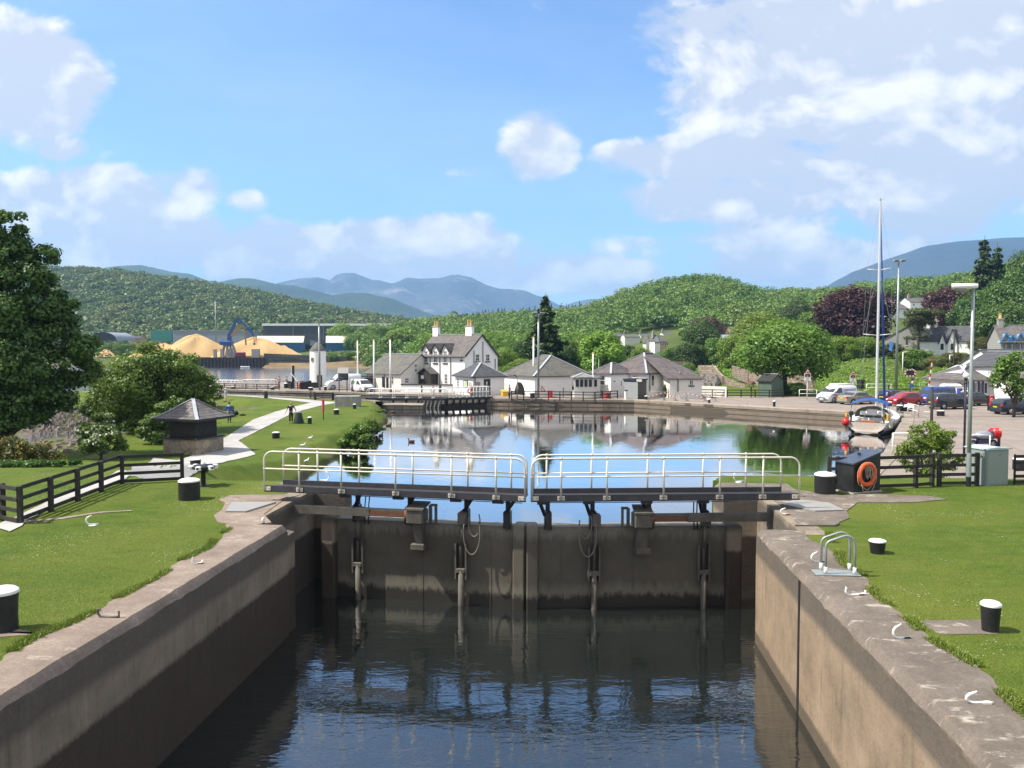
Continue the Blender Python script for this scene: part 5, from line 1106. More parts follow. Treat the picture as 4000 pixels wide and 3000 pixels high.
# boundary wall in front of the white house
th = thing('garden_wall', 'low white garden wall with dark coping in front of the white house', 'wall', P(1690, 1530, 112)); mb = MB(); cp = MB()
for (xa, xb) in ((1567, 1644), (1652, 1714), (1726, 1769)):
    A, B = P(xa, 1530, 113.3 - (xa - 1567) * .008), P(xb, 1530, 113.3 - (xb - 1567) * .008); o = th.location
    for (q, z0, z1, w) in ((mb, -.8, 1.05, .3), (cp, 1.05, 1.2, .42)):
        a, c = A - o, B - o; a.z = c.z = (z0 + z1) / 2 + .95 - o.z; q.bar(a, c, w, z1 - z0)
mb.put('wall_face', m_white, th); cp.put('coping', m_beam, th); 
for x in (1648, 1720): a = P(x, 1530, 113) - th.location; mb = MB(); mb.cbox((a.x, a.y, .95 - th.location.z + .45), (.32, .4, 1.5), .03); mb.put('gate_post', m_rsteel, th)
# small hipped toilet block
b = Bld('toilet_block', 'small white hipped block with dark slate roof and black door beside the bridge', 'building', 1847, 105, 30, 4.75, 5.3, 1.0, 3.36, 5.25, 'hip', m_white, m_slated, .35, ridge_len=.7, sink=.5)
b.door('R', 1890, 1481, 1915, 1543); b.win('L', 1786, 1478, 1794, 1518, bars=(1, 3), sill=False)
u = b.uv('L', 1812, 1487); mb = MB(); b.rect(mb, 'L', b.uv('L', 1811, 1500)[0], b.uv('L', 1828, 1500)[0], b.uv('L', 1820, 1514)[1], b.uv('L', 1820, 1485)[1], 0, .06); mb.m(1); b.rect(mb, 'L', b.uv('L', 1813, 1500)[0], b.uv('L', 1826, 1500)[0], b.uv('L', 1820, 1512)[1], b.uv('L', 1820, 1488)[1], .06, .07); mb.put('notice_case', [m_bpaint, mat('pale_green_poster', (.45, .52, .36), .35, 2, .6)], b.th)
mb = MB(); b.rect(mb, 'L', b.uv('L', 1831, 1500)[0], b.uv('L', 1842, 1500)[0], b.uv('L', 1836, 1507)[1], b.uv('L', 1836, 1492)[1], 0, .05); mb.put('notice_board', mat('faded_notice', (.45, .42, .36), .3, 3, .6), b.th)
mb = MB(); 
for k in (0, 1): b.rect(mb, 'R', b.uv('R', 1898, 1500)[0], b.uv('R', 1903, 1500)[0], b.uv('R', 1900, 1496 + 6 * k)[1], b.uv('R', 1900, 1491 + 6 * k)[1], .05, .07)
mb.put('door_sign', m_wpaint, b.th); b.pipe('R', 1855, 1477, 1535, .15)
mb = MB(); b.rect(mb, 'R', b.uv('R', 1860, 1500)[0], b.uv('R', 1876, 1500)[0], b.uv('R', 1866, 1512)[1], b.uv('R', 1866, 1492)[1], -.02, .02); mb.put('hatch', m_greyw, b.th)
# boathouse
b = Bld('boathouse', 'white boathouse with big hipped grey slate roof and arched doorway', 'building', 2088, 103, 25, 8.3, 9.4, 1.0, 3.5, 6.25, 'hip', m_white, m_slate2, .35, ridge_len=2.6, sink=.5)
b.door('L', 2012, 1491, 2050, 1548, m_dark, 'archway', True, .03)
b.rf.data.materials[0] = m_slate2
# conservatory
b = Bld('conservatory', 'little cream conservatory with arched dark windows and low hipped roof', 'conservatory', 2243, 100.2, 0, 2.35, 2.6, 1.0, 3.42, 4.05, 'hip', m_cream, mat('felt_roof_grey', (.20, .21, .19), .15, 2, .9), .22, ridge_len=.5, sink=.4)
for x in (2249, 2266, 2283, 2300): 
    o = b.door('R', x, 1482, x + 12, 1511, m_glass, 'arched_window', True, .03)
b.door('L', 2236, 1482, 2242, 1511, m_glass, 'arched_window', True, .03)
b2_ = Bld('conservatory_bay', 'cream bay of the conservatory with one arched dark window', 'conservatory', 2314, 100.3, 38, 1.4, .9, 1.0, 3.4, 3.7, 'hip', m_cream, mat('felt_roof_grey', (.20, .21, .19)), .15, ridge_len=.2, sink=.4)
b2_.door('R', 2321, 1482, 2331, 1510, m_glass, 'arched_window', True, .03)
# hipped white house with purple slates
b = Bld('hipped_house', 'white single-storey house with broad purple slate hipped roof behind the shuttered kiosk', 'house', 2526, 100.5, 38, 8.6, 7.4, 1.0, 3.95, 6.6, 'hip', m_white, m_slate3, .3, ridge_len=1.6, sink=.5)
b.win('R', 2543, 1465, 2555, 1508, bars=(0, 1), msill=m_wpaint); b.win('L', 2470, 1466, 2492, 1476, bars=(0, 0), sill=False); b.pipe('R', 2537, 1462, 1530, .2)
b = Bld('hipped_house_wing', 'white wing with small purple slate hip left of the shuttered kiosk', 'house', 2386, 100.8, 38, 4.4, 3.6, 1.0, 3.9, 5.35, 'hip', m_white, m_slate3, .25, ridge_len=.6, sink=.5)
b.win('L', 2343, 1466, 2365, 1505, bars=(0, 1), msill=m_wpaint); mb = MB(); b.rect(mb, 'R', b.uv('R', 2397, 1490)[0], b.uv('R', 2404, 1490)[0], b.uv('R', 2400, 1491)[1], b.uv('R', 2400, 1488)[1], 0, .03); mb.put('air_vent', m_bpaint, b.th); b.win('R', 2425, 1487, 2430, 1508, bars=(0, 0), sill=False)
b = Bld('hipped_house_outshot', 'low white outshot with sloping slate roof at the right of the hipped house', 'house', 2617, 98.5, 4, 4.05, 5.2, 1.0, 3.36, 5.1, None, m_cream, m_slate3, .25, sink=.5)
mb = MB(); h = b.h; mb.prism([(-.45, -.25, h + .02), (4.35, -.25, h - .02), (4.35, 3.4, h + .5), (1.2, 5.6, h + 2.35), (-2.0, 5.6, h + 2.7)], (0, 0, .12)); mb.put('roof_slope', m_slate3, b.th)
mb = MB(); mb.prism([(0, -.01, h), (0, 3.2, h), (0, 3.2, h + 1.3)], (.02, 0, 0)); mb.put('gable_cheek', m_white, b.th)
b.win('R', 2693, 1484, 2708, 1505, bars=(1, 0)); b.win('R', 2630, 1484, 2634, 1505, bars=(0, 1), sill=False); b.pipe('R', 2648, 1481, 1530, .25)
mb = MB(); q = b.loc('R', b.uv('R', 2665, 1470)[0], b.uv('R', 2665, 1468)[1], -1.0); mb.tube([q, q + Vector((0, 0, .35))], .07, 8); mb.lathe(q + Vector((0, 0, .33)), [(.12, 0), (.15, .05), (.12, .12)], 10); mb.put('flue', m_galv, b.th)
# shuttered kiosk
b = Bld('kiosk', 'black box kiosk with grey roller shutter on the quay', 'kiosk', 2494, 97.2, 55, 2.3, 1.95, .98, 3.28, 3.3, None, m_bpaint, m_bpaint, sink=.1)
mb = MB(); mb.b2(-.12, b.Lx + .06, -.12, b.Ly + .1, b.h - .02, b.h + .2); mb.put('fascia', mat('dark_blue_fascia', (.025, .03, .045), .2, 4, .5), b.th)
mb = MB(); 
for k in range(16): mb.b2(-.05 - .012 * (k % 2), 0, .04, b.Ly - .04, .05 + k * .128, .05 + k * .128 + .126)
mb.put('roller_shutter', mat('shutter_grey', (.34, .36, .36), .06, 3, .5), b.th)
mb = MB(); mb.b2(-.2, -.1, -.55, .15, b.h - .12, b.h + .17); mb.put('hanging_sign', mat('pale_sign', (.55, .55, .5), .1, 3, .6), b.th)
# green shed
b = Bld('garden_shed', 'green timber shed with dark felt roof under the broad tree', 'shed', 3015, 101.5, 42, 2.9, 1.9, 1.0, 3.0, 3.75, 'gy', m_grn, m_grnr, .2, sink=.3)
# lighthouse
p = T(1243, 1511); p.z = .98; th = thing('lighthouse', 'squat round white lighthouse with dark conical roof beside the sea lock', 'lighthouse', p); k = p.y / F
mb = MB(); r = 31 * k; H = 140 * k; mb.lathe((0, 0, 0), [(r * 1.1, -.3), (r * 1.1, .42), (r * 1.02, .45), (r * 1.0, H * .5), (r * .98, H)], 28); mb.put('tower', m_white, th)
mb = MB(); mb.lathe((0, 0, H - .02), [(r * 1.04, 0), (r * 1.04, .07), (r * .75, .62), (r * .35, 1.20), (r * .1, 1.42), (.02, 1.5)], 28); mb.put('roof', m_slate2, th)
a = math.atan2(-p.y, -p.x); q = Vector((math.cos(a - .05), math.sin(a - .05), 0)); mb = MB(); mb.box(q * (r * .93) + Vector((.22 * r, 0, .95)), (.75, .5, 1.9), a + math.pi / 2 + .2); mb.put('door', m_bpaint, th)
mb = MB(); mb.box(q * (r * .86) + Vector((-.62 * r, .1 * r, H * .76)), (.46, .5, .62), a + math.pi / 2 - .5); mb.put('window', mat('dull_brass', (.20, .19, .10), .3, 4, .6), th)
# sheds and stores across the water
def box_bld(name, label, cat, xa, xb, ybase, ytop, Y, dep, roof=None, mw=None, mr=None, rise=0.0, fascia=0.0, phi=0, grp='industrial sheds across the sea loch'):
    zt, zb = P(xa, ytop, Y).z, P(xa, ybase, Y).z; L_ = (xb - xa) * Y / F / math.cos(R(phi))
    b = Bld(name, label, cat, xa, Y, phi, L_, dep, zb, zt, zt + rise, roof, mw, mr or mw, .25, grp, sink=3)
    return b
m_shblue = mat('blue_cladding', (.025, .12, .27), .12, 1.2, .5, stretch=(3, 3, .3)); m_shgrey = mat('dark_cladding', (.055, .055, .052), .08, 1, .6); m_shroof = mat('cream_sheet_roof', (.60, .56, .47), .10, .6, .6, stretch=(1, .2, 1)); m_shlight = mat('grey_blue_cladding', (.27, .29, .33), .08, 1, .6)
b = box_bld('industrial_shed', 'very long dark grey shed with white roof edge below the wooded hill', 'shed', 1029, 1617, 1330, 1272, 620, 40, None, m_shgrey)
mb = MB(); mb.b2(-.5, b.Lx + .5, -.6, b.Ly, b.h - .1, b.h + 1.6); mb.put('roof_edge', m_wpaint, b.th); mb = MB(); mb.b2(b.Lx * .52, b.Lx * .98, -.5, 0, b.h - 6.6, b.h - 3.4); mb.put('white_panel', m_wpaint, b.th)
for f in (.2, .4): mb = MB(); mb.b2(b.Lx * f - .15, b.Lx * f + .15, -.3, 0, 0, b.h - .2); mb.put('downpipe', m_shlight, b.th)
b = Bld('industrial_shed', 'bright blue gabled shed with cream sheet roof right of the lighthouse', 'shed', 1275, 436, 12, 27.5, 17, P(1275, 1390, 436).z, P(1275, 1339, 436).z, P(1275, 1313, 436).z, 'gx', m_shblue, m_shroof, .4, 'industrial sheds across the sea loch', sink=3, thick=.25)
b.rf.data.materials[0] = m_shroof
for o_, x0, x1, y0, y1, m in ((0, 1212, 1234, 1327, 1352, m_shlight),): b.win('L', x0, y0, x1, y1, bars=(0, 0), frame=m, pane=m, sill=False)
mb = MB(); b.rect(mb, 'R', 0.5, b.Lx * .85, .2, b.h * .42, 0, .08); mb.put('lower_panel', mat('royal_blue_panel', (.02, .09, .30), .1, 2, .5), b.th)
b = Bld('industrial_shed', 'blue shed with cream roof half hidden by the wood-chip heaps', 'shed', 1000, 452, 10, 26, 17, P(1000, 1390, 452).z, P(1000, 1338, 452).z, P(1000, 1313, 452).z, 'gx', m_shblue, m_shroof, .4, 'industrial sheds across the sea loch', sink=3, thick=.25)
b.win('R', 1082, 1347, 1110, 1362, bars=(0, 0), frame=m_dark, pane=m_dark, sill=False)
b = box_bld('warehouse', 'flat grey-blue warehouse behind the blue crane', 'warehouse', 678, 960, 1345, 1294, 560, 30, None, m_shlight)
mb = MB(); mb.b2(-.3, b.Lx + .3, -.3, b.Ly, b.h - .1, b.h + .7); mb.put('parapet', m_plate, b.th)
b = box_bld('warehouse', 'green netted store on the far shore left of the grey-blue warehouse', 'warehouse', 591, 672, 1318, 1290, 580, 20, None, mat('green_netting', (.05, .20, .15), .25, 2, .8))
b = box_bld('store_building', 'low pale store with brown roof left of the green netted store', 'building', 508, 548, 1342, 1322, 540, 10, 'gx', mat('tan_wall', (.42, .30, .21), .2, 2, .8), m_shgrey, 1.5)
th = thing('arched_store', 'dark arched store with grey curved roof on the far shore', 'building', P(404, 1330, 500), 0, 'industrial sheds across the sea loch'); mb = MB(); r = 50 * 500 / F
pts = [(r * math.cos(R(a)), 0, r * .62 * math.sin(R(a))) for a in range(0, 181, 10)]
mb.grid([[(p[0], y, p[2]) for p in pts] for y in (0, 25)]); mb.grid([[(p[0] * 1.03, y, p[2] * 1.05) for p in pts] for y in (-.2, 25)]); mb.put('curved_roof', m_shlight, th)
mb = MB(); mb.prism([(p[0] * .99, .3, p[2] * .99) for p in pts], (0, .3, 0)); mb.put('front', m_bpaint, th)
b = box_bld('red_barn', 'small red gabled shed behind the left chimney of the white house', 'shed', 1655, 1672, 1338, 1328, 420, 5, 'gx', mat('red_barn_wall', (.30, .03, .035), .2, 2, .7), m_shlight, 1.8, grp=None)
b = box_bld('white_roofed_cabin', 'tiny white-roofed cabin among the trees right of the white house', 'cabin', 1896, 1916, 1326, 1321, 400, 5, 'gx', m_wpaint, m_wpaint, 1.6, grp=None)
# houses on the slope at the right
b = Bld('gabled_house', 'white house with steep slate roof and two front gables on the slope', 'house', 3790, 180, 48, 8.0, 10.5, 4.6, P(3790, 1330, 180).z, P(3790, 1275, 180).z, 'gy', m_white, m_slated, .35, sink=3)
for x0, x1, yt, w in ((3672, 3694, 1305, .6), (3706, 3740, 1288, 1.0)):
    u0, z0 = b.uv('L', x1, 1335); u1, _ = b.uv('L', x0, 1335); c = (u0 + u1) / 2; hw = abs(u1 - u0) / 2; zt = b.uv('L', (x0 + x1) / 2, yt)[1]; zb = b.h - .6
    mb = MB(); mb.prism([(-.5, c - hw, zb - 3), (-.5, c + hw, zb - 3), (-.5, c + hw, zb), (-.5, c, zt), (-.5, c - hw, zb)], (3, 0, 0)); g_ = mb.put('front_gable', m_white, b.th); mb = MB()
    for sg in (-1, 1): mb.prism([(-.8, c, zt + .05), (-.8, c + sg * (hw + .3), zb - .2), (2.6, c + sg * (hw + .3), zb - .2), (2.6, c, zt + .05)], (0, 0, .12))
    mb.put('gable_roof', m_slated, g_)
    mb = MB(); mb.b2(-.56, -.5, c - .32, c + .32, zb - 1.5, zb - .1); ww = mb.put('gable_window', m_glass, g_)
b.chimney((4.0, .6), .9, .7, 4.6, b.r + 1.3, 1); b.chimney((4.0, 9.8), .9, .7, 4.6, b.r + 1.3, 1, m_wpaint, m_wpaint)
for x0, x1 in ((3678, 3692), (3718, 3736)): b.win('L', x0, 1372, x1, 1386, bars=(1, 0), msill=m_wpaint)
b = Bld('grey_house', 'grey rendered house with slate roof behind the umbrella-topped pine', 'house', 3665, 186, 62, 5.0, 11.5, 4.4, P(3665, 1325, 186).z, P(3665, 1265, 186).z, 'gx', m_greyw, m_slate, .3, sink=3)
for x0, x1 in ((3538, 3546), (3642, 3652)): b.win('L', x0, 1325, x1, 1348, bars=(0, 1), frame=m_bpaint, msill=m_wpaint)
b.chimney((2.5, .7), .6, .6, 5, b.r + .9, 1)
m_bg = mat('blue_bargeboard', (.03, .20, .50), .15, 3, .5)
b = Bld('stone_house', 'grey stone house with bright blue gable trim at the right edge', 'house', 3912, 128, -14, 9.5, 7, 4.4, P(3912, 1333, 128).z, P(3912, 1272, 128).z, 'gx', m_greyw, m_slate, .4, sink=4)
for x, yt in ((3930, 1304), (3954, 1312), (3986, 1304)):
    u, z = b.uv('R', x, yt); zb = b.h - .25; hw = .72; mb = MB(); mb.prism([(u - hw, -.06, zb - 1.5), (u + hw, -.06, zb - 1.5), (u + hw, -.06, zb), (u, -.06, z), (u - hw, -.06, zb)], (0, 2, 0)); d = mb.put('dormer', m_greyw, b.th); mb = MB()
    for sg in (-1, 1): mb.bar((u, -.22, z + .12), (u + sg * (hw + .2), -.22, zb - .12), .2, .2)
    mb.put('bargeboard', m_bg, d); mb = MB(); mb.b2(u - .34, u + .34, -.09, -.05, zb - 1.3, zb - .2); mb.m(1); mb.b2(u - .03, u + .03, -.11, -.09, zb - 1.3, zb - .2); mb.put('dormer_window', [m_glass, m_wpaint], d)
b.chimney((.7, 3.4), .7, 1.0, 3.5, b.r + 1.1, 2, m_greyw)
b = Bld('cottage', 'white cottage with dark slate gable half hidden by the roadside tree', 'house', 3910, 100, 18, 9, 6, 1.3, P(3910, 1424, 100).z, P(3910, 1370, 100).z, 'gx', m_white, m_slated, .3, sink=2)
b = Bld('cottage', 'slate hipped cottage roof at the right edge in front of the stone house', 'house', 3968, 90, 24, 8, 6, 1.3, P(3968, 1434, 90).z, P(3968, 1378, 90).z, 'gy', m_white, m_slated, .3, sink=2)
m_navy = mat('navy_trim', (.02, .022, .07), .2, 4, .5)
b = Bld('railway_station', 'low white station building with navy posts, slate hip and pale roof panel', 'building', 3790, 92, 20, 5.6, 5.6, 1.0, P(3790, 1488, 92).z, P(3790, 1430, 92).z, 'hip', m_white, m_slate, .6, ridge_len=2.2, sink=1)
for x in (3772, 3788, 3800, 3822, 3838): mb = MB(); w = 'L' if x < 3790 else 'R'; u = b.uv(w, x, 1500)[0]; b.rect(mb, w, u - .13, u + .13, 0, b.h, 0, .12); mb.put('post', m_navy, b.th)
for x0, x1 in ((3803, 3815), (3825, 3834), (3843, 3856)): b.win('R', x0, 1494, x1, 1538, bars=(0, 0), sill=False)
b.win('L', 3752, 1497, 3762, 1530, bars=(0, 0), sill=False); mb = MB(); u = b.uv('L', 3747, 1500)[0]; b.rect(mb, 'L', u - .25, u + .25, .5, b.h - .3, 0, .08); mb.put('door', mat('blue_door', (.05, .06, .30), .2, 3, .5), b.th)
mb = MB(); mb.prism([(.2, 1.2, b.h + .75), (.6, 4.6, b.h + .75), (2.3, 3.8, b.r - .05), (2.1, 2.2, b.r - .05)], (-.06, -.02, .1)); mb.put('solar_panel', mat('pale_sheet', (.42, .45, .50), .05, 2, .4), b.rf)
# village among trees
for i, (x0, x1, yb, ye, yr, Y, ph, roof, mw, mr, lb) in enumerate([
    (2512, 2536, 1358, 1334, 1312, 330, 40, 'gy', m_cream, m_slate, 'cream village house with grey gable behind the bright ash'),
    (2540, 2575, 1372, 1328, 1309, 322, 40, 'gy', m_white, m_slate, 'tall white village house with bay end, lowest of the village'),
    (2576, 2612, 1366, 1334, 1314, 330, 25, 'gx', mat('peach_harling', (.58, .40, .28), .1, 1, .8), m_slate, 'peach village house right of the tall white one'),
    (2505, 2560, 1330, 1315, 1304, 392, 10, 'gx', m_cream, m_slate, 'terrace of grey-roofed village houses on the far street'),
    (2440, 2500, 1330, 1316, 1306, 372, 6, 'gx', m_cream, m_slate2, 'long grey-roofed village terrace left of the gable houses'),
    (2352, 2438, 1330, 1314, 1303, 385, 4, 'gx', m_greyw, m_slate, 'leftmost grey village terrace above the bright ash'),
    (2596, 2636, 1326, 1312, 1298, 385, 15, 'gx', m_cream, m_slate, 'village house with dark chimneys on the far street'),
    (2640, 2690, 1330, 1318, 1304, 400, 8, 'gx', m_greyw, m_slated, 'grey village roof at the right end of the far street'),
    (2795, 2832, 1318, 1302, 1289, 330, 40, 'gy', m_cream, m_slate, 'cream gable among trees below the small copper beech'),
    (2862, 2912, 1310, 1293, 1277, 325, 10, 'gx', mat('peach_harling', (.58, .40, .28)), m_slate, 'peach house with grey roof above the curved stone wall'),
    (2826, 2880, 1345, 1322, 1308, 290, 12, 'gx', m_shlight, m_shlight, 'blue-grey roofed house below the peach one'),
    (2882, 2912, 1330, 1314, 1300, 300, 30, 'gx', m_greyw, m_slate2, 'dark stone cottage right of the blue-grey roof'),
    (3478, 3538, 1200, 1184, 1168, 345, 25, 'gx', m_cream, m_slate, 'cream house on the hill left of the long white one'),
    (3550, 3680, 1205, 1180, 1162, 340, 6, 'gx', m_white, m_slate, 'long white house with grey roof high on the hill'),
    (3455, 3550, 1215, 1206, 1188, 300, 6, 'gx', m_white, m_slate, 'grey-roofed house behind the copper beech on the hill'),
    (2865, 2900, 1246, 1240, 1231, 430, 8, 'gx', m_greyw, m_slate2, 'brown roof peeping from the wooded hill')]):
    zb, ze, zr = (P(x0, y, Y).z for y in (yb, ye, yr)); b = Bld('village_house', lb, 'house', x0 if ph < 35 else (x0 + x1) / 2, Y, ph, (x1 - x0) * Y / F / (1 if ph < 35 else 1.3), 8 if ph < 35 else (x1 - x0) * Y / F / 1.3, zb, ze, zr, roof, mw, mr, .3, 'houses of the village and the hill', sink=6)
    if i in (1, 2, 12, 13, 8, 9):
        for f in (.15, .4, .65, .88):
            xa = (x0 if ph < 35 else (x0 + x1) / 2) + f * (x1 - x0) * (1 if ph < 35 else .5); q = b.win('R', xa - 3, ye + 6, xa + 3, ye + 14, bars=(0, 0), sill=False)
    if i in (1, 3, 4, 6, 13, 8): b.chimney((b.Lx * .12, b.Ly / 2), .8, .8, b.r - 1.2, b.r + 1.2, 1, m_greyw)
# ---------------------------------------------------------------- quay, sea lock, far wharf
def wallrun(name, label, cat, pts, z0, z1, w, mw, mc, side=1, ch=.35, world=True):
    """a masonry wall along a line of points, its face on the line and its coping set back to one side"""
    th = thing(name, label, cat); mb, cp = MB(), MB(); V = [Vector((p[0], p[1], 0)) for p in pts]; rnd = random.Random(len(pts) + int(abs(V[0].x)))
    def nrm(i):
        a = V[max(i - 1, 0)]; b = V[min(i + 1, len(V) - 1)]; d = (b - a).normalized(); return Vector((-d.y, d.x, 0)) * side
    for i in range(len(V) - 1):
        k = max(1, int((V[i + 1] - V[i]).length / 1.4)); r1, r2 = [], []
        for j in range(k + 1):
            p = V[i].lerp(V[i + 1], j / k); n = nrm(i).lerp(nrm(i + 1), j / k).normalized(); jt = rnd.uniform(-.02, .02)
            r1.append([p + n * 0 + Vector((0, 0, z0)), p + n * (.02) + Vector((0, 0, z1 - ch))]); r2.append([p + n * .06 + Vector((0, 0, z1 - ch)), p + n * (-.03 + jt) + Vector((0, 0, z1 - ch)), p + n * (-.03 + jt) + Vector((0, 0, z1 - .06)), p + n * (.05 + jt) + Vector((0, 0, z1)), p + n * w + Vector((0, 0, z1 + .004)), p + n * (w + .02) + Vector((0, 0, z1 - .3))])
        mb.grid(r1); cp.grid(r2)
    mb.put('wall_face', mw, th); cp.put('coping', mc, th); return th
m_qcop = M_stone('quay_coping', (.27, .225, .18), 1.3, 3.0, .012)
wallrun('quay_wall', 'long ashlar quay wall along the far and right sides of the basin', 'quay wall', QUAY[::-1], -1.5, 1.02, .9, m_quay, m_qcop, 1)
wallrun('lock_wall', 'dark rubble side of the sea lock below the long black fence', 'lock wall', [(-62, 115), (-40, 108.5), (-24, 100.2), (-16.5, 95.5), (-15.2, 93.4)], -1.5, 1.02, .9, m_rubble, m_qcop, -1)
wallrun('lock_wall', 'far side of the sea lock in front of the lighthouse, dark rubble', 'lock wall', [(-62, 128), (-40, 119.5), (-27, 115), (-3.6, 103.5), (-3.2, 99.6)], -1.5, 1.02, .9, m_rubble, m_qcop, 1)
mb = MB(); a, b_ = P(1492, 1600, 93.6), P(1650, 1599, 93.2); th = thing('stone_jetty', 'low dark stone jetty with grassy top at the far end of the grass bank', 'jetty', (0, 0, 0))
mb.prism([(a.x, a.y, -1), (b_.x, b_.y, -1), (b_.x, b_.y, .5), (a.x, a.y, .5)], (0, 2.6, 0)); mb.put('wall_face', m_rubble, th); mb = MB(); mb.prism([(a.x, a.y - .02, .5), (b_.x + .02, b_.y - .02, .5), (b_.x + .02, b_.y + 2.7, .53), (a.x, a.y + 2.7, .53)], (0, 0, .08)); mb.put('top', m_qcop, th)
# concrete block on the lawn
p = T(1356, 1590); k = p.y / F; th = thing('concrete_block', 'big streaked concrete block standing on the lawn below the black notice board', 'concrete block', p, R(4)); mb = MB(); mb.cbox((0, .7, 20.5 * k), (97 * k, 1.5, 45 * k), .05); mb.put('block', M_lock('streaked_concrete', (.33, .32, .30), -3, .0), th)
# rails over the sea lock
def rail_bridge(name, label, cat, pa, pb, ya, yb, z, ztop, n, planks=None, both=True, width=1.0, grp='white-railed lock gates of the sea lock'):
    A, B = Vector(((pa - 2000) / F * ya, ya, 0)), Vector(((pb - 2000) / F * yb, yb, 0)); d = B - A; Ln = d.length; th = thing(name, label, cat, (A.x, A.y, z), math.atan2(d.y, d.x), grp); h = ztop - z
    for y in ((0, width) if both else (0,)):
        mb = MB(); r = .35; path = [Vector((.05, y, 0))] + arc((.05 + r, y, h - r), r, 180, 90, 5, (1, 0, 0), (0, 0, 1)) + arc((Ln - .05 - r, y, h - r), r, 90, 0, 5, (1, 0, 0), (0, 0, 1)) + [Vector((Ln - .05, y, 0))]
        mb.tube(path, .04, 6); mb.tube([(.05, y, h * .5), (Ln - .05, y, h * .5)], .032, 6)
        for i in range(1, n): mb.tube([(Ln * i / n, y, -.1), (Ln * i / n, y, h)], .045, 6); mb.box((Ln * i / n, y, .02), (.22, .08, .16))
        mb.put('railing', m_wpaint, th)
    mb = MB(); mb.b2(0, Ln, -.08, width + .08, -.3, -.02); mb.put('walkway', m_bpaint, th)
    if planks:
        mb = MB(); mb.b2(0, Ln, .3, .75, -3.2, -.75); mb.put('gate_panel', m_bwood, th)
        for i in range(0, n + 1): mb = MB(); mb.bar((Ln * i / n * .98 + .1, .1, -.25), (Ln * i / n * .98 + .1, .4, -1.0), .22); mb.put('strut', m_bwood, th)
        x0, x1 = planks
        if x1 > x0:
            mb = MB()
            for i, x in enumerate(np.arange(x0, x1, .24)): mb.m(i % 2); mb.bar((x, .05, -.35), (x - .22, .02, -1.15), .15, .1)
            mb.put('fender_boards', [m_greyw, m_bwood], th)
    return th
rail_bridge('lock_gate', 'sea lock gate leaf with long white railing in front of the white house', 'lock gate', 1430, 1741, 97.2, 96.3, 1.18, 2.28, 6, (6.2, 9.4))
rail_bridge('lock_gate', 'sea lock gate leaf with shorter white railing in front of the toilet block', 'lock gate', 1746, 1925, 96.6, 99.6, 1.2, 2.42, 7, (0, 0))
rail_bridge('lock_gate', 'outer sea lock gate leaf with white railing half behind the rounded shrub', 'lock gate', 800, 936, 124, 122.5, 1.1, 2.25, 4, (0, 0))
rail_bridge('lock_gate', 'outer sea lock gate leaf with white railing below the bathers', 'lock gate', 940, 1082, 122.5, 123.5, 1.1, 2.35, 6, (0, 0))
# far wharf with wood chip and crane
wy = 372; th = thing('wharf', 'long dark sheet-piled wharf across the sea loch', 'wharf', (0, 0, 0)); mb = MB()
xa, xb = P(500, 1400, wy).x, P(1026, 1400, wy).x
for x in np.arange(xa, xb, 1.6): mb.b2(x, x + .9, wy - .35, wy + 6, -5, 2.7)
mb.b2(xa, xb, wy, wy + 40, -5, 2.55); mb.put('sheet_piling', mat('rusty_sheet_piling', (.045, .035, .032), .4, .8, .9, world=True), th)
th = thing('sea_wall', 'dark rubble sea wall across the loch behind the lighthouse', 'sea wall', (0, 0, 0)); mb = MB(); xc = P(1480, 1400, wy).x; mb.prism([(xb, wy + .4, -5), (xc, wy + 16, -5), (xc, wy + 18, 2.0), (xb, wy + 2, 4.6)], (0, 2, 0)); mb.put('wall_face', M_stone('dark_rubble', (.09, .085, .075), 2.2, 1.3, .15, 1.0), th)
mb = MB(); rr = []
for i, px in enumerate(np.linspace(1020, 1660, 24)):
    q = P(px, 1437, 366); rr.append([(q.x, 366 + .5 * math.sin(i), SEA_Z - .3), (q.x, 371, SEA_Z + .8 + .5 * math.sin(i * .8) + max(0, (px - 1250) / 260)), (q.x, 374 + max(0, (px - 1200) / 25), SEA_Z + 2.2 + max(0, (px - 1250) / 130))])
mb.smooth = True; mb.grid(rr); setting('beach', mb, mat('weedy_beach', (.16, .105, .045), .4, .12, .95, world=True, c2=(.26, .19, .10)))
def heap(label, px, py, wpx, ybase, Y, seed, dep=.6):
    q = P(px, ybase, Y); rw, h = wpx * Y / F / 2, P(px, py, Y).z - q.z; rnd = random.Random(seed); n, m = 40, 14; rows_ = []
    for i in range(m + 1):
        f = i / m; row = []
        for j in range(n):
            a = 2 * math.pi * j / n; w = 1 + .10 * math.sin(3 * a + seed) + .06 * math.sin(7 * a + seed * 2); row.append((math.cos(a) * rw * f * w, math.sin(a) * rw * dep * f * w, h * (1 - f ** 1.5) * (1 + .09 * math.sin(5 * a + seed + f * 6) + .05 * math.sin(11 * a)) - .3))
        rows_.append(row)
    mb = MB(); mb.smooth = True; mb.grid(rows_, True); return one('wood_chip_heap', mb, m_sand, label, 'heap', 'wood chip heaps on the wharf', q)
heap('tallest peaked wood-chip heap left of the blue crane', 765, 1312, 330, 1392, 392, 1); heap('broad wood-chip heap behind and right of the blue crane', 1000, 1322, 380, 1395, 390, 2); heap('small yellow wood-chip heap by the blue shed', 1105, 1350, 130, 1388, 398, 3); heap('low wood-chip heap at the left of the tall one', 640, 1343, 240, 1392, 396, 4)
heap('small pale heap on the far shore beside the big dark tree', 415, 1365, 90, 1392, 400, 5)
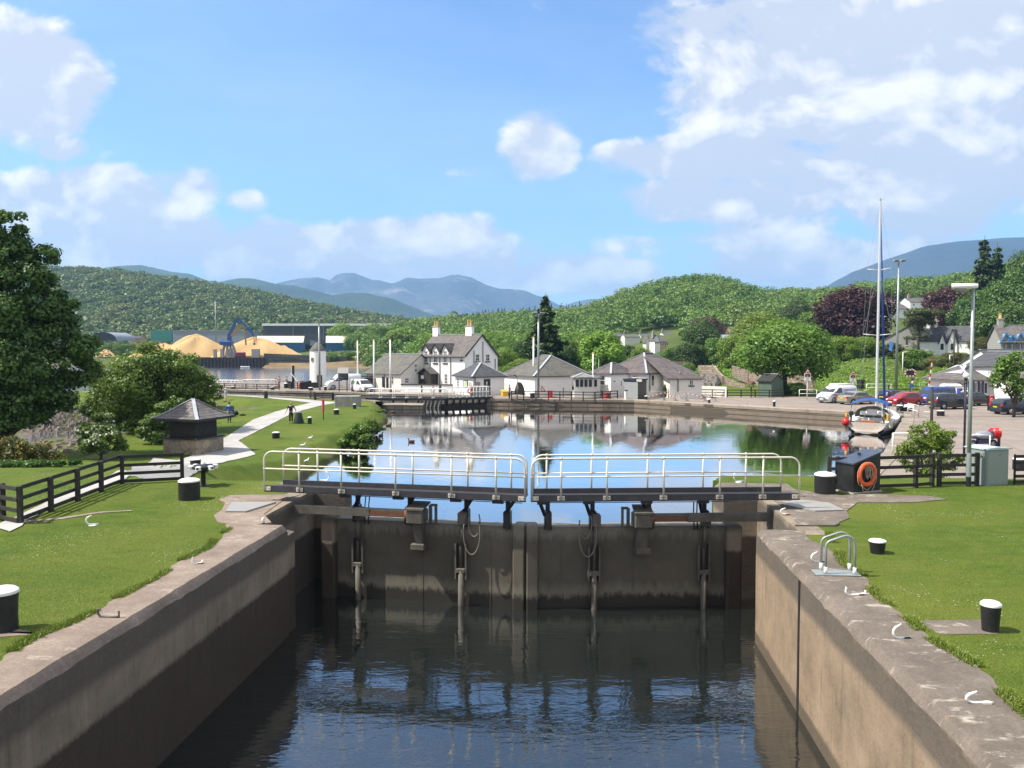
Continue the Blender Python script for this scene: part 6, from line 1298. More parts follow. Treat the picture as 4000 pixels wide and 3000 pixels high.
p = P(897, 1392, 376); k = 376 / F; th = thing('harbour_crane', 'blue material-handling crane with bent boom on the wharf among wood-chip heaps', 'crane', p); m_cr = mat('crane_blue', (.012, .06, .22), .2, 2, .5); m_och = mat('ochre_paint', (.34, .19, .06), .2, 2, .6)
def q_(x, y, o=0.0): return ((x - 897) * k, o, (1392 - y) * k)
mb = MB(); mb.cbox(q_(886, 1340), (44 * k, 4, 16 * k), .3); mb.cbox(q_(870, 1336, -.6), (16 * k, 2.5, 13 * k), .3); mb.put('machine_house', m_cr, th)
mb = MB(); mb.bar(q_(897, 1345), q_(899, 1305), 1.7, 1.6); mb.bar(q_(899, 1307), q_(920, 1262), 1.3, 1.1); mb.bar(q_(919, 1264), q_(931, 1249), 1.1, 1.0); mb.bar(q_(930, 1249), q_(941, 1250), 1.0); mb.put('boom', m_cr, th)
mb = MB(); mb.bar(q_(939, 1250), q_(985, 1299), .9, .8); mb.bar(q_(985, 1298), q_(993, 1314), .6); mb.put('stick', m_cr, th)
mb = MB(); mb.bar(q_(907, 1313, -.8), q_(938, 1281, -.8), .9); mb.bar(q_(938, 1280, -.8), q_(958, 1274, -.8), .8); mb.bar(q_(958, 1275, -.8), q_(964, 1348, -.8), .6); mb.put('grab_arm', m_och, th)
mb = MB(); mb.tube([q_(993, 1314), q_(994, 1338)], .15, 6); mb.lathe(q_(994, 1347), [(.5, 0), (.6, .4), (.2, 1.0)], 8); mb.put('grab', m_bpaint, th)
for (x0, x1) in ((878, 868), (900, 906), (890, 884), (910, 925)): mb = MB(); mb.bar(q_(x0, 1348), q_(x1, 1393), .9); mb.put('leg', m_plate, th)
for i, (x, w, yt) in enumerate(((838, 11, 1364), (866, 13, 1362), (894, 22, 1362), (990, 16, 1363), (1005, 14, 1363), (911, 16, 1372))):
    q = P(x, 1397, 374.5); mb = MB(); mb.cbox((0, .9, (1397 - yt) * k / 2), (w * k, 1.6, (1397 - yt) * k), .05); one('concrete_bunker_block', mb, m_conc, 'upright pale concrete block on the wharf, ' + ['leftmost and alone', 'just left of the crane legs', 'under the crane house', 'wide one right of the crane', 'narrow tilted one right of the wide one', 'short one touching the crane legs'][i], 'concrete block', 'concrete blocks on the wharf', q)
p = P(935, 1396, 373.5); mb = MB(); mb.cbox((0, 1.5, 1.2), (4.4, 2.2, 2.4), .2); mb.m(1); mb.b2(-2.3, 2.3, .3, 2.7, .0, .5); one('red_machine', mb, [mat('maroon_paint', (.16, .02, .03), .3, 1, .6), m_bpaint], 'dark red loading machine beside the crane legs', 'machine', None, p)
p = P(958, 1429, 366); th = thing('moored_boat', 'small white boat moored under the wharf', 'boat', (p.x, 366, SEA_Z)); mb = MB(); mb.smooth = True; mb.grid([[(x, y * w, z) for y, z in ((0, -.2), (.8, .1), (1, .75))] + [(x, -y * w, z) for y, z in ((1, .75), (.8, .1), (0, -.2))] for x, w in ((-2, .75), (-.5, .95), (1, .7), (2.1, .08))]); mb.put('hull', m_wpaint, th); mb = MB(); mb.box((-.5, 0, .6), (2.4, 1.3, .06)); mb.put('thwart', m_bpaint, th)
# ---------------------------------------------------------------- fences
def fence(name, label, pts, h, m, rails=(.93, .64, .36, .10), step=1.55, pw=.12, rw=.10, grp=None, world=False, tops=None, cat='fence'):
    V = [Vector(p) if world else T(*p) for p in pts]; th = thing(name, label, cat, V[0], 0, grp); o = V[0]
    for i in range(len(V) - 1):
        a, b = V[i] - o, V[i + 1] - o; n = max(1, round((b - a).length / step)); d = (b - a).normalized(); rz = math.atan2(d.y, d.x)
        for j in range(n + (1 if i == len(V) - 2 else 0)):
            q = a.lerp(b, j / n); z = hz(q.x + o.x, q.y + o.y) - o.z if not world else q.z; mb = MB(); mb.cbox((q.x, q.y, z + h / 2 - .1), (pw, pw, h + .2), .012, rz); mb.put('post', m, th)
        nn = Vector((-d.y, d.x, 0)) * -(pw * .5 + .012)
        if nn.y > 0: nn = -nn
        for f in rails:
            mb = MB(); segs = n
            for j in range(segs):
                p0, p1 = a.lerp(b, j / n), a.lerp(b, (j + 1) / n)
                if not world: p0.z = hz(p0.x + o.x, p0.y + o.y) - o.z; p1.z = hz(p1.x + o.x, p1.y + o.y) - o.z
                mb.bar(p0 + nn + Vector((0, 0, h * f)), p1 + nn + Vector((0, 0, h * f)), .035, rw)
            mb.put('rail', m, th)
    return th
fence('timber_fence', 'black timber post-and-rail fence along the towpath at the lock lawn', [(-90, 2024), (12, 2032), (80, 2046), (478, 1890), (712, 1878)], .97, m_bwood, step=1.5)
fence('timber_fence', 'black timber fence behind the lifebuoy cabin, nearest run', [(3238, 1915), (3271, 1916), (3576, 1905), (3640, 1899)], 1.08, m_bwood, step=2.6)
fence('timber_fence', 'black timber fence run behind the street lamp and grey cabinet', [(3668, 1899), (3815, 1897)], 1.08, m_bwood, step=1.4)
fence('timber_fence', 'black timber fence at the picture edge right of the service cabinet', [(3962, 1893), (4090, 1890)], 1.0, m_bwood, (.93, .72, .5, .28, .1), step=.35, pw=.06)
fence('timber_fence', 'long black fence between the lawn and the sea lock, left run', [(800, 1533), (877, 1542), (1091, 1551), (1228, 1559)], .92, m_bwood, (.92, .6, .28), 1.9)
fence('timber_fence', 'short black fence run below the black notice board', [(1232, 1563), (1300, 1563), (1432, 1563)], .92, m_bwood, (.92, .6, .28), 2.3, pw=.2)
W_ = lambda x, y: G(x, y, .985)
fence('timber_fence', 'black quay fence in front of the boathouse and conservatory', [W_(1998, 1557), W_(2142, 1559), W_(2324, 1562.5), W_(2412, 1556)], 1.0, m_bwood, (.93, .60, .2), 1.55, world=True)
fence('timber_fence', 'black fence of the terrace with rope posts behind the quay fence', [W_(2200, 1552), W_(2330, 1551), W_(2440, 1549)], 1.25, m_bwood, (.55, .3), 1.9, pw=.09, world=True)
fence('timber_fence', 'black post-and-rail fence between the hipped house and green shed', [W_(2725, 1550), W_(2840, 1552), W_(3060, 1553)], 1.0, m_bwood, (.93, .6, .25), 1.9, world=True)
fence('timber_fence', 'low dark fence beside the car park in front of the station', [W_(3796, 1588), W_(3872, 1592)], .95, m_bwood, (.92, .5), 1.4, world=True)
fence('timber_fence', 'dark field fence behind the red hatchback', [W_(3470, 1538), W_(3640, 1540)], 1.2, m_bwood, (.9, .5), 3.2, world=True)
def picket(label, pa, pb, h):
    A, B = W_(*pa), W_(*pb); th = thing('picket_fence', label, 'fence', A); n = 22
    for i in range(n + 1): q = (B - A) * (i / n); mb = MB(); mb.prism([(q.x - .05, q.y, 0), (q.x + .05, q.y, 0), (q.x + .05, q.y, h - .08), (q.x, q.y, h), (q.x - .05, q.y, h - .08)], (0, .03, 0)); mb.put('picket', m_bwood, th)
    for f in (.25, .75): mb = MB(); mb.bar(Vector((0, .06, h * f)), B - A + Vector((0, .06, h * f)), .05, .09); mb.put('rail', m_bwood, th)
picket('black picket fence against the low outshot of the hipped house', (2620, 1556), (2722, 1555), 1.05)
def white_rail(label, pts, h, m=m_wpaint, rails=(1.0, .5), r=.035, step=2.0, name='railing'):
    V = [W_(*p) for p in pts]; th = thing(name, label, 'railing', V[0]); o = V[0]
    for i in range(len(V) - 1):
        a, b = V[i] - o, V[i + 1] - o; n = max(1, round((b - a).length / step))
        for j in range(n + 1): q = a.lerp(b, j / n); mb = MB(); mb.tube([q, q + Vector((0, 0, h))], r * 1.2, 6); mb.put('post', m, th)
        for f in rails: mb = MB(); mb.tube([a + Vector((0, 0, h * f)), b + Vector((0, 0, h * f))], r, 6); mb.put('rail', m, th)
    return th
white_rail('white railing beside the crossing sign left of the white van', [(3122, 1553), (3190, 1553)], 1.0); white_rail('white railing on the quay edge behind the yacht bow', [(3546, 1618), (3588, 1630), (3640, 1632)], 1.05)
white_rail('low white railing half buried in the feathery shrub', [(3486, 1778), (3640, 1778)], 1.3, rails=(1.0,)); white_rail('low white railing in front of the motorcycle', [(3780, 1762), (3866, 1764)], 1.0, rails=(1.0,)); white_rail('white barrier rail behind the red hatchback', [(3385, 1533), (3480, 1533)], 1.2, rails=(1.0, .55), step=3)
white_rail('grey pedestrian guard rail at the foot of the striped barrier', [(3592, 1540), (3685, 1541)], 1.6, m_galv, (1.0, .7, .4), .03, 1.2)
for i, (xa, xb) in enumerate(((2530, 2592), (2595, 2637), (2640, 2680), (2684, 2753), (2757, 2796))):
    A, B = W_(xa, 1565 + i), W_(xb, 1566 + i); th = thing('crowd_barrier', ['grey crowd barrier nearest the shuttered kiosk', 'second grey crowd barrier from the shuttered kiosk', 'middle grey crowd barrier with red and white tape', 'fourth grey crowd barrier from the kiosk', 'grey crowd barrier beside the mushroom bollard'][i], 'barrier', A, math.atan2((B - A).y, (B - A).x), 'crowd barriers with striped tape on the quay'); l = (B - A).length
    mb = MB(); mb.tube([(0, 0, .05), (0, 0, 1.1), (l, 0, 1.1), (l, 0, .05)], .025, 6); mb.tube([(0, 0, .25), (l, 0, .25)], .02, 5); mb.put('frame', m_galv, th)
    for x in (0, l): mb = MB(); mb.bar((x - .25, -.3, .0), (x, 0, .22), .03); mb.bar((x + .25, .3, .0), (x, 0, .22), .03); mb.put('foot', m_galv, th)
    mb = MB(); n = 8
    for j in range(n): mb.m(j % 2); f0, f1 = j / n, (j + 1) / n; zf = lambda f: .98 - .55 * (f if i % 2 else 1 - f); mb.bar((l * f0, -.03, zf(f0)), (l * f1, -.03, zf(f1)), .02, .07)
    mb.put('striped_tape', [m_wpaint, m_red], th)
# ---------------------------------------------------------------- posts, lamps, flagpoles
def post(name, label, cat, px, yb, yt, w, Y=None, z=.985, m=None, grp=None, head=None, wt=None):
    p = G(px, yb, z) if Y is None else Vector(((px - 2000) / F * Y, Y, hz((px - 2000) / F * Y, Y))); k = p.y / F; h = P(px, yt, p.y).z - p.z
    th = thing(name, label, cat, p, 0, grp); mb = MB(); r = w * k / 2; mb.tube([(0, 0, -.2), (0, 0, h)], [r, (wt or w * .7) * k / 2], 10); mb.put('pole', m or m_wpaint, th)
    if head: head(th, h, k)
    return th
def ball_top(th, h, k): mb = MB(); mb.ball((0, 0, h + .05), .11, 8); mb.put('finial', m_yellow, th)
def flood(th, h, k):
    mb = MB(); mb.tube([(0, 0, h - .5), (0, 0, h)], .12, 8); mb.tube([(-.7, 0, h), (.7, 0, h)], .05, 6); mb.put('crossbar', m_galv, th)
    for sx in (-1, 1): mb = MB(); mb.cbox((sx * .48, -.12, h + .14), (.62, .55, .24), .05); mb.m(1); mb.b2(sx * .48 - .26, sx * .48 + .26, -.41, -.38, h + .05, h + .2); mb.put('floodlight', [m_plate, m_glass], th)
for a in ((1398, 1519, 1332, 7, 'white flagpole nearest the lighthouse', None), (1462, 1553, 1330, 8, 'middle white flagpole in front of the workshop roof', None), (1526, 1546, 1329, 8, 'white flagpole against the workshop, nearest the white house', None), (2084, 1541, 1320, 9, 'white flagpole in front of the boathouse', None), (2316, 1549, 1380, 7, 'short white flagpole in front of the conservatory', None)):
    post('flagpole', a[4], 'flagpole', a[0], a[1], a[2], a[3], head=ball_top, grp='white flagpoles on the quay')
post('floodlight_mast', 'grey floodlight mast in front of the lighthouse', 'floodlight', 1249, 1525, 1252, 9, m=m_galv, head=flood, grp='floodlight masts'); post('floodlight_mast', 'grey floodlight mast in front of the boathouse', 'floodlight', 2103, 1556, 1228, 10, m=m_galv, head=flood, grp='floodlight masts')
post('floodlight_mast', 'tall grey floodlight mast right of the yacht mast', 'floodlight', 3500, 1533, 1022, 12, m=m_galv, head=flood, grp='floodlight masts', wt=6); post('floodlight_mast', 'thin distant light mast left of the blue crane', 'floodlight', 845, 1350, 1172, 4, Y=520, m=m_galv, head=flood, grp='floodlight masts')
post('whip_aerial', 'thin aerial pole on the hipped white house roof', 'aerial', 2339, 1500, 1402, 3, Y=112, m=m_galv)
th = post('street_lamp', 'tall grey street lamp with white lantern, near the grey cabinet', 'street lamp', 3782, 1900, 1128, 17, z=ZC, m=m_galv, wt=11); k = 25.7 / F; h = P(3782, 1128, th.location.y).z - ZC
mb = MB(); mb.smooth = True; mb.grid([[(-x * k, y * k * .9, h + (z + 6) * k) for y, z in ((-2, 14), (-w, 8), (-w * 1.0, 0), (0, -bz), (w * 1.0, 0), (w, 8), (2, 14))] for x, w, bz in ((-16, 6, 3), (-10, 14, 5), (20, 17, 8), (55, 17, 14), (78, 13, 10), (86, 3, 3))]); mb.put('lantern', m_wpaint, th)
mb = MB(); mb.smooth = True; mb.lathe((-52 * k, 0, h - 6 * k), [(.02, -.06), (.10, -.02), (.13, .05)], 12, 1.7); mb.put('lamp_glass', m_plate, th); mb = MB(); mb.lathe((0, 0, 0), [(17 * k / 2 * 1.15, 0), (17 * k / 2 * 1.15, .32)], 12); mb.put('base_band', m_bpaint, th); mb = MB(); mb.lathe((0, 0, 0), [(17 * k / 2 * 1.1, .3), (17 * k / 2 * 1.1, 1.02), (17 * k / 2 * .9, 1.1)], 12); mb.put('sleeve', m_galv, th)
post('timber_post', 'dark timber mooring post rising from the feathery shrub', 'post', 3635, 1790, 1512, 11, z=.985, m=m_bwood, wt=11)
def globe(th, h, k): mb = MB(); mb.ball((0, 0, h + .16), .17, 10); mb.put('globe', m_wpaint, th); mb = MB(); mb.lathe((0, 0, h - .35), [(.05, 0), (.09, .1), (.05, .2), (.12, .34)], 8); mb.tube([(-.3, 0, h - .6), (.3, 0, h - .6)], .025, 6); mb.put('lamp_collar', m_bpaint, th)
post('globe_lamp', 'black lamp post with white globe beside the grey street lamp', 'street lamp', 3765, 1800, 1478, 9, z=.985, m=mat('navy_black_paint', (.014, .014, .03), .3, 4, .5), head=globe, wt=8)
post('telegraph_pole', 'brown telegraph pole in front of the gabled white house', 'telegraph pole', 3725, 1470, 1285, 7, Y=125, m=m_bark, head=lambda th, h, k: (lambda mb: (mb.bar((-.6, 0, h - .3), (.6, 0, h - .3), .1), mb.put('crossarm', m_bark, th)))(MB()))
for px, yt, lb in ((3526, 1376, 'thin pale lamp post on the bank right of the floodlight mast'), (3709, 1388, 'thin pale lamp post on the bank below the gabled house')):
    post('roadside_lamp', lb, 'street lamp', px, 1455, yt, 4, Y=140, m=m_wpaint, head=lambda th, h, k: (lambda mb: (mb.tube([(0, 0, h), (.5 if th.location.x > 70 and 0 else -.5 if '3709' in '' else .9, 0, h + .12)], .06, 6), mb.put('lamp_arm', m_wpaint, th)))(MB()), grp='thin lamp posts on the bank')
# ---------------------------------------------------------------- kiosk by the path, lifebuoy cabins, cabinet
p = T(769, 1779); th = thing('path_kiosk', 'square black kiosk with slate pyramid roof and crazy-paved stone plinth beside the gravel path', 'kiosk', (p.x, p.y, p.z), R(72)); q = Vector((1.22, 1.22, 0))
mb = MB(); mb.cbox(q + Vector((0, 0, .3)), (2.44, 2.44, 1.2), .02); mb.put('plinth', m_crazy, th); mb = MB(); mb.cbox(q + Vector((0, 0, .945)), (2.6, 2.6, .09), .02); mb.put('ledge', m_bpaint, th)
mb = MB(); mb.b2(q.x - .93, q.x + .93, q.y - .93, q.y + .93, .98, 2.1)
for k in range(15): mb.b2(q.x - .945, q.x + .945, q.y - .945, q.y + .945, 1.0 + k * .073, 1.0 + k * .073 + .055)
mb.put('cabin', m_bwood, th)
rows_ = []
for f, z in ((1.64, 2.16), (1.35, 2.30), (.9, 2.60), (.45, 2.96), (.02, 3.24)): rows_.append([(q.x + sx * f, q.y + sy * f, z) for sx, sy in ((-1, -1), (1, -1), (1, 1), (-1, 1))])
mb = MB(); mb.grid(rows_, True); r_ = mb.put('roof', M_slate('slate_kiosk', (.15, .135, .13), .25, (3.4, 7.0)), th); mb = MB(); mb.b2(q.x - 1.64, q.x + 1.64, q.y - 1.64, q.y + 1.64, 2.02, 2.155); mb.put('fascia', m_bpaint, th)
for sx, sy in ((-1, -1), (1, -1), (1, 1), (-1, 1)):
    mb = MB(); 
    for (f, z), (f2, z2) in zip(((1.66, 2.17), (1.35, 2.31), (.9, 2.61), (.45, 2.97)), ((1.35, 2.31), (.9, 2.61), (.45, 2.97), (.0, 3.27))): mb.bar((q.x + sx * f, q.y + sy * f, z), (q.x + sx * f2, q.y + sy * f2, z2), .2, .03)
    mb.put('hip_flashing', m_lead, r_)
def buoy_cabin(label, px, py, phi, Lx, Ly, h0, h1, k=1.0, ring=True):
    p = T(px, py); th = thing('lifebuoy_cabin', label, 'cabin', p, R(phi)); mb = MB(); Lx, Ly, h0, h1 = Lx * k, Ly * k, h0 * k, h1 * k
    mb.prism([(0, 0, .04), (Lx, 0, .04), (Lx, 0, h1), (0, 0, h0)], (0, Ly, 0)); mb.put('box', m_bpaint, th); mb = MB(); mb.prism([(-.05, -.05, h0 - .015), (Lx + .03, -.05, h1 + .012), (Lx + .03, -.05, h1 + .05), (-.05, -.05, h0 + .025)], (0, Ly + .1, 0)); mb.put('roof', mat('blue_black_lid', (.05, .065, .10), .2, 4, .35), th)
    mb = MB(); mb.b2(-.04, Lx + .05, -.05, Ly + .05, -.15, .05); mb.put('plinth', m_conc, th); mb = MB(); mb.bar((Lx * .5, Ly * .5, (h0 + h1) / 2 + .06), (Lx * .5, Ly * .5, (h0 + h1) / 2 + .14), .02, .12); mb.put('hasp', m_bpaint, th)
    for z in (.35, .75): mb = MB(); mb.b2(Lx, Lx + .02, .03, .1, h1 * z - .05, h1 * z + .05); mb.put('hinge', m_galv, th)
    return th
cb = buoy_cabin('black lifebuoy cabin with sloping blue-black lid at the end of the right lawn', 3332, 1931, 24, 1.13, .62, .93, 1.22)
def lifebuoy(label, loc, rz, R0, r, rope=True):
    th = thing('lifebuoy', label, 'lifebuoy', loc, rz); mb = MB(); mb.torus((0, 0, 0), R0, r, 'y'); mb.put('ring', m_orange, th)
    if rope:
        mb = MB()
        for k in range(6):
            a0, a1 = math.pi / 3 * k, math.pi / 3 * (k + 1); pts = [((R0 + r * (1.05 + .5 * math.sin(math.pi * i / 8))) * math.cos(a0 + (a1 - a0) * i / 8), -.01, (R0 + r * (1.05 + .5 * math.sin(math.pi * i / 8))) * math.sin(a0 + (a1 - a0) * i / 8) - .05 * math.sin(math.pi * i / 8)) for i in range(9)]; mb.tube(pts, .009, 5)
        for k in range(5): x = -.14 + .07 * k; mb.tube([(x, -.03, R0 - .02), (x + .05, -.05, -.05 - .1 * (k % 2)), (x + .10, -.03, -.12), (x + .12, -.04, R0 - .05)], .008, 5)
        mb.tube([(-.28, -.05, -.28), (-.2, -.06, -.52), (0, -.06, -.50), (.12, -.06, -.55), (.26, -.06, -.35)], .009, 5)
        mb.put('rope', m_rope, th)
    for k in range(4): a = math.pi / 2 * k + .6; mb = MB(); mb.torus((R0 * math.cos(a), 0, R0 * math.sin(a)), r * 1.02, .012, 'z', 14, 6, Matrix.Rotation(-a, 3, 'Y') @ Matrix.Rotation(math.pi / 2, 3, 'X') @ Matrix.Rotation(0, 3, 'Z')) if 0 else mb.cbox((R0 * math.cos(a), 0, R0 * math.sin(a)), (.05, r * 2.08, r * 2.08), .02, 0); mb.put('band', m_orange, th)
    return th
e = Vector((math.cos(R(24)), math.sin(R(24)), 0)); n_ = Vector((math.sin(R(24)), -math.cos(R(24)), 0)); lifebuoy('orange lifebuoy ring with pale rope hung on the near black cabin', cb.location + e * .46 + n_ * .10 + Vector((0, 0, .60)), R(24), .315, .068)
cb2 = buoy_cabin('small distant black lifebuoy cabin beside the lighthouse', 1172, 1522, 15, 1.7, .9, 1.0, 1.35); lifebuoy('small distant orange lifebuoy ring on the cabin by the lighthouse', cb2.location + Vector((-.06, -.02, .75)), R(100), .36, .10, False)
mb = MB(); mb.cbox((1.1, .6, .66), (1.5, .5, .85), .03); one('black_locker', mb, m_bpaint, 'black flat-topped locker between the lifebuoy cabin and the lighthouse', 'locker', None, T(1195, 1522))
p = T(3852, 1899); th = thing('service_cabinet', 'pale grey-green metal service cabinet beside the street lamp', 'cabinet', p, R(17)); mcab = mat('cabinet_grey_green', (.235, .275, .265), .07, 3, .55, bump=.08)
mb = MB(); mb.cbox((.46, .42, .56), (.92, .84, 1.22), .02); mb.put('body', mcab, th); mb = MB(); mb.prism([(-.03, -.04, 1.17), (.95, -.04, 1.17), (.95, -.04, 1.20), (.46, -.04, 1.245), (-.03, -.04, 1.20)], (0, .92, 0)); mb.put('lid', mat('cabinet_lid_pale', (.42, .50, .53), .06, 3, .5), th)
mb = MB(); mb.b2(.03, .89, -.012, .0, .06, 1.12); d_ = mb.put('door', mcab, th); mb = MB(); mb.box((.55, -.02, 1.0), (.05, .03, .05)); mb.put('lock', m_galv, d_); mb = MB(); mb.tube([(-.02, .14, 1.10), (-.07, .14, 1.07), (-.07, .14, .98)], .012, 6); mb.box((-.06, .14, .94), (.05, .05, .08)); mb.put('padlock', m_galv, th)
# ---------------------------------------------------------------- vehicles
def interp(x, pts): return float(np.interp(x, [p[0] for p in pts], [p[1] for p in pts]))
m_tyre = mat('tyre_rubber', (.012, .012, .013), .3, 8, .8); m_rim = mat('wheel_alloy', (.35, .36, .37), .15, 6, .35, metal=.6); m_lens = mat('headlamp_lens', (.60, .63, .66), .1, 8, .12, spec=.8); m_tail = mat('tail_lamp_red', (.42, .012, .012), .15, 6, .2); m_platey = mat('yellow_number_plate', (.70, .45, .03), .05, 3, .4)
ST = {'hatch': dict(L=3.75, W=1.66, H=1.50, top=[(0, .95), (.05, 1.05), (.22, 1.36), (.55, 1.47), (1.3, 1.50), (2.0, 1.46), (2.35, 1.30), (2.85, 1.02), (3.3, .92), (3.6, .78), (3.75, .62)], belt=[(0, .9), (2.8, .96), (3.75, .6)], win=[[(.45, .98), (.62, 1.36), (1.25, 1.40), (1.25, .99)], [(1.33, .99), (1.33, 1.40), (1.95, 1.37), (2.55, 1.02)]], ws=(2.12, 1.40, 2.80, 1.03), rw=(.30, 1.38, .07, 1.02), wh=(.68, 3.05, .29)),
      'sedan': dict(L=4.5, W=1.75, H=1.43, top=[(0, .88), (.08, .98), (.75, 1.02), (1.25, 1.32), (1.7, 1.42), (2.3, 1.43), (2.75, 1.38), (3.35, 1.02), (4.1, .88), (4.4, .70), (4.5, .55)], belt=[(0, .86), (3.3, .96), (4.5, .55)], win=[[(.98, 1.0), (1.45, 1.32), (2.05, 1.35), (2.05, .98)], [(2.13, .98), (2.13, 1.35), (2.7, 1.31), (3.1, 1.0)]], ws=(2.80, 1.36, 3.33, 1.04), rw=(1.22, 1.31, .80, 1.05), wh=(.85, 3.65, .31)),
      'estate': dict(L=4.75, W=1.82, H=1.52, top=[(0, .95), (.06, 1.04), (.42, 1.40), (.8, 1.49), (1.8, 1.52), (2.7, 1.47), (3.0, 1.36), (3.55, 1.04), (4.3, .90), (4.65, .72), (4.75, .55)], belt=[(0, .93), (3.5, .98), (4.75, .55)], win=[[(.42, 1.0), (.72, 1.38), (1.5, 1.41), (1.5, 1.0)], [(1.57, 1.0), (1.57, 1.41), (2.3, 1.40), (2.3, 1.0)], [(2.38, 1.0), (2.38, 1.39), (2.85, 1.33), (3.25, 1.03)]], ws=(2.95, 1.39, 3.53, 1.06), rw=(.38, 1.37, .09, 1.06), wh=(.9, 3.78, .33)),
      'mpv': dict(L=4.5, W=1.80, H=1.66, top=[(0, 1.0), (.05, 1.1), (.30, 1.52), (.6, 1.62), (1.7, 1.66), (2.6, 1.60), (3.0, 1.45), (3.65, 1.08), (4.15, .95), (4.4, .78), (4.5, .58)], belt=[(0, .98), (3.6, 1.03), (4.5, .58)], win=[[(.36, 1.06), (.62, 1.48), (1.2, 1.53), (1.2, 1.05)], [(1.28, 1.05), (1.28, 1.53), (2.1, 1.53), (2.1, 1.05)], [(2.18, 1.05), (2.18, 1.52), (2.7, 1.45), (3.35, 1.08)]], ws=(2.85, 1.50, 3.62, 1.10), rw=(.28, 1.49, .07, 1.10), wh=(.85, 3.6, .32)),
      'van': dict(L=4.85, W=1.92, H=1.98, top=[(0, 1.2), (.02, 1.88), (.2, 1.95), (1.5, 1.98), (3.0, 1.96), (3.25, 1.88), (4.0, 1.22), (4.5, 1.04), (4.75, .80), (4.85, .5)], belt=[(0, 1.16), (3.9, 1.12), (4.85, .5)], win=[[(2.62, 1.16), (2.62, 1.74), (3.1, 1.72), (3.72, 1.16)]], ws=(3.22, 1.86, 3.97, 1.25), rw=None, wh=(.9, 3.9, .34)),
      'tall': dict(L=5.3, W=2.0, H=2.35, top=[(0, 1.3), (.02, 2.22), (.25, 2.32), (1.5, 2.35), (3.3, 2.33), (3.6, 2.2), (4.35, 1.42), (4.95, 1.2), (5.2, .9), (5.3, .55)], belt=[(0, 1.3), (4.3, 1.3), (5.3, .55)], win=[[(3.0, 1.3), (3.0, 1.95), (3.5, 1.93), (4.1, 1.3)]], ws=(3.58, 2.16, 4.3, 1.46), rw=None, wh=(1.0, 4.35, .36)),
      'smallvan': dict(L=4.3, W=1.78, H=1.80, top=[(0, 1.1), (.03, 1.70), (.2, 1.78), (1.4, 1.80), (2.6, 1.77), (2.85, 1.68), (3.45, 1.12), (4.0, .98), (4.2, .78), (4.3, .5)], belt=[(0, 1.06), (3.4, 1.05), (4.3, .5)], win=[[(2.1, 1.08), (2.1, 1.58), (2.65, 1.56), (3.15, 1.10)]], ws=(2.84, 1.67, 3.42, 1.15), rw=None, wh=(.8, 3.4, .32))}
def paint(name, c, metal=.2): return mat(name, c, .06, 2, .25, metal=metal, spec=.5, coat=.6)
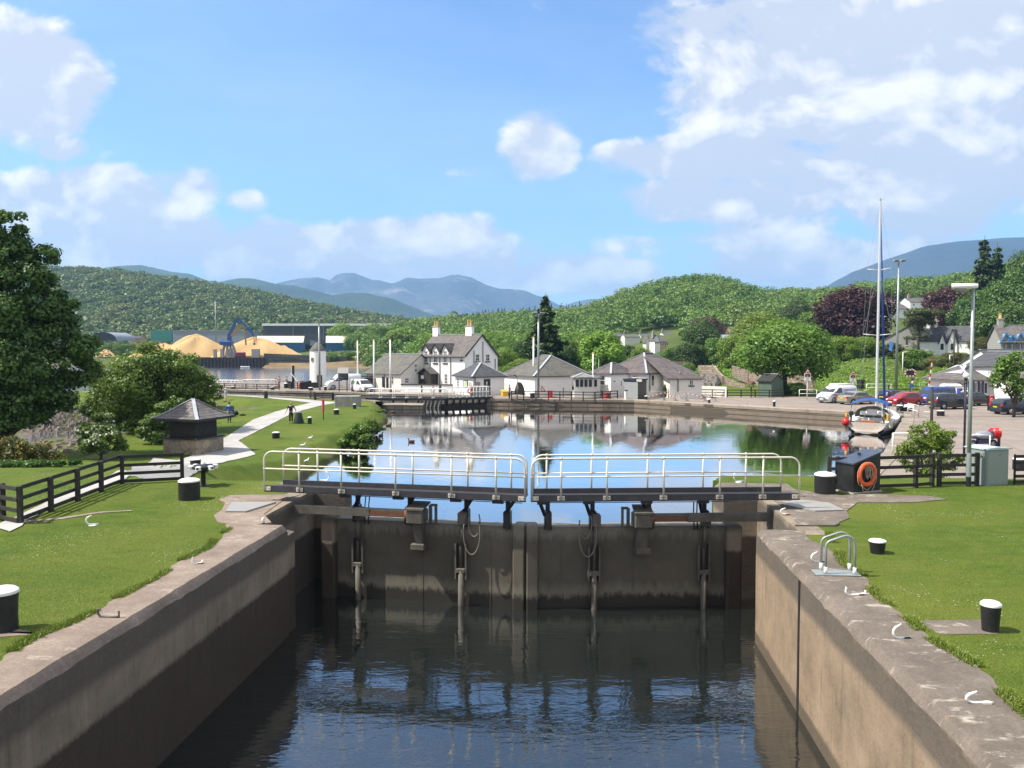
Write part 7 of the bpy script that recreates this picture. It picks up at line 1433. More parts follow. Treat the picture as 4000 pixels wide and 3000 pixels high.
def car(style, label, px, py, head, colour, name='parked_car', cat='car', grp='vehicles parked by the canal', trim=None, Y=None, front=False):
    s = ST[style]; p = G(px, py, .985) if Y is None else P(px, 1500, Y); p.z = .985; th = thing(name, label, cat, p, R(head), grp); L_, Wd, H = s['L'], s['W'], s['H']; hw = Wd / 2
    # origin: ground under the middle of the car
    o = L_ / 2; xs = sorted(set([0, .04, .12] + [t[0] for t in s['top']] + [L_ * f for f in (.3, .5, .62, .9)] + [L_ - .12, L_ - .04]))
    def half(x, z):
        e = min(x, L_ - x); pl = hw * (1 - .16 * max(0, 1 - e / .55) ** 2); zt, zb = interp(x, s['top']), interp(x, s['belt']); f = max(0, (z - zb) / max(.05, H - zb)); return pl * (1 - .17 * f ** 1.2)
    rows_ = []
    for x in xs:
        zt, zb = interp(x, s['top']), min(interp(x, s['belt']), interp(x, s['top']) - .04); e = min(x, L_ - x); g0 = .22 + .1 * max(0, 1 - e / .3)
        pr = [(half(x, 0) * .93, g0), (half(x, 0) * 1.0, .42), (half(x, 0) * 1.0, zb * .8), (half(x, zb) * .985, zb), (half(x, (zb + zt) / 2) * .99, (zb + zt) / 2), (half(x, zt) * .97, zt - .05), (half(x, zt) * .82, zt), (0, zt + .012)]
        rows_.append([(x - o, y, z) for y, z in pr] + [(x - o, -y, z) for y, z in pr[-2::-1]])
    mb = MB(); mb.smooth = True; mb.grid(rows_); mb.smooth = False; mb.quad(*rows_[0][::-1]); mb.quad(*rows_[-1]); mb.b2(-o + .1, o - .1, -hw * .85, hw * .85, .2, .4)
    mb.put('body', colour, th)
    for sy in (1, -1):
        for w in s['win']: mb = MB(); mb.prism([(x - o, sy * (half(x, z) + .008), z) for x, z in w], (0, -sy * .03, 0)); mb.put('side_window', m_glass, th)
    for nm, w in (('windscreen', s['ws']), ('rear_window', s['rw'])):
        if w: a, b = half(w[0], w[1]) * .88, half(w[2], w[3]) * .90; d = .022 if nm == 'windscreen' else -.022; mb = MB(); mb.prism([(w[0] - o + d, -a, w[1]), (w[0] - o + d, a, w[1]), (w[2] - o + d, b, w[3]), (w[2] - o + d, -b, w[3])], (0, 0, .012)); mb.put(nm, m_glass, th)
    ra, fa, rr = s['wh']
    for x in (ra, fa):
        for sy in (1, -1):
            mb = MB(); mb.tube([(x - o, sy * (hw - .24), rr), (x - o, sy * (hw - .02), rr)], rr, 18); mb.tube([(x - o, sy * (hw - .1), rr), (x - o, sy * (hw - .015), rr)], rr * .9, 18); w_ = mb.put('wheel', m_tyre, th); mb = MB(); mb.tube([(x - o, sy * (hw - .05), rr), (x - o, sy * (hw + .005), rr)], rr * .62, 10)
            for k in range(5): a = k * 1.2566; mb.bar((x - o, sy * (hw + .008), rr), (x - o + math.cos(a) * rr * .6, sy * (hw + .008), rr + math.sin(a) * rr * .6), .05, .02)
            mb.put('rim', m_rim, w_)
            mb = MB(); mb.tube([(x - o, sy * (hw - .15), rr + .02), (x - o, sy * (hw + .002), rr + .02)], rr * 1.16, 18); mb.put('wheel_arch', m_dark if not trim else trim, th)
    for sy in (1, -1):
        zf = interp(L_ - .22, s['top']); mb = MB(); mb.cbox((o - .20, sy * hw * .68, zf - .10), (.32, .34, .17), .05); mb.put('headlight', m_lens, th)
        mb = MB(); zr = min(.95, H * .58); mb.cbox((-o + .05, sy * hw * .82, zr if style not in ('van', 'tall', 'smallvan') else zr), (.16, .26, .18 if style not in ('van', 'tall') else .4), .03); mb.put('tail_light', m_tail, th)
        mb = MB(); mb.cbox((s['ws'][2] - o - .12, sy * (hw + .10), s['ws'][3] + .02), (.12, .2, .14), .03); mb.put('wing_mirror', colour if not trim else trim, th)
    mb = MB(); mb.cbox((-o + .06, 0, .48), (.16, Wd * .88, .22), .05); mb.put('rear_bumper', trim or colour, th); mb = MB(); mb.cbox((o - .06, 0, .44), (.2, Wd * .84, .26), .06); mb.put('front_bumper', trim or colour, th)
    mb = MB(); mb.b2(-o - .045, -o - .02, -.26, .26, .66, .77); mb.put('rear_plate', m_platey, th); mb = MB(); mb.b2(o + .03, o + .05, -.26, .26, .42, .53); mb.put('front_plate', m_wpaint, th)
    mb = MB(); mb.b2(o - .03, o + .035, -hw * .5, hw * .5, .60, .68); mb.put('grille', m_bpaint, th)
    return th
def text(s, loc, rot, size, m, parent, name='lettering', ex=.004, align='CENTER'):
    cu = bpy.data.curves.new(name, 'FONT'); cu.body = s; cu.size = size; cu.extrude = ex; cu.align_x = align; cu.align_y = 'CENTER'; cu.resolution_u = 2
    t = bpy.data.objects.new('t', cu); me = bpy.data.meshes.new_from_object(t); bpy.data.objects.remove(t); bpy.data.curves.remove(cu); me.materials.clear(); me.materials.append(m)
    o = bpy.data.objects.new(name, me); C.objects.link(o); o.parent = parent; o.location = loc; o.rotation_euler = rot; return o
m_vanw = paint('van_white', (.74, .74, .73), 0); m_vangrey = mat('grey_bumper', (.10, .11, .14), .15, 4, .6); m_ltxt = mat('lilac_lettering', (.20, .20, .45), .05, 3, .5)
v = car('van', 'white van with red and grey stripes and lettering along its side, roof tubes on top', 3268, 1572, 207, m_vanw, 'parked_van', 'van', trim=m_vangrey)
# its visible flank is the left-hand one (local +y)
text('openreach', (-1.0, .975, 1.52), (R(90), 0, R(180)), .46, m_ltxt, v)
mb = MB(); mb.b2(-1.75, -.3, .965, .972, 1.16, 1.20); mb.put('ochre_line', mat('ochre_line', (.55, .33, .10), .05, 3, .5), v)
for k, (c, dz) in enumerate((('red_stripe', 0), ('grey_stripe', -.09), ('red_stripe', -.18))):
    mb = MB(); pts = [(2.0 - .25 * k, .95, 1.02 + dz * .3), (1.2, .978, .98 + dz), (.4, .978, .85 + dz), (-.6, .978, .74 + dz * 1.1), (-1.9, .976, .70 + dz)]
    for a, b in zip(pts, pts[1:]): mb.bar(a, b, .012, .05)
    mb.put(c, mat('stripe_red', (.40, .04, .05), .05, 3, .4) if 'red' in c else m_vangrey, v)
mb = MB()
for y in (-.5, .5): mb.tube([(-2.2, y, 2.12), (.6, y, 2.12)], .11 if y > 0 else .06, 8)
for x in (-1.9, -.6, .5): mb.bar((x, -.7, 2.02), (x, .7, 2.02), .06)
mb.put('roof_tube', m_wpaint, v)
car('sedan', 'beige saloon car parked in front of the striped white van, tail lights towards the basin', 3348, 1578, 22, paint('champagne_paint', (.30, .29, .23)))
car('hatch', 'dark blue hatchback behind the red one', 3487, 1575, 28, paint('midnight_blue_paint', (.012, .028, .07)), Y=91.5)
car('hatch', 'red hatchback facing the yacht', 3530, 1585, 199, paint('red_paint', (.34, .008, .02)))
v2 = car('van', 'royal blue people carrier facing the basin between the red hatchback and the dark grey estate', 3652, 1588, 203, paint('royal_blue_paint', (.010, .035, .22)), 'parked_van', 'van', Y=88.5)
for x0, x1 in ((-2.1, -1.1), (-1.0, .1)): mb = MB(); mb.prism([(x0, .93, 1.18), (x1, .93, 1.18), (x1, .875, 1.72), (x0, .875, 1.72)], (0, -.03, 0)); mb.put('side_window', m_glass, v2)
car('mpv', 'dark grey estate car in front of the royal blue people carrier', 3708, 1597, 13, paint('graphite_paint', (.028, .036, .044)))
car('hatch', 'black car mostly hidden behind the lamp posts in front of the station', 3812, 1592, 15, paint('black_car_paint', (.010, .011, .014)), Y=87)
car('estate', 'navy estate car at the picture edge beside the red lifebuoy case', 3976, 1617, 8, paint('navy_paint', (.012, .022, .045)))
car('tall', 'tall white van beside the lighthouse, half behind the black notice board', 1340, 1521, 205, m_vanw, 'parked_van', 'van', trim=m_vangrey)
v3 = car('smallvan', 'small white van with green-tinted window facing the long bridge railing', 1414, 1530, -52, m_vanw, 'parked_van', 'van', trim=m_vangrey)
mb = MB(); mb.prism([(-1.75, -.87, 1.10), (-.35, -.87, 1.10), (-.35, -.80, 1.58), (-1.7, -.80, 1.58)], (0, .03, 0)); mb.put('side_window', mat('lime_tinted_window', (.34, .42, .16), .3, 2, .2), v3)
mb = MB(); mb.cbox((0, 0, .3), (2.3, 1.0, .5), .2); one('roof_box', mb, m_wpaint, 'white rounded roof box behind the dark grey estate car', 'roof box', None, P(3714, 1518, 90.5))
# motorcycle and hose reel
p = G(3840, 1756, .985); th = thing('motorcycle', 'grey and dark blue motorcycle under a shiny cover behind the service cabinet', 'motorcycle', p, R(12)); mmb = mat('bike_blue', (.03, .035, .10), .2, 4, .3)
for x in (-.72, .72): mb = MB(); mb.torus((x, 0, .31), .25, .06, 'y', 20, 8); w_ = mb.put('wheel', m_tyre, th); mb = MB(); mb.tube([(x, -.03, .31), (x, .03, .31)], .18, 10); mb.put('rim', m_rim, w_)
mb = MB(); mb.cbox((0, 0, .55), (.9, .34, .36), .08); mb.cbox((-.55, 0, .78), (.6, .26, .16), .06); mb.put('body', mmb, th); mb = MB(); mb.prism([(.3, -.22, .7), (.75, -.12, .72), (.62, -.1, 1.15), (.25, -.2, 1.0)], (0, .4, 0)); mb.put('fairing', mmb, th)
mb = MB(); mb.ball((0.0, 0, .9), .42, 10, (1.55, .75, .62)); mb.put('cover', mat('silver_cover', (.32, .34, .38), .4, 3, .3, metal=.4), th); mb = MB(); mb.tube([(.4, -.36, 1.1), (.45, 0, 1.06), (.4, .36, 1.1)], .02, 6); mb.put('handlebar', m_bpaint, th); mb = MB(); mb.tube([(.5, 0, 1.0), (.75, 0, .31)], .04, 6); mb.put('fork', m_galv, th)
p = G(3892, 1752, .985); th = thing('hose_reel', 'red hose reel on a dark steel post behind the service cabinet', 'hose reel', p, R(8)); mb = MB(); mb.cbox((.16, 0, .5), (.14, .14, 1.1), .02); mb.box((.16, 0, .03), (.5, .4, .06)); mb.put('post', m_bpaint, th)
mb = MB()
for x in (-.28, -.19, -.10, -.02): mb.torus((x, 0, .95), .27, .055, 'x', 22, 8)
mb.put('hose', m_red, th); mb = MB()
for x in (-.34, .04): mb.tube([(x, 0, .95), (x + .03, 0, .95)], .36, 18)
mb.put('drum', m_red, th)
# ---------------------------------------------------------------- yacht
hd = R(58); th = thing('yacht', 'white sailing yacht moored by the quay with tall mast, blue canopy and red ball fender', 'yacht', (29.75, 66.6, 0), hd); Lh = 11.6; m_hull = paint('hull_white', (.70, .70, .69), 0); m_deck = mat('deck_white', (.66, .65, .62), .08, 4, .5); m_teak = mat('teak_beige', (.52, .44, .39), .15, 5, .6)
bm_ = [(0, 1.42), (1.5, 1.72), (3.5, 1.92), (5.5, 1.95), (7.5, 1.72), (9.5, 1.10), (10.8, .48), (11.6, .04)]; dk = [(0, 1.02), (4, 1.12), (8, 1.25), (11.6, 1.5)]
rows_, rw2, rw3 = [], [], []
for x in np.linspace(0, Lh, 26):
    b, d = interp(x, bm_), interp(x, dk); fl = .82 if x < 9 else .82 - .25 * (x - 9) / 2.6; kx = .25 * max(0, 1 - x / 1.2); xr = x + (.0 if x > .1 else 0)
    sec = [(b * 1.0, d), (b * 1.0, d * .6), (b * .96, .36), (b * fl, .12)]; low = [(b * fl, .12), (b * fl * .93, 0.0), (b * .45, -.35)]
    rows_.append([(x + (1 - z / d) * .0, y, z) for y, z in sec]); rw2.append([(x, y * 1.004, z) for y, z in ((b * .965, .34), (b * .925, .24))]); rw3.append([(x, y, z) for y, z in low])
mb = MB(); mb.smooth = True
for sg in (1, -1): mb.grid([[(x, sg * y, z) for x, y, z in r] for r in rows_])
mb.smooth = False; mb.put('hull', m_hull, th)
mb = MB(); mb.smooth = True
for sg in (1, -1): mb.grid([[(x, sg * y, z) for x, y, z in r] for r in rw3]); 
mb.smooth = False; mb.quad(*[(0.02, y, z) for y, z in ((-1.16, .12), (1.16, .12), (.64, -.35), (-.64, -.35))]); mb.put('bottom', m_bpaint, th)
mb = MB()
for sg in (1, -1): mb.grid([[(x, sg * y * 1.003, z) for x, y, z in r] for r in rw2])
mb.put('blue_stripe', m_blue, th)
mb = MB(); mb.grid([[(x, -interp(x, bm_), interp(x, dk) - .005), (x, 0, interp(x, dk) + .06), (x, interp(x, bm_), interp(x, dk) - .005)] for x in np.linspace(3.2, Lh, 20)]); mb.grid([[(x, sg * interp(x, bm_), interp(x, dk)), (x, sg * .95, interp(x, dk) + .04), (x, sg * .95, .5)] for x in np.linspace(0.3, 3.3, 6)] if 0 else [[(x, interp(x, bm_), interp(x, dk)), (x, 1.0, interp(x, dk) + .05), (x, 1.0, .62)] for x in np.linspace(.25, 3.3, 6)]); mb.grid([[(x, -interp(x, bm_), interp(x, dk)), (x, -1.0, interp(x, dk) + .05), (x, -1.0, .62)] for x in np.linspace(.25, 3.3, 6)]); mb.b2(.2, 3.3, -1.0, 1.0, .58, .64); mb.b2(3.25, 3.35, -1.0, 1.0, .6, 1.2); mb.put('deck', m_deck, th)
# open transom: white horseshoe rim with beige steps
mb = MB(); rim = [(-.02, 1.40 * math.cos(R(a)) * 1.0, 1.0 + .85 * math.sin(R(a)) if a not in (180, 360) else 1.02) for a in range(180, 361, 12)]
for a, b in zip(rim, rim[1:]): mb.bar(a, b, .12, .16)
mb.put('transom_rim', m_deck, th); mb = MB()
for i, (z, w, x) in enumerate(((.30, .9, .15), (.52, 1.1, .35), (.78, 1.25, .55))): mb.b2(x - .25, x + .3, -w, w, z - .14, z)
mb.prism([(.06, y, z) for y, z in ((-1.3, 1.0), (1.3, 1.0), (1.1, .55), (.6, .2), (-.6, .2), (-1.1, .55))], (.06, 0, 0)); mb.put('steps', m_teak, th)
mb = MB(); mb.b2(-.05, .0, -.18, .18, .19, .27); mb.put('transom_slot', m_bpaint, th)
mb = MB(); rr = []
for x in np.linspace(3.9, 8.6, 12): b = interp(x, bm_) * .62; t = math.sin(math.pi * min(1, max(0, (x - 3.7) / 5.4))) ** .6; z = interp(x, dk); rr.append([(x, -b, z - .02), (x, -b * .9, z + .42 * t), (x, 0, z + .52 * t), (x, b * .9, z + .42 * t), (x, b, z - .02)])
mb.smooth = True; mb.grid(rr); mb.put('coachroof', m_deck, th)
mb = MB()
for x in (4.6, 5.6, 6.6): mb.b2(x, x + .6, -interp(x, bm_) * .60 - .02, interp(x, bm_) * .60 + .02, 1.3, 1.45)
mb.put('cabin_window', m_glass, th)
mb = MB(); rr = []
for i in range(11): a = math.pi * (i / 10); rr.append([(3.0, 1.42 * math.cos(a), 1.25 + .95 * math.sin(a) ** .7), (3.7, 1.38 * math.cos(a), 1.2 + 1.02 * math.sin(a) ** .7), (4.5, 1.15 * math.cos(a), 1.2 + .55 * math.sin(a) ** .7)])
mb.smooth = True; mb.grid(rr); sh_ = mb.put('sprayhood', mat('grey_canvas', (.24, .225, .20), .12, 5, .85), th)
mb = MB(); 
for y0, y1 in ((-.95, -.5), (-.42, .42), (.5, .95)): mb.prism([(2.97, y0, 1.45), (2.97, y1, 1.45), (2.97, y1, 1.95 - .12 * abs(y0 + y1)), (2.97, y0, 1.95 - .12 * abs(y0 + y1))], (.02, 0, 0))
mb.put('clear_panel', m_wpaint, sh_)
mb = MB(); rr = []
for i in range(13): y = -1.45 + 2.9 * i / 12; z = 2.92 - .42 * (abs(y) / 1.45) ** 2.2; rr.append([(1.1, y, z - .10), (1.15, y, z), (1.9, y * 1.02, z + .06), (2.9, y, z), (2.95, y, z - .10)])
mb.smooth = True; mb.grid(rr); mb.smooth = False
for sy in (-1, 1): mb.prism([(1.15, sy * 1.45, 2.5), (2.0, sy * 1.47, 2.5), (1.5, sy * 1.42, 2.05)], (0, .03, 0))
mb.put('canopy', m_blue, th)
mb = MB()
for sy in (-1, 1): mb.tube([(1.2, sy * 1.42, 2.5), (1.6, sy * 1.5, 1.05)], .018, 6); mb.tube([(2.8, sy * 1.42, 2.5), (1.9, sy * 1.5, 1.05)], .018, 6); mb.tube([(.1, sy * 1.35, 1.02), (.1, sy * 1.4, 1.7), (1.4, sy * 1.62, 1.72), (1.4, sy * 1.62, 1.05)], .016, 6); mb.tube([(.1, sy * 1.38, 1.38), (1.4, sy * 1.62, 1.4)], .012, 6)
mb.put('pushpit', m_galv, th)
mb = MB()
for sy in (-1, 1):
    pts = []
    for x in np.linspace(1.4, 11.3, 8): b, d = interp(x, bm_) - .06, interp(x, dk); mb.tube([(x, sy * b, d), (x, sy * b, d + .62)], .014, 5); pts.append((x, sy * b, d + .6))
    mb.tube(pts, .008, 4)
mb.put('guard_rail', m_galv, th)
mz = 20.3; mx = 5.6; m_mast = mat('mast_silver', (.62, .63, .64), .06, 3, .35, metal=.2)
mb = MB(); mb.smooth = True; mb.lathe((mx, 0, 0), [(.13, 1.3), (.13, 12), (.115, 17), (.085, mz)], 12, 1.25, .85); mb.put('mast', m_mast, th)
for z, w in ((8.4, 1.05), (14.2, .85)): mb = MB(); mb.tube([(mx, 0, z), (mx - .18, w * 1.15, z + .12)], .035, 6); mb.tube([(mx, 0, z), (mx - .18, -w * 1.15, z + .12)], .035, 6); mb.put('spreader', m_mast, th)
mb = MB(); mb.bar((mx - .1, 0, mz), (mx - .1, 0, mz + .25), .03); mb.bar((mx, -.2, mz + .1), (mx, .2, mz + .1), .02); mb.tube([(mx - .25, 0, mz + .02), (mx + .15, 0, mz + .02)], .03, 6); mb.put('masthead_gear', m_bpaint, th)
for sy in (-1, 1):
    for (z, w, zt) in ((8.45, 1.2, 19.9), (8.45, 1.2, 14.2)): mb = MB(); mb.tube([(mx - .2, sy * 1.75, 1.2), (mx - .19, sy * 1.2, 8.5)] + ([(mx - .18, sy * .97, 14.3), (mx, sy * .05, zt)] if zt > 15 else [(mx, sy * .06, zt)]), .010, 4); mb.put('shroud', m_galv, th)
    mb = MB(); mb.tube([(.1, sy * 1.2, 1.1), (.8, sy * .5, 5.5), (mx - .1, 0, mz - .05)], .009, 4); mb.put('backstay', m_galv, th)
mb = MB(); mb.tube([(11.3, 0, 1.55), (mx + .1, 0, mz - .6)], [.12, .045], 8); mb.put('furled_headsail', mat('blue_sailcloth', (.012, .06, .24), .35, 3, .6, stretch=(4, 4, .4)), th)
mb = MB(); mb.tube([(mx - .1, 0, 2.55), (mx - 1.5, 0, 2.62), (2.1, 0, 2.75)], [.15, .19, .14], 8); mb.put('stowed_sail', mat('sail_cover_white', (.52, .55, .60), .1, 3, .7), th)
mb = MB(); mb.ball((-.05, 1.62, 1.0), .33, 12, (1, 1, 1.05)); mb.lathe((-.05, 1.62, 1.32), [(.07, 0), (.05, .14)], 8); mb.put('ball_fender', m_red, th)
mb = MB(); mb.lathe((.6, -1.78, .52), [(.03, 0), (.14, .1), (.15, .75), (.05, .9)], 10); mb.put('fender', m_cpaint, th); mb = MB(); mb.lathe((7.6, -1.78, .3), [(.03, 0), (.26, .2), (.28, .85), (.08, 1.05)], 10); mb.put('large_fender', mat('grey_fender', (.25, .26, .22), .1, 3, .6), th)
mb = MB(); mb.cbox((.2, 1.25, 1.75), (.3, .34, .36), .06); mb.cbox((.2, 1.25, 1.35), (.12, .14, .6), .03); mb.put('outboard_motor', m_bpaint, th); mb = MB(); mb.cbox((.3, 1.62, 1.5), (.35, .18, .5), .05); mb.put('horseshoe_buoy', m_yellow, th); mb = MB(); mb.cbox((.3, -1.58, 1.5), (.35, .18, .6), .05); mb.put('rescue_sling', m_yellow, th)
mb = MB(); mb.b2(.5, 1.1, -.55, .55, .95, 1.12); mb.put('helm_seat', mat('varnished_wood', (.34, .13, .04), .2, 4, .4), th); mb = MB(); mb.tube([(1.35, 0, .6), (1.3, 0, 1.3)], .09, 8); mb.torus((1.25, 0, 1.35), .38, .018, 'x', 22, 6); mb.put('steering_wheel', m_galv, th)
mb = MB(); mb.tube([(-.05, -1.15, 1.0), (-.35, -1.22, 2.45)], .018, 6); mb.put('flagstaff', m_wpaint, th)
rr = []; mbf = MB()
fl = lambda u, v: (-.36 + .05 * math.sin(u * 9 + v * 4) + .18 * u, -1.24 - .20 * u - .06 * math.sin(v * 7), 2.35 - v * 1.15 - u * .42)
for i in range(8):
    for j in range(12):
        u, v, du, dv = i / 8, j / 12, 1 / 8, 1 / 12; mbf.m(1 if (3 <= i <= 4 or 5 <= j <= 6) else 0); mbf.quad(fl(u, v), fl(u + du, v), fl(u + du, v + dv), fl(u, v + dv))
mbf.put('ensign', [mat('flag_blue', (.02, .09, .32), .1, 5, .8), mat('flag_yellow', (.62, .40, .03), .1, 5, .8)], th)
for z0 in (7.9,): mb = MB(); mb.quad((mx - .2, -1.0, z0), (mx - .2, -1.28, z0 - .1), (mx - .2, -1.2, z0 - .95), (mx - .2, -.95, z0 - .8)); mb.put('courtesy_flag', mat('flag_pale_blue', (.05, .18, .50), .4, 2, .8), th)
mb = MB(); mb.tube([(8.5, -1.4, 1.3), (8.0, -2.6, 1.15), (7.6, -3.4, 1.1)], .02, 5); mb.put('mooring_line', m_rope, th)
# ---------------------------------------------------------------- people
m_skin = mat('skin', (.46, .26, .18), .08, 8, .55); m_shoe = mat('dark_shoes', (.02, .018, .016), .3, 6, .6)
def cloth(n, c): return mat(n, c, .15, 14, .85)
def skin_obj(name, pts, edges, mats, parent, root=0, sub=1):
    me = bpy.data.meshes.new(name); me.from_pydata([p[:3] for p in pts], edges, []); me.materials.append(mats); o = bpy.data.objects.new(name, me); C.objects.link(o); o.parent = parent
    md = o.modifiers.new('skin', 'SKIN'); md.use_smooth_shade = True
    if not me.skin_vertices: me.attributes.new('x', 'FLOAT', 'POINT')
    sv = me.skin_vertices[0].data if me.skin_vertices else None
    if sv is None:
        bm = bmesh.new(); bm.from_mesh(me); bm.verts.layers.skin.verify(); bm.to_mesh(me); bm.free(); sv = me.skin_vertices[0].data
    for i, p in enumerate(pts): sv[i].radius = (p[3], p[4] if len(p) > 4 else p[3]); sv[i].use_root = (i == root)
    s = o.modifiers.new('sub', 'SUBSURF'); s.levels = s.render_levels = sub; return o
def person(label, loc, face, h, top, bottom, hair, sit=False, arms=((.30, -.04, .30, .06), (.30, -.04, .30, .06)), stride=.0, sleeves=.5, legs=1.0, lean=0.0, hat=None, hairlen=0, bare=False, group=None, bend=(0, 0)):
    """arms: per side (elbow out, elbow forward, wrist out, wrist forward) with the wrist height as optional fifth; facing +y before turning"""
    th = thing('person', label, 'person', loc, face, group); k = h / 1.75; th.scale = (k, k, k)
    hipz = .93 if not sit else .50; ln = lambda z: lean * (z - hipz)
    P_, E = [], []
    def add(x, y, z, r, r2=None, frm=None): P_.append((x, y + ln(z) if z > hipz else y, z, r, r2 or r)); i = len(P_) - 1; (E.append((frm, i)) if frm is not None else None); return i
    pel = add(0, 0, hipz, .155, .115); wa = add(0, .0, hipz + .17, .135, .10, pel); ch = add(0, 0, hipz + .36, .155, .11, wa); sh = add(0, -.01, hipz + .49, .11, .085, ch); ne = add(0, 0, hipz + .575, .052, .055, sh); he = add(0, .015, hipz + .66, .070, .085, ne); hd_ = add(0, .02, hipz + .745, .078, .098, he); tp = add(0, .01, hipz + .80, .05, .06, hd_)
    no = add(0, .115, hipz + .695, .014, .014, he)
    hands = []
    for sg, a in zip((-1, 1), arms):
        s_ = add(sg * .175, -.01, hipz + .465, .058, .058, sh); el = add(sg * (.175 + a[0] * .25), a[1], hipz + .465 - .28, .043, .043, s_); wz = hipz + .465 - .53 if len(a) < 5 else a[4]
        wr = add(sg * (.175 + a[2] * .25), a[3], wz, .029, .024, el); d = (Vector(P_[wr][:3]) - Vector(P_[el][:3])).normalized(); w0 = Vector(P_[wr][:3]); w0.y -= 0
        pa = w0 + d * .075; ip = add(*pa, .034, .018, wr); lat = Vector((0, 1, 0)) if abs(d.y) < .7 else Vector((1, 0, 0))
        for f, off in enumerate((-.026, -.009, .009, .026)):
            q1 = pa + d * (.045 - abs(f - 1.4) * .006) + lat * off; q2 = q1 + d * (.035 - abs(f - 1.4) * .006) + Vector((-sg * .014, 0, 0)); i1 = add(*q1, .0095, .0095, ip); add(*q2, .008, .008, i1)
        q1 = w0 + d * .035 + lat * .040; i1 = add(*q1, .011, .011, ip); add(*(q1 + d * .035 + lat * .014), .009, .009, i1)
    lg = []
    for sg in (-1, 1):
        st = stride * sg
        if sit: hp = add(sg * .085, .02, hipz - .01, .085, .08, pel); kn = add(sg * .11, .44, hipz - .02, .06, .06, hp); an = add(sg * .11, .44, .09, .042, .042, kn)
        else: hp = add(sg * .085, .0, hipz - .08, .088, .09, pel); kn = add(sg * .09, st * .5 + .03, .49, .06, .06, hp); an = add(sg * .09, st - (.05 if st < 0 else 0), .09, .042, .042, kn)
        to = add(sg * .10, P_[an][1] + .15, .035, .036, .03, an); lg.append((hp, kn, an, to))
    body = skin_obj('body', P_, E, m_skin, th)
    if not bare:
        q = 1.13; pts = [(x, y, z, r * q, r2 * q) for x, y, z, r, r2 in (P_[pel], P_[wa], P_[ch], P_[sh])]; ed = [(0, 1), (1, 2), (2, 3)]
        pts[0] = (*pts[0][:2], pts[0][2] - .04, *pts[0][3:])
        for sI in (9, 0): pass
        ai = [i for i, p in enumerate(P_) if abs(p[3] - .058) < 1e-6]
        for i in ai:
            s_, e_ = Vector(P_[i][:3]), Vector(P_[i + 1][:3]); wv = Vector(P_[i + 2][:3]); b = len(pts); pts.append((*s_, .072, .072)); ed.append((3, b))
            if sleeves > 0: m = s_.lerp(e_, min(1, sleeves * 1.3)); pts.append((*m, .060, .060)); ed.append((b, b + 1))
            if sleeves >= 1: pts.append((*e_.lerp(wv, .93), .043, .043)); ed.append((b + 1, b + 2))
        skin_obj('shirt', pts, ed, top, th)
    pts = [(P_[pel][0], P_[pel][1], P_[pel][2] + .05, .155, .118), (0, P_[pel][1], P_[pel][2] - .03, .15, .12)]; ed = [(0, 1)]
    for hp, kn, an, to in lg:
        b = len(pts); a_, k_, n_ = (Vector(P_[i][:3]) for i in (hp, kn, an)); pts.append((*a_, .10, .102)); ed.append((1, b))
        if legs >= 1: pts += [(*k_, .074, .074), (*(n_ + Vector((0, 0, .03))), .062, .062)]; ed += [(b, b + 1), (b + 1, b + 2)]
        else: pts.append((*a_.lerp(k_, legs), .085, .085)); ed.append((b, b + 1))
    skin_obj('trousers' if legs >= 1 else 'shorts', pts, ed, bottom, th)
    for hp, kn, an, to in lg: a_, t_ = Vector(P_[an][:3]), Vector(P_[to][:3]); mb = MB(); mb.cbox(((a_.x + t_.x) / 2, (a_.y + t_.y) / 2 + .01, .045), (.095, .29, .09), .03); mb.put('shoe', m_shoe, th)
    hz_ = hipz + .745; hy = .02 + ln(hz_)
    for sg in (-1, 1): mb = MB(); mb.ball((sg * .032, hy + .092, hz_ - .015), .011, 6); mb.put('eye', m_dark, th); mb = MB(); mb.ball((sg * .083, hy + .0, hz_ - .03), .026, 6, (.4, .8, 1.2)); mb.put('ear', m_skin, th)
    mb = MB(); mb.b2(-.025, .025, hy + .098, hy + .105, hz_ - .085, hz_ - .075); mb.put('mouth', mat('lips', (.30, .10, .08)), th)
    if hair:
        mb = MB(); mb.lathe((0, hy - .018, hz_ + .02), [(.098, -.05), (.104, 0), (.095, .05), (.06, .088), (.005, .10)], 14, .95, 1.1)
        if hairlen: mb.lathe((0, hy - .06, hz_ - .02), [(.06, -hairlen), (.09, -.08), (.09, .03)], 12, .95, .7)
        mb.put('hair', hair, th)
    if hat: mb = MB(); mb.lathe((0, hy, hz_ + .03), [(.17, -.0), (.17, .012), (.108, .02), (.10, .07), (.05, .10), (.004, .105)], 16); mb.put('hat', hat, th)
    return th
h_br = mat('brown_hair', (.06, .035, .02), .3, 20, .7); h_bl = mat('blonde_hair', (.40, .25, .10), .3, 20, .7); h_gr = mat('grey_hair', (.45, .44, .42), .2, 20, .7)
person('bald person in black T-shirt and trousers walking down the gravel path', T(1137, 1653), R(196), 1.80, cloth('black_cotton', (.012, .012, .013)), cloth('black_trousers', (.010, .010, .012)), None, stride=.14, arms=((.75, -.03, .95, .10), (.55, .02, .95, .08)), sleeves=.55)
person('person in bright blue jacket and dark trousers leaning by the dark bench', T(896, 1650), R(18), 1.72, cloth('bright_blue_jacket', (.015, .13, .42)), cloth('dark_trousers', (.014, .014, .018)), h_br, stride=.10, arms=((.7, .10, .9, .28, 1.05), (.3, -.03, .3, .08)), sleeves=1.0, lean=.12)
person('fair-haired person in peach top sitting behind the kiosk roof', T(786, 1640), R(-25), 1.68, cloth('peach_top', (.52, .27, .18)), cloth('grey_skirt', (.10, .10, .11)), h_bl, sit=True, sleeves=0, arms=((.3, .1, .1, .3, .62), (.3, .1, .1, .3, .62)))
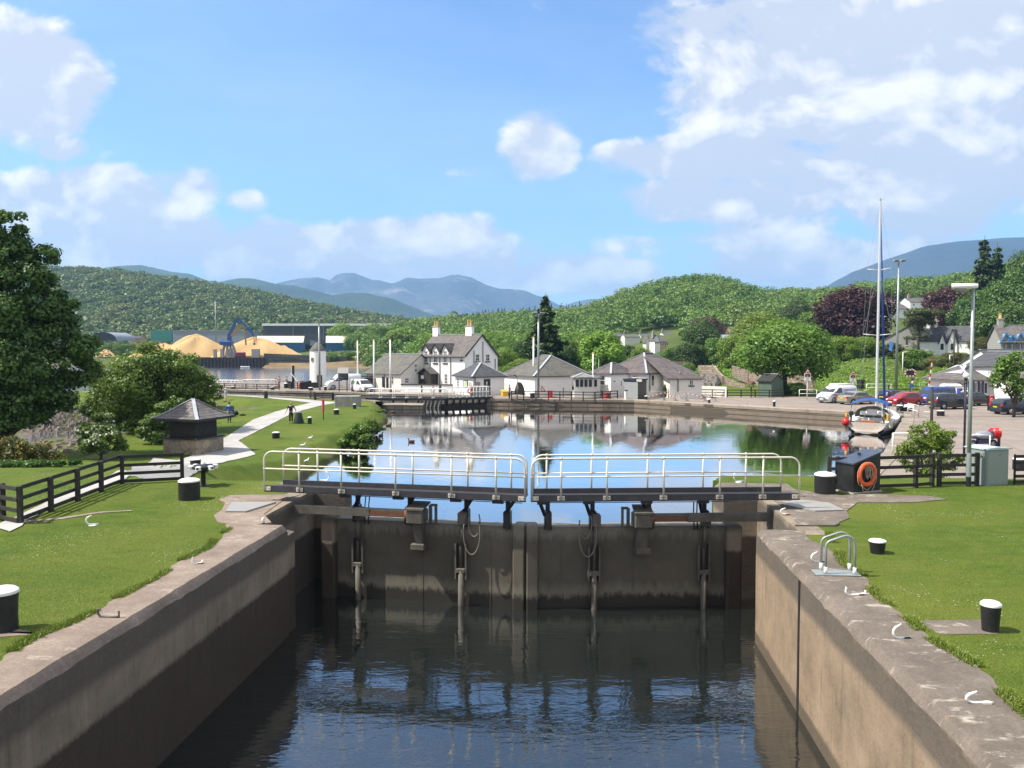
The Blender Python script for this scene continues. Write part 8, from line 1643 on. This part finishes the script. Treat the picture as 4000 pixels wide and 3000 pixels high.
person('person in light blue shirt, cream trousers and white hat on the far lawn', T(882, 1569), R(150), 1.68, cloth('pale_blue_shirt', (.20, .42, .52)), cloth('cream_trousers', (.55, .50, .42)), h_gr, stride=.06, sleeves=.6, hat=m_wpaint)
p = T(842, 1559); person('person in dark top seated at the picnic table', p + Vector((-.75, .2, 0)), R(-20), 1.7, cloth('dark_maroon_top', (.06, .025, .03)), cloth('dark_trousers', (.014, .014, .018)), h_br, sit=True, sleeves=1, arms=((.3, .1, .1, .35, .8), (.3, .1, .1, .35, .8)), lean=.1)
person('person in lilac top seated at the picnic table', p + Vector((.25, .1, 0)), R(-15), 1.65, cloth('lilac_top', (.42, .24, .40)), cloth('dark_trousers', (.014, .014, .018)), h_bl, sit=True, sleeves=1, arms=((.3, .1, .1, .35, .8), (.3, .1, .1, .35, .8)), lean=.15)
Yb = 126; q_ = lambda px: Vector(((px - 2000) / F * Yb, Yb, .985))
person('child in pink swimming top beside the sea lock railing', q_(1076), R(-60), 1.50, cloth('pink_swimwear', (.55, .10, .12)), cloth('dark_shorts', (.03, .03, .05)), h_br, sleeves=0, legs=.3, hairlen=.2, group='bathers at the sea lock')
person('bare-chested person in blue shorts at the sea lock', q_(1089), R(-10), 1.78, None, cloth('blue_shorts', (.03, .10, .45)), h_br, bare=True, legs=.75, stride=.10, arms=((.5, .05, .2, .2, 1.1), (.4, .05, .2, .2, 1.1)), group='bathers at the sea lock')
rp = person('bare-chested person holding a pole by the timber post at the sea lock', q_(1120), R(70), 1.75, None, cloth('navy_shorts', (.02, .03, .12)), h_br, bare=True, legs=.75, arms=((.4, .2, .3, .4, 1.05), (.4, .2, .3, .4, 1.05)), group='bathers at the sea lock')
mb = MB(); mb.bar((-2.3, .1, .55), (.1, .1, 1.15), .04); one('pole', mb, m_bwood, 'thin pole held by the bather beside the timber post', 'pole', None, rp.location)
person('person in white blouse and brown shorts standing at the long bridge railing', Vector(((1690 - 2000) / F * 98.6, 98.6, 1.0)), R(5), 1.66, cloth('white_blouse', (.62, .60, .68)), cloth('brown_shorts', (.16, .10, .07)), mat('auburn_hair', (.22, .09, .04)), sleeves=.6, legs=.7)
person('person in grey shirt, dark trousers and flat cap on the quay by the boathouse', G(1990, 1559, .985), R(60), 1.76, cloth('grey_shirt', (.20, .20, .23)), cloth('navy_trousers', (.02, .022, .035)), h_gr, sleeves=.6, hat=mat('cap_tweed', (.25, .22, .19)), arms=((.5, -.15, .3, .05), (.3, .0, .3, .1)))
# ---------------------------------------------------------------- birds
m_gull = mat('gull_white', (.74, .74, .74), .05, 9, .7); m_gwing = mat('gull_grey_wing', (.30, .33, .36), .1, 9, .7); m_bill = mat('bill_yellow', (.5, .35, .06))
def gull(label, loc, rz):
    th = thing('gull', label, 'gull', loc, rz, 'gulls on the grass bank'); mb = MB(); mb.smooth = True
    mb.tube([(-.20, 0, .17), (-.12, 0, .18), (0, 0, .19), (.10, 0, .20), (.15, 0, .25), (.17, 0, .30), (.185, 0, .335), (.21, 0, .335), (.235, 0, .325)], [.015, .055, .085, .072, .045, .036, .040, .034, .012], 10); mb.put('body', m_gull, th)
    for s in (-1, 1): mb = MB(); mb.smooth = True; mb.lathe((0, 0, 0), [(.001, 0)] * 1 + [(.01, .001)], 4) if 0 else mb.grid([[(x, s * (.07 + .012 * w), .19 + .05 * w2) for w, w2 in ((0, -.6), (1, 0), (.2, .7))] for x in (.09, 0, -.12)] + [[(-.27, s * .02, .18)] * 3]); mb.put('wing', m_gwing, th); mb = MB(); mb.tube([(.02, s * .03, .12), (.02, s * .03, 0), (.06, s * .03, .005)], .007, 5); mb.put('leg', m_bill, th)
    mb = MB(); mb.tube([(.235, 0, .327), (.275, 0, .318)], [.012, .004], 6); mb.put('bill', m_bill, th); return th
g0 = gull('white gull on the grass bank farthest from the camera', T(1211, 1722), R(-20))
for px, py, rz, lb in ((1181, 1752, 15, 'white gull in the middle of the three on the grass bank'), (1197, 1813, 60, 'white gull on the grass bank just above the walkway rail')): dup(g0, lb, T(px, py), R(rz))
th = thing('gull', 'gull in flight with raised wings above the long dark shed', 'gull', P(1095, 1233, 150), R(15)); mb = MB(); mb.tube([(-.35, 0, 0), (-.1, 0, 0), (.12, 0, 0), (.25, 0, .03), (.33, 0, .02)], [.02, .09, .09, .06, .02], 8); mb.put('body', m_gull, th)
for s in (-1, 1): mb = MB(); mb.prism([(.15, s * .05, .05), (.10, s * .40, .38), (-.05, s * .75, .62), (-.12, s * .40, .30), (-.12, s * .05, .03)], (0, 0, .02)); mb.put('wing', m_gwing, th)
m_duck = mat('duck_brown', (.10, .065, .04), .35, 14, .8); m_dhead = mat('duck_dark_head', (.02, .035, .025), .3, 9, .6)
def duck(label, loc, rz):
    th = thing('duck', label, 'duck', loc, rz, 'ducks on the basin'); mb = MB(); mb.tube([(-.24, 0, .10), (-.16, 0, .06), (0, 0, .05), (.13, 0, .06), (.17, 0, .10)], [.02, .08, .105, .085, .04], 10); mb.put('body', m_duck, th)
    mb = MB(); mb.tube([(.14, 0, .10), (.16, 0, .18), (.18, 0, .225), (.21, 0, .22)], [.04, .033, .042, .03], 8); mb.put('head', m_dhead, th); mb = MB(); mb.box((.26, 0, .212), (.06, .04, .015)); mb.put('bill', m_bill, th); return th
d0 = duck('duck swimming alone in the open basin, nearest the camera', G(1606, 1727, 0), R(170)); d0.scale = (1.25,) * 3
for px, py, rz, lb, z in ((1518, 1664, 10, 'duck swimming off the grass bank near the lower waterside bush', 0), (1488, 1703, 60, 'duck close to the bank beside the largest waterside bush', 0), (1462, 1710, 90, 'duck tucked under the largest waterside bush', 0), (1484, 1675, 200, 'duck at the edge of the smaller waterside bush', 0), (1498, 1651, 30, 'duck at the edge of the lowest waterside bush', 0), (1535, 1612, 20, 'farthest duck below the stone jetty', 0), (1339, 1752, 30, 'brown duck resting at the top of the grass bank', None)):
    dup(d0, lb, G(px, py, 0) if z == 0 else T(px, py), R(rz))
# ---------------------------------------------------------------- furniture of the place
def rdir(a): return R(a)
p = T(842, 1559); th = thing('picnic_table', 'dark picnic table with two seated people on the far lawn', 'picnic table', p, R(8)); mb = MB(); mb.b2(-.9, .9, -.35, .35, .70, .75); mb.put('tabletop', m_bwood, th)
for y in (-.65, .65): mb = MB(); mb.b2(-.9, .9, y - .13, y + .13, .42, .46); mb.put('seat', m_bwood, th)
for x in (-.6, .6): mb = MB(); mb.bar((x, -.75, 0), (x, -.2, .72), .08); mb.bar((x, .75, 0), (x, .2, .72), .08); mb.bar((x, -.7, .38), (x, .7, .38), .07); mb.put('trestle', m_bwood, th)
p = T(880, 1628); th = thing('park_bench', 'dark wooden bench on the lawn beside the person in blue', 'bench', p, R(-12)); m_bn = mat('weathered_grey_timber', (.055, .055, .052), .35, 5, .85, bump=.3)
mb = MB()
for k in range(4): mb.b2(-.85, .85, -.45 + k * .12, -.45 + k * .12 + .10, .42, .46)
mb.put('seat', m_bn, th); mb = MB()
for k in range(5): mb.b2(-.85, .85, .06, .09, .52 + k * .1, .52 + k * .1 + .085)
mb.put('backrest', m_bn, th)
for x in (-.8, .8):
    for y, hgt in ((-.42, .62), (.08, 1.02)): mb = MB(); mb.b2(x - .04, x + .04, y - .04, y + .04, -.05, hgt); mb.put('leg', m_bn, th)
    mb = MB(); mb.b2(x - .045, x + .045, -.48, .1, .60, .65); mb.put('armrest', m_bn, th)
for px, py, w, h_, lb in ((905, 1626, .9, .28, 'black bag lying open beside the dark bench'), (922, 1622, .5, .42, 'tallest black bag in the row beside the dark bench'), (948, 1624, .7, .16, 'flat black pack at the end of the row of bags')):
    mb = MB(); mb.smooth = True; mb.ball((0, 0, h_ * .45), h_ * .55, 8, (w / h_ * .9, .8, .95)); mb.smooth = False; mb.tube([(-w * .2, 0, h_ * .9), (0, 0, h_ * 1.15), (w * .2, 0, h_ * .9)], .02, 5); one('bag', mb, cloth('black_nylon', (.012, .012, .014)), lb, 'bag', 'black bags on the lawn', T(px, py))
def bin_(name, label, cat, p, r, h, m, taper=1.0, rim=None):
    th = thing(name, label, cat, p); mb = MB(); mb.lathe((0, 0, 0), [(r, -.1), (r, .02), (r * (1 + taper) / 2, h * .5), (r * taper, h * .93)], 18); mb.put('body', m, th); mb = MB(); mb.lathe((0, 0, h * .92), [(r * taper * 1.06, 0), (r * taper * 1.06, h * .06), (r * taper * .8, h * .08)], 18); mb.put('rim', rim or m, th); return th
m_bing = mat('bin_dark_green', (.018, .028, .022), .3, 5, .6)
bin_('litter_bin', 'dark green litter bin by the long black fence', 'litter bin', T(1039, 1556), .24, .88, m_bing); bin_('litter_bin', 'tapered black litter bin beside the walking person', 'litter bin', T(1167, 1654), .46, .98, m_bing, .52, m_plate)
bin_('stump_bollard', 'dark uncapped iron stump under the kiosk eaves', 'bollard', T(834, 1654), .22, .55, m_boll); bin_('litter_bin', 'red litter bin behind the quay fence by the boathouse', 'litter bin', G(2149, 1551, .985), .32, .85, m_red); bin_('litter_bin', 'red canister behind the fence left of the shuttered kiosk', 'litter bin', G(2371, 1556, .985), .45, .72, mat('dull_red', (.30, .04, .04), .3, 4, .6))
p = G(1971, 1547, .985); th = thing('grit_bin', 'yellow grit bin beside the toilet block', 'grit bin', p, R(20)); mb = MB(); mb.cbox((0, 0, .32), (.75, .6, .64), .05, top=None) if 0 else mb.cbox((0, 0, .32), (.75, .6, .64), .05); mb.put('body', m_yellow, th); mb = MB(); mb.prism([(-.42, -.36, .62), (-.42, .36, .82), (-.42, .36, .66), (-.42, -.36, .58)], (.84, 0, 0)); mb.put('lid', m_yellow, th)
def red_post(label, p, h, face=0.0, hh=1.3):
    th = thing('lifebuoy_case', label, 'lifebuoy case', p, face); mb = MB(); mb.tube([(0, .06, -.1), (0, .06, h)], .045, 8); mb.put('post', mat('dark_red_post', (.20, .02, .02), .2, 5, .5), th); mb = MB(); mb.cbox((0, 0, h - hh / 2 + .05), (.20, .24, hh), .08); mb.put('case', mat('case_red', (.50, .02, .05), .1, 4, .35), th); mb = MB(); mb.b2(-.03, .03, -.13, -.121, h - hh * .75, h - hh * .35); mb.put('label_panel', mat('case_pink', (.55, .22, .25)), th); return th
red_post('slim red lifebuoy case on a red post on the grass bank', T(1263, 1639), 1.78, 0, 1.12)
p = G(3868, 1604, .985); th = thing('lifebuoy_case', 'bright red lifebuoy case on a dark post left of the navy estate car', 'lifebuoy case', p); mb = MB(); mb.cbox((.12, .12, .75), (.5, .4, 1.5), .03); mb.put('post', m_bpaint, th); mb = MB(); mb.cbox((0, -.16, 1.15), (.36, .2, .82), .1); mb.put('case', m_red, th); mb = MB(); mb.torus((-.02, -.27, 1.12), .12, .02, 'y', 16, 6); mb.put('ring_mark', m_wpaint, th)
# black notice board with pale roof
p = T(1341, 1560); k = p.y / F; th = thing('notice_board', 'black notice board with pale sloping roof and white lettering on two posts', 'notice board', p, 0); p.z = 1
mb = MB(); mb.b2(-20 * k, 20 * k, -.06, .06, 46 * k, 74 * k); mb.put('panel', mat('board_black', (.014, .018, .026), .2, 4, .5), th); mb = MB(); mb.prism([(-22 * k, -.35, 72 * k), (22 * k, -.35, 72 * k), (20 * k, .3, 93 * k), (-20 * k, .3, 93 * k)], (0, .02, .06)); mb.put('roof', m_plate, th)
for x in (-16, 15): mb = MB(); mb.b2(x * k - .06, x * k + .06, -.02, .1, -.3, 74 * k); mb.put('post', m_bwood, th)
for i, s in enumerate(('Thank you for visiting', 'The Caledonian Canal', '', 'We hope you enjoyed', 'The stay here', '', 'Slan leat')):
    if s: text(s, (-16.5 * k, -.075, (69 - i * 3.7) * k), (R(90), 0, 0), 3.3 * k, m_wpaint, th, align='LEFT')
mb = MB()
for z0 in (66, 57, 48): mb.b2(-19.2 * k, -17.6 * k, -.07, -.061, (z0 - 2) * k, (z0 + 3) * k)
mb.put('marks', m_wpaint, th); mb = MB(); mb.b2(-8 * k, -1 * k, -.3, -.25, 18 * k, 26 * k); q = mb.put('yellow_sign', m_yellow, th)
# level crossing signs
m_sred = mat('sign_red', (.42, .015, .02), .05, 4, .4); m_amber = mat('amber_lamp', (.70, .38, .02), .05, 4, .3)
def crossing_sign(label, px, yb, s, Y=None):
    p = G(px, yb, .985); k = p.y / F * s; th = thing('crossing_sign', label, 'road sign', p, 0, 'level crossing warning signs'); mb = MB(); mb.tube([(0, .05, -.2), (0, .05, 118 * k)], 2.1 * k, 8); mb.put('post', m_wpaint, th)
    mb = MB(); mb.b2(-12.5 * k, 12.5 * k, -.02, .02, 72 * k, 103 * k); mb.m(1); mb.b2(-10.5 * k, 10.5 * k, -.03, -.021, 89 * k, 101 * k); mb.put('board', [m_wpaint, m_bpaint], th)
    mb = MB(); 
    for x in (-6, 6): mb.torus((x * k, -.04, 97 * k), 2.4 * k, .5 * k, 'y', 16, 6)
    mb.put('red_lamp', m_sred, th); mb = MB(); mb.tube([(0, -.05, 92 * k), (0, -.03, 92 * k)], 2.2 * k, 12); mb.put('amber_lamp', m_amber, th)
    for i, t in enumerate(('STOP', 'when', 'lights show')): text(t, (0, -.03, (85 - 5 * i) * k), (R(90), 0, 0), (5, 4, 3.6)[i] * k, m_bpaint, th)
    mb = MB(); mb.prism([(-11.5 * k, -.02, 104 * k), (11.5 * k, -.02, 104 * k), (0, -.02, 121 * k)], (0, .03, 0)); t_ = mb.put('triangle', m_sred, th); mb = MB(); mb.prism([(-8 * k, -.03, 106 * k), (8 * k, -.03, 106 * k), (0, -.03, 117.5 * k)], (0, .008, 0)); mb.m(1); mb.b2(-4 * k, 4 * k, -.04, -.031, 106.6 * k, 110 * k)
    for x in (-3, -1, 1, 3): mb.b2((x - .4) * k, (x + .4) * k, -.04, -.031, 106.4 * k, 111 * k)
    mb.put('triangle_face', [m_wpaint, m_bpaint], th); return th
crossing_sign('level crossing warning sign on a white post left of the striped white van', 3153, 1561, 1.0); crossing_sign('level crossing warning sign behind the roof of the striped white van', 3330, 1556, .9)
p = G(3562, 1556, .985); k = p.y / F; z_ = lambda y: (1556 - y) * k; x_ = lambda x: (x - 3562) * k; th = thing('crossing_signal', 'level crossing light signal with red and white chequered border and small signs below', 'road signal', p)
mb = MB(); mb.tube([(0, .1, -.2), (0, .1, z_(1440))], .09, 8); mb.put('post', m_galv, th); mb = MB(); mb.b2(x_(3537), x_(3569), -.05, .05, z_(1467), z_(1446)); mb.put('backboard', m_bpaint, th); mb = MB()
n_ = 7
for i in range(n_):
    for yy in (1444.5, 1468.5): mb.m(i % 2); mb.b2(x_(3532 + 41 * i / n_), x_(3532 + 41 * (i + 1) / n_), -.07, .0, z_(yy + 2.3), z_(yy - 2.3))
for i in range(4):
    for xx in (3534.3, 3570.7): mb.m((i + 1) % 2); mb.b2(x_(xx - 2.3), x_(xx + 2.3), -.07, .0, z_(1447 + 20 * (i + 1) / 4), z_(1447 + 20 * i / 4))
mb.put('chequered_border', [m_sred, m_wpaint], th); mb = MB(); mb.b2(x_(3553), x_(3572), -.04, .0, z_(1486), z_(1475)); mb.put('text_sign', m_plate, th)
for i in range(3): mb = MB(); mb.b2(x_(3555.5 + i), x_(3569.5 - i), -.05, -.041, z_(1478.6 + i * 3), z_(1477.3 + i * 3)); mb.put('text_line', m_bpaint, th)
mb = MB(); mb.tube([(x_(3563), -.06, z_(1494.5)), (x_(3563), -.03, z_(1494.5))], 7 * k, 22); r_ = mb.put('speed_roundel', m_sred, th); mb = MB(); mb.tube([(x_(3563), -.07, z_(1494.5)), (x_(3563), -.06, z_(1494.5))], 5.2 * k, 22); mb.put('roundel_face', m_wpaint, r_); text('10', (x_(3563), -.08, z_(1494.5)), (R(90), 0, 0), 7 * k, m_bpaint, th)
mb = MB(); mb.b2(x_(3551), x_(3569), -.05, .0, z_(1512), z_(1502)); mb.put('blue_sign', mat('sign_blue', (.02, .13, .45), .05, 3, .4), th)
p = P(3626, 1540, 93); p.z = 1; k = 93 / F; th = thing('crossing_barrier', 'raised red and white striped crossing barrier', 'barrier', p); A, B = Vector((0, 0, (1540 - 1497) * k)), Vector((13 * k, 0, (1540 - 1376) * k))
mb = MB()
for i in range(9): mb.m(i % 2); mb.bar(A.lerp(B, i / 9), A.lerp(B, (i + 1) / 9), .17 - .006 * i, .06)
mb.put('boom', [m_sred, m_wpaint], th); mb = MB(); mb.cbox((.1, .1, .7), (.55, .5, 1.5), .04); mb.put('machine_box', m_galv, th)
p = P(3362, 1520, 96); p.z = 1; mb = MB(); k = 96 / F
for i in range(2):
    for j in range(2): mb.cbox(((-8 + 16 * i) * k, 0, (52 + 19 * j) * k), (15 * k, .06, 17.5 * k), .02)
th = thing('road_sign', 'dark back of a large road sign behind the beige saloon', 'road sign', p); mb.put('panel', m_bpaint, th)
for x in (-9, 9): mb = MB(); mb.tube([(x * k, .08, -.2), (x * k, .08, 80 * k)], .05, 6); mb.put('post', m_galv, th)
# timber post with stays, dolphins at the sea lock
p = Vector(((1145 - 2000) / F * 124, 124, 1.0)); k = 124 / F; th = thing('davit_post', 'tall dark timber post with white strip and sloping white stays by the sea lock', 'post', p); mb = MB(); mb.b2(-4 * k, 4 * k, -.15, .15, -.5, 88 * k); mb.put('post', m_bwood, th); mb = MB(); mb.b2(-7.5 * k, -4.2 * k, -.16, .1, 0, 84 * k); mb.put('white_strip', m_wpaint, th); mb = MB(); mb.bar((-5 * k, -.2, 56 * k), (28 * k, -.4, 14 * k), .14); mb.bar((3 * k, .1, 52 * k), (36 * k, .5, 20 * k), .08); mb.put('stay', m_wpaint, th); mb = MB(); mb.ball((0, 0, 89 * k), .12, 8); mb.put('lamp', m_yellow, th)
fence('lattice_fence', 'black lattice fence round the timber post at the sea lock', [Vector(((x - 2000) / F * y, y, 1)) for x, y in ((1118, 126), (1138, 121), (1162, 121), (1186, 124))], 1.15, m_bwood, (.95, .7, .45, .2), .8, world=True)
p = G(2020, 1558, .985); k = p.y / F; th = thing('lamp_post', 'grey lamp post with red and yellow sign in front of the boathouse arch', 'street lamp', p); mb = MB(); mb.tube([(0, 0, -.1), (0, 0, 92 * k)], .07, 8); mb.put('pole', m_galv, th); mb = MB(); mb.prism([(-.1, -.12, 86 * k), (-.42, -.2, 94 * k), (-.38, -.2, 97 * k), (-.02, -.12, 90 * k)], (0, .25, 0)); mb.put('floodlight', m_bpaint, th); mb = MB(); mb.b2(.04, .16, -.04, .04, 52 * k, 66 * k); mb.m(1); mb.b2(.04, .16, -.04, .04, 36 * k, 51 * k); mb.put('sign', [m_sred, m_yellow], th)
# far bollards on the quays
for a in ((1117, 1517, 22, 15, 'black bollard with white top beside the outer sea lock railing', 1), (1271, 1526, 18, 11, 'slim black bollard in front of the lighthouse floodlight mast', 0), (1400, 1532, 17, 8, 'slim black bollard at the front wheel of the small white van', 0), (911, 1537, 12, 16, 'black bollard behind the left run of the long fence', 1), (1065, 1543, 14, 16, 'white-topped bollard behind the litter bin', 1), (1214, 1552, 15, 18, 'white-topped bollard behind the end of the left fence run', 1),
          (2080, 1565, 26, 19, 'stout black bollard on the quay in front of the boathouse', 1), (2524, 1563, 18, 13, 'black bollard with white block top beside the shuttered kiosk', 0), (3024, 1591, 27, 11, 'slim black bollard alone on the quay edge below the green shed', 0), (2770, 1576, 22, 19, 'white mushroom bollard beside the last crowd barrier', 3), (3532, 1620, 21, 16, 'black bollard with white top behind the yacht', 0), (3674, 1626, 25, 28, 'stout black bollard with domed white top beyond the feathery shrub', 1),
          (3558, 1642, 26, 28, 'white mushroom bollard on the quay, farther of two beside the yacht', 3), (3546, 1664, 30, 30, 'white mushroom bollard on the quay, nearer of two beside the yacht', 3), (3540, 1682, 11, 9, 'tiny black bollard with white top below the mushroom bollards', 0), (3512, 1706, 28, 24, 'black bollard with white block top at the yacht stern quarter', 1), (3480, 1775, 34, 15, 'white-capped slim bollard left of the low white railing', 0), (3978, 1836, 50, 42, 'stout black bollard with white top behind the service cabinet', 1)):
    p = T(a[0], a[1]); zq = p.z; bollard(a[0], a[1], a[2], a[3], a[4], 'black and white bollards along the quays', kind=a[5])
mb = MB(); mb.smooth = True; mb.lathe((0, 0, 0), [(.2, 0), (.2, 1.05)], 14); p = G(2445, 1561, .985); th = thing('bollard', 'white post with blue band left of the shuttered kiosk', 'bollard', p); mb.put('post', m_wpaint, th); mb = MB(); mb.lathe((0, 0, 1.04), [(.21, 0), (.21, .12), (.1, .16)], 14); mb.put('cap', mat('navy_cap', (.03, .04, .12)), th)
mb = MB(); mb.cbox((0, 0, .7), (2.4, .8, 1.4), .04); th = one('control_cabinet', mb, mat('control_grey', (.22, .23, .22), .15, 2, .6), 'grey control cabinet behind the short white bridge railing', 'cabinet', None, Vector(((1872 - 2000) / F * 102.5, 102.5, 1.0))); lifebuoy('small orange lifebuoy ring seen through the short bridge railing', Vector(((1838 - 2000) / F * 102, 101.9, 1.75)), 0, .32, .09, False)
# bird table, warning triangle, stone walls, rubble, white wall
p = G(2934, 1553, .985); th = thing('bird_table', 'wooden bird table with small pitched roof left of the green shed', 'bird table', p, R(30)); mb = MB(); mb.b2(-.06, .06, -.06, .06, 0, 1.35); mb.put('post', m_bark, th); mb = MB(); mb.b2(-.4, .4, -.4, .4, 1.33, 1.38); mb.put('tray', m_bark, th); mb = MB(); mb.prism([(-.5, -.4, 1.7), (0, -.4, 2.1), (.5, -.4, 1.7)], (0, .8, 0)); mb.put('roof', mat('reddish_shingle', (.10, .05, .035), .3, 5, .8), th)
for x in (-.35, .35): mb = MB(); mb.b2(x - .03, x + .03, -.03, .03, 1.38, 1.75); mb.put('upright', m_bark, th)
mb = MB(); a = G(2122, 1548, .985); k = a.y / F; mb.prism([(-9 * k, 0, 20 * k), (9 * k, -.0, 20 * k), (-6 * k, 0, 42 * k)], (0, .03, 0)); mb.m(1); mb.prism([(-6.5 * k, -.012, 22 * k), (4 * k, -.012, 22 * k), (-5 * k, -.012, 36 * k)], (0, .01, 0)); th = thing('warning_triangle', 'red-bordered warning triangle leaning against the boathouse wall', 'road sign', a); mb.put('plate', [m_sred, m_wpaint], th)
def stonewall(name, label, cat, pts, m, th_=.6):
    t = thing(name, label, cat); mb = MB()
    for (x0, yt0, yb0, Y0), (x1, yt1, yb1, Y1) in zip(pts, pts[1:]):
        a, b, c, d = P(x0, yb0, Y0), P(x1, yb1, Y1), P(x1, yt1, Y1), P(x0, yt0, Y0); a.z -= 1; b.z -= 1; mb.prism([a, b, c, d], (0, th_, 0))
    mb.put('wall_face', m, t); return t
m_pink = M_stone('pinkish_stone', (.30, .235, .185), .9, .4, .03, .6)
stonewall('retaining_wall', 'long pinkish stone retaining wall behind the broad tree', 'wall', [(2862, 1428, 1452, 150), (2925, 1446, 1476, 138), (3000, 1456, 1490, 128), (3090, 1462, 1505, 120), (3180, 1470, 1515, 114)], m_pink)
stonewall('retaining_wall', 'curved stone wall sweeping down to the beach behind the outshot', 'wall', [(2734, 1428, 1455, 152), (2796, 1428, 1465, 148), (2806, 1446, 1480, 143), (2830, 1470, 1490, 136), (2870, 1488, 1500, 130), (2910, 1500, 1510, 126)], m_pink, 1.6)
stonewall('garden_wall', 'brown stone wall on the bank below the gabled white house', 'wall', [(3608, 1429, 1440, 146), (3725, 1419, 1440, 146)], m_pink)
stonewall('garden_wall', 'short stone wall above the hipped house roof', 'wall', [(2630, 1410, 1420, 165), (2692, 1413, 1424, 165)], m_pink)
stonewall('white_wall', 'low white panelled wall right of the hipped house', 'wall', [(2742, 1507, 1545, 104), (2838, 1511, 1548, 101)], m_cream, .2)
rnd = random.Random(4); mb = MB()
for i in range(260):
    px, py = rnd.uniform(2742, 2800), rnd.uniform(1462, 1498); q = P(px, py, 128 + (1498 - py) * .35); s = rnd.uniform(.3, .8); mb.box((q.x, q.y, q.z - .2), (s, s * rnd.uniform(.6, 1.2), s * rnd.uniform(.5, .9)), rnd.uniform(0, 3), (.7, .7))
o = mb.put('rubble_slope', mat('grey_rubble', (.22, .20, .18), .35, 2, .9)); o['kind'] = 'stuff'
mb = MB()
for i in range(520):
    px, py = rnd.uniform(120, 420), rnd.uniform(1590, 1775); q = T(px, py)
    if q.x > -24: continue
    s = rnd.uniform(.12, .5) * (1.1 if py < 1680 else .8); mb.box((q.x, q.y, q.z + s * .1), (s * 1.3, s, s * .7), rnd.uniform(0, 3), (.6, .6))
o = mb.put('shore_boulders', mat('shore_boulder', (.17, .145, .13), .45, 1.5, .9, world=True)); o['kind'] = 'stuff'
# ---------------------------------------------------------------- the day's haze
mb = MB(); mb.b2(-9000, 9000, -40, 9900, -60, 800); hb = mb.put('haze', []); hb['kind'] = 'stuff'
mt = bpy.data.materials.new('haze_air'); mt.use_nodes = True; q = NT(mt.node_tree); q.n.clear()
vo = q.new('ShaderNodeVolumePrincipled'); vo.inputs['Density'].default_value = HAZE; vo.inputs['Color'].default_value = HAZEC; vo.inputs['Anisotropy'].default_value = .1
q.l.new(vo.outputs[0], q.new('ShaderNodeOutputMaterial').inputs['Volume']); hb.data.materials.append(mt)
